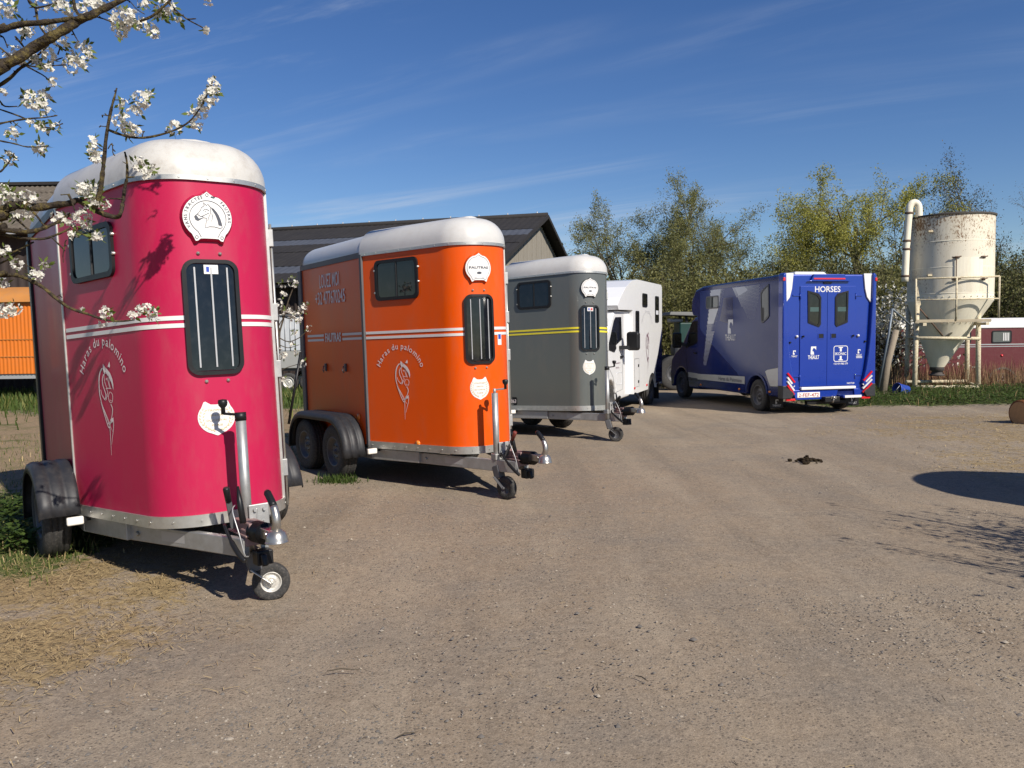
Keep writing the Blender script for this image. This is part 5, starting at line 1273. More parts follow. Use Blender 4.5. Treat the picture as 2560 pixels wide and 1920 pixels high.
    bar('brace', (-1.33, -.80, 2.40), (-.45, -.55, 1.52), 0.022, mat('rusty iron', (.12, .075, .05), .8)); bar('brace', (.43, -.78, 2.35), (-.42, -.62, 1.50), 0.04)
    bar('base_bar', (-1.42, -.92, .10), (.45, -.88, .06), 0.05); bar('base_bar', (-1.2, .1, .18), (.95, .7, .14), 0.05); bar('base_bar', (.45, -.80, .06), (1.0, .75, .1), 0.05)
    bar('rear_bar', (-.85, .8, 1.5), (1.0, .75, 1.5), 0.045)
    # railing and plank in front
    yr = -1.25
    xa, xb, xm = -1.62, 0.72, -0.48
    rl = [('top_rail', (xa, yr, 3.16), (xb, yr, 3.20), .026), ('middle_rail', (xa, yr, 2.57), (xb, yr, 2.58), .02), ('rail_post', (xa, yr, 1.98), (xa, yr, 3.16), .026), ('rail_post', (xm, yr, 1.98), (xm, yr, 3.18), .026), ('rail_post', (xb, yr, 2.03), (xb, yr, 3.20), .026)]
    for nm, a, b, r in rl: bar(nm, a, b, r, M_siloleg)
    mb = MB(); mb.box((-.55, yr + .05, 1.97), (2.15, .09, .085)); mb.build('platform_plank', mat('weathered plank', (.38, .32, .22), .85, var=.3, vscale=5, dirt=.5), T, .01)
    for x in (-1.35, .42): mb = MB(); mb.box((x, -.95, 1.88), (.1, .6, .08)); mb.build('platform_bracket', M_siloleg, T)
    # blow pipe
    px, py = -1.36, -0.25
    pp = spline([(px - .09, py, 3.14), (px - .06, py, 4.2), (px, py, 5.12), (px + .015, py, 5.30), (px + .09, py, 5.41), (px + .20, py, 5.41), (px + .275, py, 5.30), (px + .29, py, 5.0)], 5)
    mb = MB(); mb.tube(pp, 0.098, 14); bp = mb.build('blow_pipe', M_silo, T)
    for z, x in ((3.30, -.085), (4.08, -.06), (4.32, -.055), (5.12, 0)):
        mb = MB(); mb.lathe([(.107, -.03), (.116, -.02), (.116, .02), (.107, .03)], (px + x, py, z), (0, 0, 1), 14); mb.build('pipe_clamp', mat('rusty iron', (.12, .075, .05), .8), bp)
make_silo()

# ---------------------------------------------------------------- burgundy trailer behind the silo
def make_burgundy():
    Mb = mat('burgundy paint', (0.115, 0.018, 0.022), rough=0.4, coat=0.2, var=0.08, dirt=0.25, dirtcol=(.16, .1, .08))
    T = thing('livestock_trailer', 'long burgundy trailer with white roof, parked behind the silo', 'trailer', Matrix.Translation((12.9, 27.0, -0.55)))
    mb = MB(); mb.box((3.3, 1.1, 1.35), (6.6, 2.2, 1.75)); mb.build('body', Mb, T, 0.08)
    A = [(0.0, 0, 2.2), (6.7, 0, 2.2), (6.7, 2.2, 2.2), (0, 2.2, 2.2)]; B = [(0.05, .1, 2.38), (6.6, .1, 2.38), (6.6, 2.1, 2.38), (.05, 2.1, 2.38)]; C = [(.35, .4, 2.5), (6.4, .4, 2.5), (6.4, 1.8, 2.5), (.35, 1.8, 2.5)]
    mb = MB(); mb.loft(A, B, 0, False, False); mb.loft(B, C, 0, False, True); mb.build('roof', M_white, T, .04)
    for z, h in ((1.62, .035), (1.55, .025)): mb = MB(); mb.box((3.3, -.004, z), (6.5, .012, h)); mb.build('stripe', M_silver, T)
    mb = MB(); mb.box((3.3, -.012, 2.19), (6.6, .03, .04)); mb.build('drip_rail', M_white, T)
    for x in (2.05, 3.40, 5.2):
        mb = MB(); ring(mb, rrect(x, 1.87, .66, .42, .06), rrect(x, 1.87, .58, .34, .04), lambda a, b, o: Vector((a, -o, b)), .0, .02); f = mb.build('window_frame', M_black, T)
        mb = MB(); mb.poly([(a, -.012, b) for a, b in rrect(x, 1.87, .58, .34, .04)]); mb.build('pane', M_glassgrey, f)
        for k in range(4): mb = MB(); mb.box((x + .06 + k * .055, -.014, 1.87), (.03, .006, .26)); mb.build('bar', M_white, f)
    for x in (3.45, 4.55):
        mb = MB(); A = arc2(x, .36, .44, 0, 180, 14); mb.add([(u, -.03, z) for u, z in A] + [(u, -.03, z) for u, z in arc2(x, .36, .5, 0, 180, 14)], [(i, i + 1, 15 + i + 1, 15 + i) for i in range(14)]); mb.build('wheel_arch', M_rim, T)
        for y in (.06, 2.1): wheel_parts(T, (x, y, .33), (0, -1, 0), .34, .19, .2, M_rimlight)
    for x in (3.42, 4.9): mb = MB(); mb.lathe([(.04, 0), (.04, .02), (.0005, .025)], (x, 0, 1.25), (0, -1, 0), 10); mb.build('reflector', M_red, T)
make_burgundy()

# ---------------------------------------------------------------- compact tractor half hidden ahead of the blue van
def make_tractor():
    c = at(1700, 870, 24.5)
    T = thing('tractor', 'small green tractor with pale flat canopy roof, half hidden ahead of the blue van', 'tractor', Matrix.Translation((c.x, 24.5, -0.13)))
    Mg = mat('dark green tractor paint', (.006, .04, .032), .5)
    mb = MB(); mb.loft([(-.34, -.1, 2.26), (.9, -.1, 2.20), (.9, 1.2, 2.20), (-.34, 1.2, 2.26)], [(-.30, -.08, 2.36), (.9, -.08, 2.33), (.9, 1.2, 2.33), (-.3, 1.2, 2.36)]); mb.build('canopy', mat('pale grey canopy', (.16, .16, .15), .7), T, .02)
    for y in (.1, 1.0):
        mb = MB(); mb.beam((.35, y, 1.0), (.2, y, 2.25), .07, .07); mb.build('canopy_post', M_black, T)
    mb = MB(); mb.box((.35, .5, 1.72), (.7, .9, .62)); mb.build('cab_box', Mg, T, .04)
    mb = MB(); mb.box((-.05, .5, 2.1), (.4, .5, .12)); mb.build('work_lamp', M_galv, T, .03)
    mb = MB(); mb.box((.15, .5, 1.2), (.62, .7, .5)); mb.build('bonnet', M_trim, T, .2, 4)
    for y in (-.1, 1.1): wheel_parts(T, (-.18, y, .52), (0, -1, 0), .52, .28, .28, M_rim); wheel_parts(T, (1.2, y, .36), (0, -1, 0), .36, .2, .2, M_rim)
make_tractor()

# ---------------------------------------------------------------- small things in the yard
M_oldwood = mat('split grey wood', (.27, .225, .17), .9, var=.4, vscale=6, stretch=(6, 6, .6), bump=.4, bscale=30, spec=.1)
mb = MB(); a = at(2206, 975, 21.3); b = at(2240, 826, 21.5)
pts = [a + Vector((0, 0, -.2)), a.lerp(b, .5) + Vector((-.03, 0, 0)), b]
mb.tube(pts, [.10, .095, .08], 8); tag(mb.build('fence_post', M_oldwood), 'leaning split grey wooden post left of the silo', 'post')
mb = MB(); mb.tube([at(2196, 968, 21.2), at(2222, 835, 21.3), at(2231, 772, 21.35)], [.03, .03, .028], 8); mb.tube([at(2231, 772, 21.35), at(2275, 812, 22.2)], .025, 8)
tag(mb.build('metal_pole', mat('dull blue grey pole', (.16, .19, .22), .5, metal=.4)), 'bent blue grey metal pole leaning against the wooden post', 'pole')
c = at(2256, 974, 21.6); T = thing('bucket', 'blue plastic bucket lying in the grass by the silo leg', 'bucket', Matrix.Translation(c))
Mbk = mat('blue plastic', (.02, .06, .36), .4)
mb = MB(); mb.lathe([(.0005, -.16), (.12, -.16), (.16, .16), (.17, .16), (.17, .19), (.15, .19), (.11, -.13), (.0005, -.13)], (0, 0, 0), (-.95, -.3, .12), 20); mb.build('shell', Mbk, T)
mb = MB(); mb.tube(spline([(-.16, -.17, .12), (-.26, -.2, .0), (-.2, .05, -.1)], 6), .006, 5); mb.build('handle', M_bar, T)
rnd = random.Random(3)
def blob(mb, c, r, rr, n=7, flat=.6):
    lat = 4; V = []; 
    V.append(Vector(c) + Vector((0, 0, r * flat)))
    for i in range(1, lat):
        for j in range(n):
            th = math.pi * i / lat; ph = 2 * math.pi * j / n; q = r * rr.uniform(.75, 1.2)
            V.append(Vector(c) + Vector((q * math.sin(th) * math.cos(ph), q * math.sin(th) * math.sin(ph), q * math.cos(th) * flat)))
    V.append(Vector(c) - Vector((0, 0, r * flat))); L = len(V) - 1
    fs = [(0, 1 + j, 1 + (j + 1) % n) for j in range(n)] + [(1 + i * n + j, 1 + (i + 1) * n + j, 1 + (i + 1) * n + (j + 1) % n, 1 + i * n + (j + 1) % n) for i in range(lat - 2) for j in range(n)] + [(L, 1 + (lat - 2) * n + (j + 1) % n, 1 + (lat - 2) * n + j) for j in range(n)]
    mb.add(V, fs, 0, True)
mb = MB()
for i in range(46):
    q = rnd.gauss(0, .085), rnd.gauss(0, .07); hgt = max(0, .07 - math.hypot(*q) * .5)
    blob(mb, (3.60 + q[0], 9.85 + q[1], .015 + hgt * rnd.random()), rnd.uniform(.014, .034), rnd)
o = mb.build('manure_pile', mat('dark manure', (.028, .02, .012), .9, bump=.6, bscale=50, spec=.1)); tag(o, 'small dark pile of horse manure on the gravel yard', 'manure', kind='stuff')
# sawn log lying at the right edge
c = Vector((9.05, 13.75, .12)); T = thing('log', 'cut round log lying on the dry grass at the right edge', 'log', Matrix.Translation(c))
d = Vector((.97, .22, 0)).normalized(); mb = MB(); mb.lathe([(.20, 0), (.235, .015), (.24, .4), (.23, 1.0), (.235, 1.7), (.0005, 1.72)], (-.42, 0, .03), d, 20); mb.build('bark', mat('red brown bark', (.20, .085, .035), .9, var=.4, vscale=9, bump=.6, bscale=25, spec=.1), T)
mb = MB(); mb.lathe([(.0005, -.004), (.2, 0)], (-.42, 0, .03), d, 20); mb.build('sawn_end', mat('sawn wood', (.42, .25, .11), .8, var=.25, vscale=20), T)

# ---------------------------------------------------------------- vegetation
def leaf_mat(name, c, var=0.35, transl=0.35, rough=0.6, vscale=3.0):
    return mat(name, c, rough=rough, var=var, vscale=vscale, spec=0.25, transl=transl)
M_bark = mat('grey brown bark', (0.085, 0.070, 0.052), rough=0.9, var=0.35, vscale=6, bump=0.4, bscale=30, spec=0.1)
M_barkfar = mat('far grey bark', (0.095, 0.082, 0.062), rough=0.9, var=0.3, vscale=1, spec=0.1)
M_twigfar = mat('far olive twigs', (0.135, 0.115, 0.070), rough=0.9, var=0.3, vscale=1, spec=0.1)
M_willow = leaf_mat('willow leaf', (0.20, 0.20, 0.075), vscale=.6)
M_willowy = leaf_mat('yellow willow leaf', (0.33, 0.32, 0.07), vscale=.6)
M_olive = leaf_mat('olive brush leaf', (0.150, 0.142, 0.045), vscale=.4)
M_darkleaf = leaf_mat('dark ivy leaf', (0.055, 0.06, 0.02), vscale=.6)
M_brownbud = leaf_mat('brown buds', (0.11, 0.075, 0.035), vscale=.6)
M_petal = mat('white petals', (0.74, 0.715, 0.64), rough=0.6, var=0.06, spec=0.2, transl=0.25)
M_petalfar = mat('far white blossom', (0.68, 0.66, 0.58), rough=0.7, var=0.1, spec=0.2, transl=0.2)
M_calyx = leaf_mat('blossom centre', (0.34, 0.36, 0.10))
M_spring = leaf_mat('young leaf', (0.13, 0.17, 0.035), vscale=20)
M_grassg = leaf_mat('green grass blade', (0.075, 0.115, 0.024), vscale=4)
M_grassy = leaf_mat('pale grass blade', (0.20, 0.20, 0.06), vscale=4)
M_straw = mat('straw', (0.42, 0.315, 0.165), rough=0.8, var=0.3, vscale=8, spec=0.15)
M_strawdark = mat('old straw', (0.27, 0.19, 0.10), rough=0.9, var=0.3, vscale=8, spec=0.1)
M_weed = leaf_mat('weed leaf', (0.05, 0.085, 0.018), vscale=8)
M_stone = mat('grey pebble', (0.15, 0.135, 0.12), rough=0.85, var=0.4, vscale=25, spec=0.2)
M_stonew = mat('pale pebble', (0.36, 0.31, 0.245), rough=0.85, var=0.3, vscale=25, spec=0.2)

def cards(rs, P, sx, sy, jit=0.0, droop=None):
    """random leaf quads at points P"""
    n = len(P); P = np.asarray(P, float) + rs.normal(0, 1, (n, 3)) * jit
    a = rs.normal(0, 1, (n, 3)); a /= np.linalg.norm(a, axis=1, keepdims=True)
    if droop is not None: a = a * (1 - droop) + np.array([0, 0, -1.0]) * droop; a /= np.linalg.norm(a, axis=1, keepdims=True)
    b = rs.normal(0, 1, (n, 3)); b -= (b * a).sum(1, keepdims=True) * a; b /= np.linalg.norm(b, axis=1, keepdims=True)
    k = rs.uniform(.6, 1.3, (n, 1))
    V = np.stack([P - a * sx * k, P + b * sy * k - a * sx * k * .1, P + a * sx * k, P - b * sy * k + a * sx * k * .1], 1)
    F = np.arange(n * 4).reshape(n, 4)
    return V.reshape(-1, 3), F
def nvec(rs): v = rs.normal(0, 1, 3); return v / np.linalg.norm(v)
def branch_path(rs, p, d, L, wig, up, n):
    pts = [np.array(p, float)]; d = np.array(d, float)
    for i in range(n):
        d = d + rs.normal(0, wig, 3) + np.array([0, 0, up]); d /= np.linalg.norm(d); pts.append(pts[-1] + d * L / n)
    return pts, d
def grow(rs, out, sites, p, d, L, r, lev, C):
    c = C[lev]; n = c.get('n', 5)
    pts, _ = branch_path(rs, p, d, L, c['wig'], c['up'], n)
    r1 = r * c.get('taper', .35)
    out.append((pts, [r + (r1 - r) * i / n for i in range(n + 1)], c.get('sides', 5)))
    if lev == len(C) - 1:
        for i in range(1, n + 1):
            for k in range(c.get('leaves', 2)): sites.append(pts[i] + (pts[i - 1] - pts[i]) * rs.rand())
        return
    if c.get('selfleaf'):
        for i in range(1, n + 1): sites.append(pts[i])
    m = rs.randint(*c['kids'])
    for k in range(m):
        t = c['t0'] + (1 - c['t0']) * (k + rs.rand()) / m; i = min(int(t * n), n - 1); f = t * n - i
        q = pts[i] * (1 - f) + pts[i + 1] * f; dd = pts[i + 1] - pts[i]; dd /= np.linalg.norm(dd)
        side = nvec(rs); side -= side.dot(dd) * dd; side /= np.linalg.norm(side)
        ang = rs.uniform(*c['ang']); nd = dd * math.cos(ang) + side * math.sin(ang)
        grow(rs, out, sites, q, nd, L * rs.uniform(*c['len']) * (1.12 - .34 * t), max(.004, (r + (r1 - r) * t) * c['rad']), lev + 1, C)
def tubes_np(out):
    V = []; F = []; o = 0
    for pts, rr, ns in out:
        P = np.array(pts); k = len(P); D = np.gradient(P, axis=0); D /= np.linalg.norm(D, axis=1, keepdims=True) + 1e-9
        ref = np.array([.31, .22, .92]); A = np.cross(D, ref); A /= np.linalg.norm(A, axis=1, keepdims=True) + 1e-9; B = np.cross(D, A)
        t = 2 * np.pi * np.arange(ns) / ns; R = np.array(rr)[:, None, None]
        V.append((P[:, None] + R * (A[:, None] * np.cos(t)[None, :, None] + B[:, None] * np.sin(t)[None, :, None])).reshape(-1, 3))
        i = np.arange(k - 1)[:, None] * ns; j = np.arange(ns)[None]; j2 = (j + 1) % ns
        F.append(np.stack([i + j, i + j2, i + ns + j2, i + ns + j], -1).reshape(-1, 4) + o); o += k * ns
    return np.concatenate(V), np.concatenate(F)
WILLOW = [dict(wig=.07, up=.03, n=7, kids=(7, 10), t0=.20, ang=(.40, .95), len=(.52, .80), rad=.55, taper=.35, sides=8),
          dict(wig=.13, up=.05, n=6, kids=(6, 9), t0=.25, ang=(.35, .9), len=(.35, .6), rad=.5, sides=5),
          dict(wig=.16, up=.01, n=5, kids=(5, 8), t0=.15, ang=(.3, .9), len=(.4, .7), rad=.55, sides=4, selfleaf=1),
          dict(wig=.20, up=-.10, n=4, leaves=4, sides=3)]
def make_tree(name, label, base, lean, H, r, C, seed, leafm, lsize, jit, keep=1.0, group='trees behind the yard', cat='tree', extra=None, barkm=None, droop=.35):
    rs = np.random.RandomState(seed); out = []; sites = []
    T = thing(name, label, cat, Matrix.Translation(base), group)
    d = np.array([lean[0], lean[1], 1.0]); d /= np.linalg.norm(d)
    grow(rs, out, sites, (0, 0, -.3), d, H, r, 0, C)
    big = [o for o in out if o[2] > 4]; small = [o for o in out if o[2] <= 4]
    V, F = tubes_np(big); np_mesh('trunk', V, F, barkm or M_barkfar, T, smooth=True)
    if small:
        V, F = tubes_np(small); np_mesh('twigs', V, F, M_twigfar, T)['kind'] = 'stuff'
    S = np.array(sites); S = S[rs.rand(len(S)) < keep]; S = np.repeat(S, 5, 0) + rs.normal(0, 1, (len(S) * 5, 3)) * np.array([.10, .10, .14])
    V, F = cards(rs, S, lsize, lsize * .42, jit, droop)
    mats = [leafm] if extra is None else [leafm, extra]
    np_mesh('crown', V, F, mats, T, mi=None if extra is None else (rs.rand(len(F)) < .3).astype(int))
    return T
def gp(px, Y): 
    p = at(px, 800, Y); return (p.x, Y, float(ground_z(p.x, Y)))
make_tree('willow_tree', 'bare olive willow leaning left above the white truck', gp(1640, 46), (-.45, 0), 6.0, .22, WILLOW, 11, M_willow, .050, .07)
make_tree('willow_tree', 'tallest olive willow with open crown, behind the white truck', gp(1668, 44), (-.02, 0), 6.0, .26, WILLOW, 23, M_willow, .050, .07)
make_tree('willow_tree', 'broad olive willow right beside the tallest one', gp(1712, 47), (.16, 0), 6.5, .24, WILLOW, 5, M_willow, .050, .07)
make_tree('willow_tree', 'thin reddish willow above the blue van cab', gp(1790, 45), (.14, 0), 5.9, .17, WILLOW, 31, M_willow, .034, .06, keep=.5)
make_tree('willow_tree', 'yellow green willow left of the silo, tallest on the right', gp(2150, 42), (.10, 0), 7.6, .27, WILLOW, 41, M_willowy, .058, .08)
make_tree('willow_tree', 'smaller yellow green willow above the blue van rear', gp(2085, 43), (-.12, 0), 6.0, .2, WILLOW, 52, M_willowy, .055, .08, keep=.9)
BARE = [dict(wig=.06, up=.05, n=7, kids=(8, 11), t0=.25, ang=(.3, .75), len=(.4, .65), rad=.5, taper=.3, sides=8),
        dict(wig=.12, up=.06, n=6, kids=(7, 10), t0=.2, ang=(.3, .8), len=(.35, .6), rad=.5, sides=5),
        dict(wig=.15, up=.04, n=5, kids=(5, 8), t0=.1, ang=(.3, .8), len=(.4, .7), rad=.55, sides=4),
        dict(wig=.2, up=.02, n=4, leaves=1, sides=3)]
make_tree('bare_tree', 'dark bare tree directly behind the silo top', gp(2360, 40), (.0, 0), 4.5, .2, BARE, 61, M_brownbud, .03, .06, keep=.35, droop=.1)
make_tree('bare_tree', 'brown budding tree at the far right above the silo', gp(2500, 38), (-.05, 0), 6.9, .24, BARE, 72, M_darkleaf, .048, .1, extra=M_brownbud, droop=.1)
make_tree('bare_tree', 'bare tree at the right frame edge behind the burgundy trailer', gp(2580, 37), (-.06, 0), 6.6, .2, BARE, 83, M_brownbud, .034, .06, keep=.5, droop=.1)
BUSH = [dict(wig=.10, up=.04, n=6, kids=(8, 11), t0=.1, ang=(.3, .8), len=(.45, .7), rad=.6, taper=.4, sides=5),
        dict(wig=.15, up=.02, n=5, kids=(6, 9), t0=.1, ang=(.3, .9), len=(.4, .7), rad=.6, sides=4, selfleaf=1),
        dict(wig=.2, up=-.01, n=4, leaves=3, sides=3)]
# blossoming thorn beside the silo
def make_thorn():
    rs = np.random.RandomState(7); T = thing('blossom_bush', 'white blossoming thorn bush beside the silo, behind the blue van', 'bush', Matrix.Translation(gp(2215, 27.5)))
    out = []; sites = []
    for k in range(13):
        a = rs.uniform(0, 6.28); grow(rs, out, sites, (rs.normal(0, .25), rs.normal(0, .3), -.2), np.array([math.cos(a) * .38, math.sin(a) * .38, 1]), rs.uniform(2.0, 3.1), .035, 0, BUSH)
    V, F = tubes_np(out); np_mesh('stems', V, F, M_barkfar, T)
    S = np.array(sites); S = S[S[:, 2] > .9]; S = S[rs.rand(len(S)) < .75]
    V, F = cards(rs, S, .042, .036, .04); np_mesh('blossom', V, F, [M_petalfar, M_olive], T, mi=(rs.rand(len(F)) < .25).astype(int))
make_thorn()
# the tangled wood behind everything: one mass
def make_thicket():
    rs = np.random.RandomState(17); protos = []
    for k in range(9):
        out = []; sites = []
        for q in range(4):
            a = rs.uniform(0, 6.28); grow(rs, out, sites, (rs.normal(0, .5), rs.normal(0, .5), -.2), np.array([math.cos(a) * .3, math.sin(a) * .3, 1]), 3.2, .028, 0, BUSH)
        V, F = tubes_np([q for q in out if q[2] > 3 or rs.rand() < .3]); S = np.array(sites); S = S[rs.rand(len(S)) < .9] + rs.normal(0, .12, 3); protos.append((V, F, S))
    spots = []
    for px in range(1470, 2980, 27):
        for Y in (33.5, 37.5, 50.0): spots.append((px + rs.uniform(-16, 16), Y + rs.uniform(-1.6, 1.6)))
    for px in range(-700, 1500, 70): spots.append((px, rs.uniform(66, 80)))
    VV = []; FF = []; MM = []; o = 0
    for px, Y in spots:
        b = gp(px, Y); k = rs.uniform(.95, 1.4) * (Y / 36) * (.78 if Y > 44 else 1)
        if px < 1600 and Y < 60: k *= .75
        elif px < 2010 and Y < 60: k *= .86
        V, F, S = protos[rs.randint(9)]; t = rs.uniform(0, 6.28); Rm = np.array([[math.cos(t), -math.sin(t), 0], [math.sin(t), math.cos(t), 0], [0, 0, 1]]) * k
        V = V @ Rm.T + np.array(b); S = S @ Rm.T + np.array(b); S = S[rs.rand(len(S)) < .85]
        V2, F2 = cards(rs, S, .066 * max(1, Y / 40), .030 * max(1, Y / 40), .09)
        h = fbm(S[:, 0] * .25 + 50, S[:, 1] * .25 + S[:, 2] * .3, 1.0, 9) + rs.normal(0, .14, len(S)); mi = np.where(h > .60, 2, np.where(h > .36, 1, 3)); mi = np.where((S[:, 0] > 18.5) & (rs.rand(len(S)) < .55), 3, mi)
        VV += [V, V2]; FF += [F + o, F2 + o + len(V)]; MM += [np.zeros(len(F), int), mi]; o += len(V) + len(V2)
    ob = np_mesh('thicket', np.concatenate(VV), np.concatenate(FF), [M_twigfar, M_olive, M_willow, M_darkleaf], mi=np.concatenate(MM))
    tag(ob, 'tangled olive brush and saplings massed behind the yard', 'thicket', kind='stuff')
make_thicket()

# ---- cherry tree reaching in from the left
def flower_cluster(rs, C, R, n, fl=.0165, leafy=.15, stretch=(1, 1, 1)):
    """n five-petalled flowers over a ball of radius R; returns verts, faces(quads), material ids"""
    V = []; F = []; M = []; o = 0
    for i in range(n):
        d = nvec(rs); c = np.array(C) + d * R * np.array(stretch) * rs.uniform(.45, 1.0) ** .6
        ax = d * .8 + nvec(rs) * .5; ax /= np.linalg.norm(ax)
        a = np.cross(ax, nvec(rs)); a /= np.linalg.norm(a); b = np.cross(ax, a); s = fl * rs.uniform(.75, 1.15)
        for k in range(5):
            t = 2 * math.pi * k / 5; u = a * math.cos(t) + b * math.sin(t); w = np.cross(ax, u)
            V += [c, c + u * s * .62 + w * s * .42 + ax * s * .18, c + u * s * 1.05 + ax * s * .34, c + u * s * .62 - w * s * .42 + ax * s * .18]; F.append((o, o + 1, o + 2, o + 3)); M.append(0); o += 4
        for k in range(1):
            V += [c + ax * s * .12 + a * s * .16, c + ax * s * .12 + b * s * .16, c + ax * s * .12 - a * s * .16, c + ax * s * .12 - b * s * .16]; F.append((o, o + 1, o + 2, o + 3)); M.append(1); o += 4
    for i in range(int(n * leafy)):
        d = nvec(rs); c = np.array(C) + d * R * np.array(stretch) * rs.uniform(.5, 1.0); L = rs.uniform(.025, .05); u = d * .8 + nvec(rs) * .6; u /= np.linalg.norm(u)
        w = np.cross(u, nvec(rs)); w /= np.linalg.norm(w)
        V += [c, c + u * L * .5 + w * L * .22, c + u * L, c + u * L * .5 - w * L * .22]; F.append((o, o + 1, o + 2, o + 3)); M.append(2); o += 4
    return V, F, M
def make_cherry():
    rs = np.random.RandomState(2)
    base = Vector((-4.35, 4.05, 0.0))
    T = thing('cherry_tree', 'blossoming cherry tree reaching in from the left over the pink trailer', 'tree', Matrix.Translation(base))
    YD = 4.35
    def PT(x, y, Y): return at(x, y, Y) - base
    A = .2532; B = .2713
    ca = lambda L: [(x * A, y * A) for x, y in L]; cb = lambda L: [(x * B, 380 + y * B) for x, y in L]
    limbs = [  # pixels of the photograph, start radius, end radius, depth at start, depth at end
     (ca([(-60, 700), (0, 650), (150, 590), (330, 470), (500, 370), (650, 280), (800, 190), (900, 150), (1000, 100), (1200, 0), (1400, -110)]), .026, .014, 4.2, 4.35),
     (ca([(-60, 320), (0, 300), (200, 240), (400, 225), (600, 200), (780, 180), (850, 165)]), .015, .011, 4.25, 4.3),
     (cb([(-60, 610), (0, 560), (100, 500), (200, 490), (330, 510), (500, 490), (650, 470), (720, 445), (850, 520), (950, 570), (1070, 600), (1110, 570), (1130, 480), (1150, 330), (1170, 230), (1170, 100), (1150, 0)]), .021, .005, 4.3, 4.5),
     (cb([(-60, 700), (0, 710), (150, 730), (300, 730), (430, 690), (560, 630), (650, 570)]), .014, .007, 4.25, 4.4),
     (cb([(-60, 745), (0, 755), (200, 790), (400, 800), (550, 750), (650, 700)]), .009, .005, 4.3, 4.4),
     (cb([(-60, 1145), (0, 1140), (150, 1135), (270, 1180), (400, 1250), (530, 1360), (650, 1440), (800, 1490), (950, 1540), (1100, 1560), (1240, 1545)]), .010, .005, 4.2, 4.45)]
    twigs = [
     (ca([(-60, 860), (0, 840), (100, 770), (180, 690), (250, 640)]), .011, .008), (ca([(290, 10), (350, 80), (370, 190), (400, 270), (470, 360), (530, 430), (650, 500)]), .007, .004),
     (ca([(270, -20), (300, 40), (350, 80)]), .006, .005), (ca([(350, 80), (450, 60), (560, 30), (640, 20)]), .005, .003),
     (ca([(1380, 210), (1500, 160), (1620, 60), (1680, 0), (1720, -60)]), .007, .006), (ca([(1660, 20), (1730, 95), (1850, 190), (1980, 260), (2030, 290)]), .004, .003), (ca([(1850, 190), (1935, 185)]), .004, .003),
     (ca([(950, 165), (1020, 185), (1100, 215)]), .004, .003), (ca([(1250, 0), (1290, 20), (1350, 90), (1430, 140)]), .003, .002), (ca([(720, -40), (740, 80), (790, 160)]), .010, .008),
     (ca([(480, 440), (380, 540), (300, 610), (240, 650)]), .006, .005), (ca([(240, 640), (330, 690), (450, 760), (540, 860)]), .005, .003), (ca([(240, 640), (380, 660), (500, 610), (620, 570)]), .005, .003), (ca([(380, 660), (500, 650), (650, 640)]), .004, .003),
     (ca([(690, 260), (750, 370), (775, 410)]), .004, .002), (ca([(570, 540), (590, 470), (560, 430)]), .004, .002),
     (ca([(-40, 1225), (0, 1220), (150, 1190), (300, 1170), (440, 1160), (565, 1140)]), .006, .003), (ca([(-40, 1070), (0, 1080), (200, 1150), (350, 1220), (480, 1260), (620, 1220)]), .005, .003),
     (ca([(-40, 1380), (0, 1390), (150, 1420), (270, 1450), (470, 1445)]), .005, .003), (ca([(-40, 960), (0, 1000), (50, 1050), (170, 1050)]), .005, .003), (ca([(-40, 330), (0, 345), (40, 380), (75, 470)]), .004, .003), (ca([(-40, 440), (0, 470), (60, 520), (120, 580)]), .005, .004),
     (ca([(120, 1190), (150, 1220), (210, 1265)]), .003, .002), (ca([(0, 1700), (60, 1640), (100, 1580), (140, 1510)]), .005, .003), (ca([(150, 360), (200, 420), (240, 470)]), .006, .004), (ca([(250, 340), (220, 390), (200, 420)]), .004, .003),
     ([(236, 520), (250, 480), (256, 434), (259, 410), (264, 354), (272, 304), (281, 261), (287, 240), (292, 220)], .014, .004),
     ([(272, 325), (304, 337), (337, 344), (372, 343), (418, 332), (456, 316), (481, 296), (505, 262), (522, 228), (532, 203)], .007, .003),
     ([(281, 250), (300, 250), (320, 252)], .003, .002), ([(275, 290), (262, 288), (254, 288)], .003, .002), ([(268, 316), (258, 316), (250, 314)], .003, .002), ([(255, 375), (243, 366), (238, 362)], .003, .002), ([(270, 372), (280, 358), (282, 380), (284, 386)], .003, .002),
     ([(412, 334), (418, 326), (418, 320)], .003, .002), ([(355, 344), (358, 332), (362, 328)], .003, .002),
     (cb([(470, 780), (540, 850), (590, 890), (600, 830), (615, 810)]), .005, .003), (cb([(590, 890), (580, 960), (585, 1020)]), .003, .002), (cb([(-40, 985), (0, 970), (150, 910), (310, 830)]), .007, .005), (cb([(-30, 1040), (60, 1000), (150, 950), (190, 915)]), .005, .003), (cb([(150, 960), (220, 1030), (330, 1080)]), .003, .002),
     (cb([(130, 590), (220, 680), (300, 740)]), .006, .005), (cb([(270, 520), (340, 590), (390, 660), (430, 690)]), .005, .004), (cb([(630, 390), (660, 450), (690, 540)]), .006, .004), (cb([(560, 395), (630, 390)]), .003, .002),
     (cb([(690, 720), (800, 780), (890, 810)]), .004, .003), (cb([(1170, 235), (1240, 230)]), .005, .003), (cb([(1170, 110), (1130, 90)]), .003, .002), (cb([(1000, 430), (1130, 430)]), .004, .004), (cb([(520, 1340), (560, 1310)]), .003, .002)]
    mbt = MB()
    tr = [(.0, .0, -.3), (.03, .02, .5), (-.02, .03, 1.1), (.05, .0, 1.7), (.15, .02, 2.2)]
    mbt.tube(spline(tr, 4), [.17 - .005 * i for i in range(17)], 14)
    forks = [(2.3, limbs[0]), (2.4, limbs[1]), (1.9, limbs[2]), (1.75, limbs[3]), (1.7, limbs[4]), (1.3, limbs[5])]
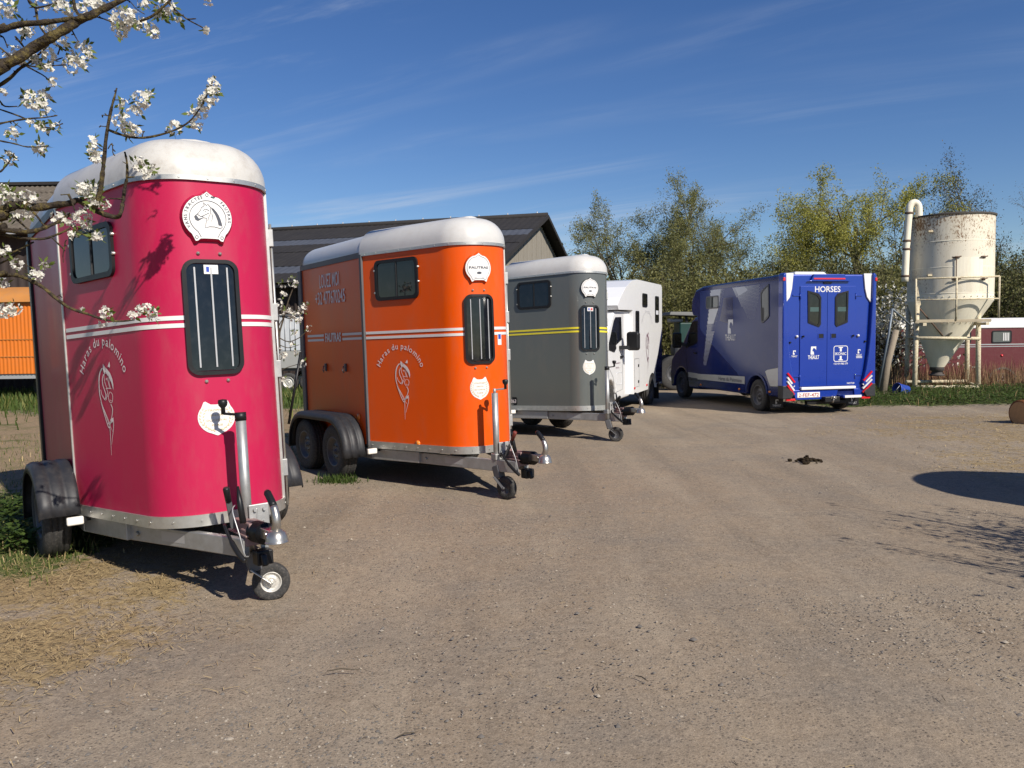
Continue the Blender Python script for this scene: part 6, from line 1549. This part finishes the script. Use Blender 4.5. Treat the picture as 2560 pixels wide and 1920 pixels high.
    for hz, (L, r0, r1, y0, y1) in forks:
        n = len(L); pts = [PT(x, y, y0 + (y1 - y0) * i / (n - 1) + rs.normal(0, .01)) for i, (x, y) in enumerate(L)]
        st = Vector((.08, .02, min(hz, 2.15))); mid = st.lerp(pts[0], .5) + Vector((0, .03, .06))
        full = spline([tuple(st), tuple(mid)] + [tuple(p) for p in pts], 4); m = len(full)
        mbt.tube(full, [(r0 * 1.5 + (r1 - r0 * 1.5) * (i / (m - 1)) ** .8) * rs.uniform(.84, 1.16) for i in range(m)], 10)
    def cherry_bark():
        m = mat('cherry bark with lichen', (0.042, 0.033, 0.025), rough=0.9, var=.45, vscale=11, dirt=.95, dirtcol=(0.20, 0.155, 0.045), bump=.8, bscale=70, spec=.1); return m
    mbt.build('trunk', cherry_bark(), T)
    mbw = MB()
    for L, r0, r1 in twigs:
        n = len(L); yb = YD + rs.uniform(-.06, .06)
        if L[0][0] < 300 and L[0][1] > 500: yb += .05
        pts = spline([tuple(PT(x, y, yb)) for x, y in L], 3); m = len(pts)
        mbw.tube(pts, [(r0 + (r1 - r0) * i / (m - 1)) * rs.uniform(.8, 1.2) for i in range(m)], 7)
        for i in range(2, m - 1, 3):
            if rs.rand() < .5:
                q = Vector(pts[i]); dd = Vector(nvec(rs)) * rs.uniform(.008, .02); mbw.tube([q, q + dd], [.004, .003], 5)
    w = mbw.build('tree_twigs', cherry_bark(), T)
    CL = [(ca([(50, 80)])[0], 100, .3), (ca([(420, 50)])[0], 60, .1), (ca([(600, 50)])[0], 80, .25), (ca([(680, 90)])[0], 70, .2), (ca([(800, 85)])[0], 55, .1), (ca([(920, 60)])[0], 95, .1), (ca([(1020, 20)])[0], 70, .1), (ca([(250, 300)])[0], 80, .3), (ca([(490, 270)])[0], 60, .1), (ca([(600, 410)])[0], 70, .2),
      (ca([(190, 550)])[0], 92, .1), (ca([(80, 560)])[0], 40, .1), (ca([(480, 535)])[0], 70, .1), (ca([(360, 590)])[0], 65, .2), (ca([(820, 465)])[0], 75, .2), (ca([(700, 540)])[0], 50, .1), (ca([(710, 640)])[0], 95, .15), (ca([(800, 600)])[0], 65, .2), (ca([(870, 545)])[0], 45, .5), (ca([(530, 810)])[0], 45, .2), (ca([(470, 660)])[0], 55, .5), (ca([(370, 610)])[0], 30, .1),
      (ca([(1200, 190)])[0], 120, .05), (ca([(1290, 165)])[0], 85, .1), (ca([(1190, 300)])[0], 85, .05), (ca([(1390, 250)])[0], 75, .1), (ca([(1510, 310)])[0], 75, .15), (ca([(1420, 30)])[0], 60, .8), (ca([(1640, 70)])[0], 95, .9), (ca([(1560, 130)])[0], 60, .8), (ca([(1760, 195)])[0], 25, 1.5), (ca([(2035, 300)])[0], 24, .1), (ca([(2050, 0)])[0], 50, .3),
      (ca([(300, 990)])[0], 95, .3), (ca([(400, 1050)])[0], 90, .15), (ca([(440, 950)])[0], 60, .4), (ca([(390, 1235)])[0], 45, .9), (ca([(540, 1250)])[0], 45, 1.2), (ca([(450, 1280)])[0], 30, .8), (ca([(120, 1320)])[0], 65, .3), (ca([(390, 1460)])[0], 65, .9), (ca([(90, 1560)])[0], 65, 1.0), (ca([(20, 910)])[0], 40, .5), (ca([(300, 1210)])[0], 30, .6),
      (ca([(1400, 980)])[0], 85, .15), (ca([(1470, 930)])[0], 35, 1.5), (ca([(1230, 1040)])[0], 60, .4), (ca([(1370, 1070)])[0], 65, .1), (ca([(1200, 1190)])[0], 85, .1), (ca([(1270, 1280)])[0], 85, .2), (ca([(1350, 1300)])[0], 45, .3), (ca([(1720, 1260)])[0], 72, .3), (ca([(1940, 1220)])[0], 65, .05), (ca([(1990, 1120)])[0], 75, .1), (ca([(2030, 1020)])[0], 85, .05), (ca([(2080, 940)])[0], 85, .05), (ca([(2120, 860)])[0], 70, .15), (ca([(2100, 800)])[0], 40, .2), (ca([(1880, 1110)])[0], 40, .9), (ca([(910, 1390)])[0], 55, .3), (ca([(935, 1480)])[0], 60, .15), (ca([(950, 1560)])[0], 50, .3),
      (cb([(1270, 110)])[0], 75, .15), (cb([(1340, 190)])[0], 65, .2), (cb([(1410, 150)])[0], 40, 1.2), (cb([(880, 50)])[0], 60, .3), (cb([(270, 430)])[0], 85, .05), (cb([(90, 420)])[0], 95, .6), (cb([(770, 350)])[0], 75, .2), (cb([(850, 360)])[0], 95, 1.3), (cb([(880, 460)])[0], 70, .8), (cb([(960, 490)])[0], 55, .3), (cb([(810, 520)])[0], 35, .1), (cb([(530, 600)])[0], 75, .2), (cb([(640, 620)])[0], 70, .2), (cb([(760, 600)])[0], 85, .15), (cb([(800, 670)])[0], 65, .1), (cb([(670, 770)])[0], 50, .9), (cb([(890, 770)])[0], 55, .9),
      (cb([(40, 910)])[0], 60, .3), (cb([(330, 1140)])[0], 70, .1), (cb([(420, 1050)])[0], 45, 1.5), (cb([(150, 1040)])[0], 55, .4), (cb([(30, 1200)])[0], 60, .3), (cb([(60, 1460)])[0], 85, .03), (cb([(130, 1450)])[0], 75, .03), (cb([(970, 1480)])[0], 60, .5), (cb([(950, 1580)])[0], 38, .3), (cb([(745, 1455)])[0], 20, .1), (cb([(1220, 1500)])[0], 42, .2), (cb([(1330, 1450)])[0], 78, .2), (cb([(1400, 1490)])[0], 62, .9), (cb([(250, 570)])[0], 50, .4), (cb([(150, 590)])[0], 50, .9), (cb([(40, 330)])[0], 40, .6), (cb([(0, 560)])[0], 45, .5)]
    for (x, y), rp, leafy in CL:
        R = rp * .24 / CAM_F * YD; c = PT(x, y, YD + .03 + rs.uniform(-.07, .07)); n = max(5, int((R / .0125) ** 2 * 2.8))
        V, F, M = flower_cluster(rs, c, R, n, .0142, leafy + .12)
        np_mesh('blossom_cluster', V, F, [M_petal, M_calyx, M_spring], T, mi=M)['kind'] = 'stuff'
make_cherry()

# ---- young blossoming tree between the pink and orange trailers
def make_sapling():
    rs = np.random.RandomState(8); Y = 8.35; base = at(700, 1115, Y); base.z = float(ground_z(base.x, Y))
    T = thing('cherry_sapling', 'thin blossoming sapling between the pink and orange trailers', 'tree', Matrix.Translation(base))
    S = lambda L: [tuple(at(640 + x * .1928, 640 + y * .1928, Y + .0) - base) for x, y in L]
    lines = [([(330, 2480), (300, 1900), (290, 1500), (300, 1050), (350, 830), (420, 580), (480, 420)], .016, .005), ([(300, 1050), (290, 940), (320, 860), (370, 790)], .008, .004), ([(350, 830), (330, 680), (320, 600)], .006, .003), ([(360, 790), (450, 810), (560, 760), (620, 640)], .006, .003), ([(300, 1060), (420, 1110), (560, 1060), (660, 970), (700, 940)], .006, .003), ([(300, 1150), (420, 1190), (560, 1150)], .005, .003), ([(290, 1400), (340, 1300), (300, 1240)], .005, .003), ([(480, 420), (470, 340), (430, 290)], .004, .002), ([(480, 420), (530, 380)], .004, .002), ([(290, 1500), (420, 1440), (600, 1390)], .005, .003)]
    mb = MB()
    for L, r0, r1 in lines:
        p = spline(S(L), 4); m = len(p); mb.tube(p, [r0 + (r1 - r0) * i / (m - 1) for i in range(m)], 7)
    mb.build('trunk', M_bark, T)
    for (x, y), r, lf in [((350, 490), 50, .3), ((340, 370), 45, 2.0), ((470, 330), 60, 1.2), ((520, 380), 45, .3), ((310, 610), 55, .25), ((400, 700), 40, .8), ((460, 740), 60, .3), ((540, 780), 75, .3), ((600, 700), 60, .9), ((640, 620), 35, 2.5), ((250, 810), 40, .9), ((500, 840), 50, .2), ((690, 940), 45, .6), ((480, 985), 40, 2.5), ((310, 1240), 50, .4), ((350, 1290), 40, .9), ((600, 1390), 45, .7), ((510, 1250), 35, 2), ((360, 720), 40, .4), ((350, 1600), 40, 1.5), ((450, 1150), 30, .5)]:
        R = r * .1928 / CAM_F * Y; c = S([(x, y)])[0]; c = (c[0], c[1] + rs.uniform(-.05, .05), c[2]); V, F, M = flower_cluster(rs, c, R, max(4, int((R / .020) ** 2 * 2.0)), .020, lf)
        np_mesh('blossom_cluster', V, F, [M_petal, M_calyx, M_spring], T, mi=M)['kind'] = 'stuff'
    mb = MB(); mb.tube([at(722, 1060, Y - .1) - base, at(752, 880, Y - .05) - base], .014, 7); mb.build('support_stake', M_black, T)
make_sapling()

# ---- ground cover
def blades(rs, X, Y, hmin, hmax, w, lean=.5):
    n = len(X); Z = ground_z(X, Y) - .005; h = rs.uniform(hmin, hmax, n); a = rs.uniform(0, 6.283, n); l = rs.uniform(.1, lean, n) * h
    B = np.stack([X, Y, Z], -1); s = np.stack([np.cos(a), np.sin(a), 0 * a], -1) * w * rs.uniform(.7, 1.4, n)[:, None]; t = np.stack([-np.sin(a) * l, np.cos(a) * l, h], -1); t2 = t * .5 + np.stack([0 * a, 0 * a, h * .12], -1)
    V = np.stack([B - s, B + s, B + t2 + s * .6, B + t + 0 * s, B + t2 - s * .6], 1)
    k = np.arange(n)[:, None] * 5; F = np.concatenate([k + np.array([[0, 1, 2, 4]]), ], 0); F2 = np.concatenate([k + np.array([[4, 2, 3, 3]])], 0)
    return V.reshape(-1, 3), np.concatenate([F, k + np.array([[4, 2, 3, 4]])])
def tri_blades(rs, X, Y, hmin, hmax, w, lean=.6, name='grass', mats=None, probs=None, label='', cat='grass'):
    n = len(X); Z = ground_z(X, Y) - .005; h = rs.uniform(hmin, hmax, n); a = rs.uniform(0, 6.283, n); l = rs.uniform(.1, lean, n) * h
    B = np.stack([X, Y, Z], -1); s = np.stack([np.cos(a), np.sin(a), 0 * a], -1) * (w * rs.uniform(.7, 1.4, n))[:, None]; t = np.stack([-np.sin(a) * l, np.cos(a) * l, h], -1); m = t * .55; m[:, 2] = h * .66
    V = np.stack([B - s, B + s, B + m - s * .7, B + m + s * .7, B + t], 1); k = np.arange(n)[:, None] * 5
    F = np.concatenate([k + np.array([[0, 1, 3]]), k + np.array([[0, 3, 2]]), k + np.array([[2, 3, 4]])]); c = rs.choice(len(mats), n, p=probs)
    o = np_mesh(name, V.reshape(-1, 3), F, mats, mi=np.concatenate([c, c, c])); tag(o, label, cat, kind='stuff'); return o
rs = np.random.RandomState(4)
def scatter(n, x0, x1, y0, y1, dens):
    X = rs.uniform(x0, x1, n); Y = rs.uniform(y0, y1, n); k = rs.rand(n) < np.clip(dens(X, Y), 0, 1); return X[k], Y[k]
Z_ = lambda i: (lambda x, y: zones(x, y)[i])
# short grass in the field at left, near the trailers
X, Y = scatter(60000, -9, -2.0, 4.0, 14, lambda x, y: zones(x, y)[1] * (.5 + .7 * fbm(x, y, 1.5, 5)) + .10 * zones(x, y)[2])
tri_blades(rs, X, Y, .025, .085, .0035, 1.0, 'grass', [M_grassg, M_grassy, M_straw], [.5, .35, .15], 'short mixed green and yellow grass left of the pink trailer')
X, Y = scatter(26000, -24, -4.0, 14, 27, lambda x, y: np.clip(zones(x, y)[1], .06, 1) * .9)
tri_blades(rs, X, Y, .08, .30, .014, .7, 'grass', [M_grassg, M_grassy], [.75, .25], 'taller green grass in front of the orange wagon')
# straw litter
def flat_bits(name, X, Y, L0, L1, w, mats, label, cat, lift=.004):
    n = len(X); a = rs.uniform(0, 6.283, n); L = rs.uniform(L0, L1, n); Z = ground_z(X, Y) + rs.uniform(.004, .02, n) + lift; tl = rs.normal(0, .12, n) * L
    c = np.stack([X, Y, Z], -1); d = np.stack([np.cos(a) * L, np.sin(a) * L, tl], -1) / 2; s = np.stack([-np.sin(a), np.cos(a), 0 * a], -1) * (w * rs.uniform(.6, 1.4, n))[:, None]; b = np.stack([0 * a, 0 * a, np.abs(L) * .1], -1) * rs.uniform(0, 1, n)[:, None]
    V = np.stack([c - d - s, c - d + s, c + b + s, c + b - s, c + d + s, c + d - s], 1); k = np.arange(n)[:, None] * 6
    F = np.concatenate([k + np.array([[0, 1, 2, 3]]), k + np.array([[3, 2, 4, 5]])]); m = rs.randint(0, len(mats), n)
    o = np_mesh(name, V.reshape(-1, 3), F, mats, mi=np.concatenate([m, m])); tag(o, label, cat, kind='stuff'); return o
X, Y = scatter(42000, -5, -1.2, 2.4, 7.5, lambda x, y: zones(x, y)[0] * 1.1 * (.3 + fbm(x, y, 3.0, 6)) + .012)
flat_bits('straw_litter', X, Y, .015, .075, .0016, [M_straw, M_strawdark, M_straw, M_strawdark], 'trodden yellow straw on the ground at bottom left', 'straw')
X, Y = scatter(16000, 3.5, 12, 8, 18, lambda x, y: zones(x, y)[0])
flat_bits('straw_litter', X, Y, .03, .10, .004, [M_straw, M_strawdark], 'dry yellow grass litter on the right of the yard', 'straw')
X, Y = scatter(2600, -2.2, 4.5, 2.4, 9, lambda x, y: .35 * fbm(x, y, 1.2, 77) + .05)
flat_bits('plant_debris', X, Y, .008, .05, .0018, [M_straw, M_strawdark, M_bark], 'scattered straw and bark bits over the gravel', 'debris')
TWL = ['long thin twig on the gravel at lower left of centre', 'short slanting twig on the gravel right of bottom centre', 'short upright twig just left of the slanting one', 'thin twig at the bottom edge, left of centre']
for i, (px, py, L, a) in enumerate([(860, 1700, .16, .1), (1605, 1722, .08, -.9), (1495, 1745, .07, 1.5), (1020, 1870, .09, .5)]):
    Yg = CAM_H * CAM_F / (py - 836 + .013 * (px - 1280)); c = at(px, py, Yg); c.z = .012
    d = Vector((math.cos(a), math.sin(a), 0)) * L / 2; q = Vector((-d.y, d.x, 0)) * .15
    mb = MB(); mb.tube([c - d, c - d * .2 + q + Vector((0, 0, .004)), c + d * .5 + q * .4, c + d], [.002, .003, .0025, .0012], 6)
    tag(mb.build('twig', M_bark), TWL[i], 'twig', 'fallen twigs on the gravel')
# pebbles
def pebbles(n, ymin, ymax, r0, r1, mats, name, label, clump=True):
    u = rs.rand(n); Yv = ymin * (ymax / ymin) ** u; Xv = rs.uniform(-.68, .68, n) * Yv
    k = np.ones(n, bool)
    if clump: k = rs.rand(n) < np.clip((fbm(Xv, Yv, .8, 41) - .38) * 3.0, .22, 1)
    zz = zones(Xv, Yv); k &= (zz[0] + zz[1] + zz[2] < .5) | (rs.rand(n) < .08)
    Xv, Yv = Xv[k], Yv[k]; n = len(Xv); r = r0 * (r1 / r0) ** (rs.rand(n) ** 2.2)
    C = np.stack([Xv, Yv, ground_z(Xv, Yv) + r * .25], -1)
    D = np.array([[1, 0, 0], [.3, .95, 0], [-.8, .6, 0], [-.8, -.6, 0], [.3, -.95, 0], [0, 0, .75]], float)
    a = rs.uniform(0, 6.283, n); ca_, sa_ = np.cos(a), np.sin(a); J = rs.uniform(.6, 1.3, (n, 6, 1)); Dn = D[None] * J
    X2 = Dn[..., 0] * ca_[:, None] - Dn[..., 1] * sa_[:, None]; Y2 = Dn[..., 0] * sa_[:, None] + Dn[..., 1] * ca_[:, None]
    V = C[:, None] + np.stack([X2, Y2, Dn[..., 2] - .15], -1) * r[:, None, None]
    k = np.arange(n)[:, None] * 6; F = np.concatenate([k + np.array([[i, (i + 1) % 5, 5]]) for i in range(5)]); m = rs.randint(0, len(mats), n)
    o = np_mesh(name, V.reshape(-1, 3), F, mats, mi=np.tile(m, 5)); tag(o, label, 'gravel', kind='stuff')
pebbles(95000, 2.2, 18, .0026, .0085, [M_stone, M_stone, M_stone, M_stonew], 'gravel', 'fine grey gravel chips over the trodden yard')
pebbles(300, 2.2, 12, .009, .018, [M_stone, M_stone, M_stone, M_stonew], 'loose_stones', 'larger loose grey stones scattered on the yard', False)
# broad-leaved weeds by the left tyre
def leaf_patch(name, X, Y, h0, h1, size, mats, label, cat='weeds'):
    n = len(X); P = np.stack([X, Y, ground_z(X, Y) + rs.uniform(h0, h1, n)], -1)
    a = rs.uniform(0, 6.283, n); t = rs.uniform(-.5, .5, n); L = size * rs.uniform(.6, 1.4, n); d = np.stack([np.cos(a), np.sin(a), t], -1) * L[:, None]; s = np.stack([-np.sin(a), np.cos(a), rs.normal(0, .25, n)], -1) * (L * .42)[:, None]
    V = np.stack([P - d * .6, P + s, P + d * .8, P - s], 1); F = np.arange(n * 4).reshape(n, 4); o = np_mesh(name, V.reshape(-1, 3), F, mats, mi=rs.randint(0, len(mats), n)); tag(o, label, cat, kind='stuff')
X, Y = scatter(9000, -5.4, -3.55, 5.95, 7.6, lambda x, y: (fbm(x, y, 1.6, 91) > .42) * 1.0)
leaf_patch('weeds', X, Y, .02, .20, .035, [M_weed, M_grassg, M_weed], 'dark leafy weeds beside the pink trailer left tyre')
X, Y = scatter(30000, 6.2, 17.5, 17.4, 23.5, lambda x, y: zones(x, y)[1] * (.4 + fbm(x, y, .8, 55)))
leaf_patch('weeds', X, Y, .02, .15, .05, [M_weed, M_grassg, M_darkleaf], 'green leafy weeds along the verge below the silo')
X, Y = scatter(4500, 6.2, 17.5, 17.9, 25, lambda x, y: zones(x, y)[1] * .8 * (fbm(x, y, .9, 23) > .45))
tri_blades(rs, X, Y, .08, .26, .008, .6, 'grass', [M_grassg, M_grassy, M_strawdark], [.6, .2, .2], 'long grass round the silo legs and posts')
X, Y = scatter(4200, 11.5, 18, 24.3, 26.6, lambda x, y: .9 + 0 * x)
tri_blades(rs, X, Y, .4, 1.15, .006, .35, 'dry_stalks', [mat('red brown dry stems', (.20, .11, .07), .9, spec=.1), M_strawdark], [.6, .4], 'reddish dry stems in front of the burgundy trailer', 'dry stems')
X, Y = scatter(2500, 2.5, 7.8, 24.5, 31, lambda x, y: .7 + 0 * x)
tri_blades(rs, X, Y, .3, 1.2, .012, .5, 'dry_stalks', [M_grassy, M_straw, M_olive], [.5, .2, .3], 'tall yellow green grass between white truck and blue van', 'tall grass')
c = at(836, 1192, 8.9); X = rs.normal(c.x, .13, 420); Y = rs.normal(c.y, .07, 420)
tri_blades(rs, X, Y, .03, .11, .004, 1.1, 'grass_tuft', [M_weed, M_grassg], [.5, .5], 'tuft of fresh grass at the orange trailer wheel')

# ---------------------------------------------------------------- just outside the right edge: an added tank and the shrub that throw the shadows there
def make_shadow_tank():  # unseen stand-in for an unknown thing, added to throw the round-ended shadow
    T = thing('added_shadow_tank', 'pale round topped tank form added unseen beyond the right edge to throw the rounded shadow', 'tank', Matrix.Translation((7.05, 5.75, 0)))
    mb = MB(); mb.lathe([(.95, .35), (1.0, .45), (1.02, 1.9), (.98, 2.2), (.82, 2.45), (.5, 2.62), (.22, 2.68), (.0005, 2.7)], (0, 0, 0), (0, 0, 1), 40); mb.build('shell', M_silver, T)
    mb = MB(); mb.lathe([(.2, 2.66), (.22, 2.74), (.0005, 2.78)], (0, 0, 0), (0, 0, 1), 20); mb.build('lid', M_black, T)
    mb = MB(); mb.lathe([(.0005, .34), (.97, .34)], (0, 0, 0), (0, 0, 1), 40); mb.build('bottom', M_silver, T)
    for k in range(4):
        a = k * math.pi / 2 + .4; mb = MB(); mb.beam((.8 * math.cos(a), .8 * math.sin(a), 0), (.8 * math.cos(a), .8 * math.sin(a), .4), .1, .1); mb.build('leg', M_galv, T)
make_shadow_tank()
def make_shrub():
    rs = np.random.RandomState(19); T = thing('shrub', 'upright leafy shrub beyond the right edge, throwing the streaky shadow', 'shrub', Matrix.Translation((5.05, 4.15, 0)))
    out = []; sites = []
    for k in range(300):
        a = rs.uniform(0, 6.28); q = rs.rand() ** .6; x, y = math.cos(a) * q * .6, math.sin(a) * q * 1.05
        pts, _ = branch_path(rs, (x, y, -.1), np.array([math.cos(a) * .16 * q, math.sin(a) * .16 * q, 1]), rs.uniform(1.1, 2.0 + .3 * rs.rand()), .06, .05, 7); out.append((pts, [.010 - .0011 * i for i in range(8)], 5))
        for i in range(1, 8):
            for _ in range(4 if i < 6 else 2): sites.append(pts[i] + rs.normal(0, .035, 3))
    V, F = tubes_np(out); np_mesh('stems', V, F, M_bark, T)
    V, F = cards(rs, np.array(sites), .032, .015, .02); np_mesh('leaves', V, F, M_weed, T)
make_shrub()
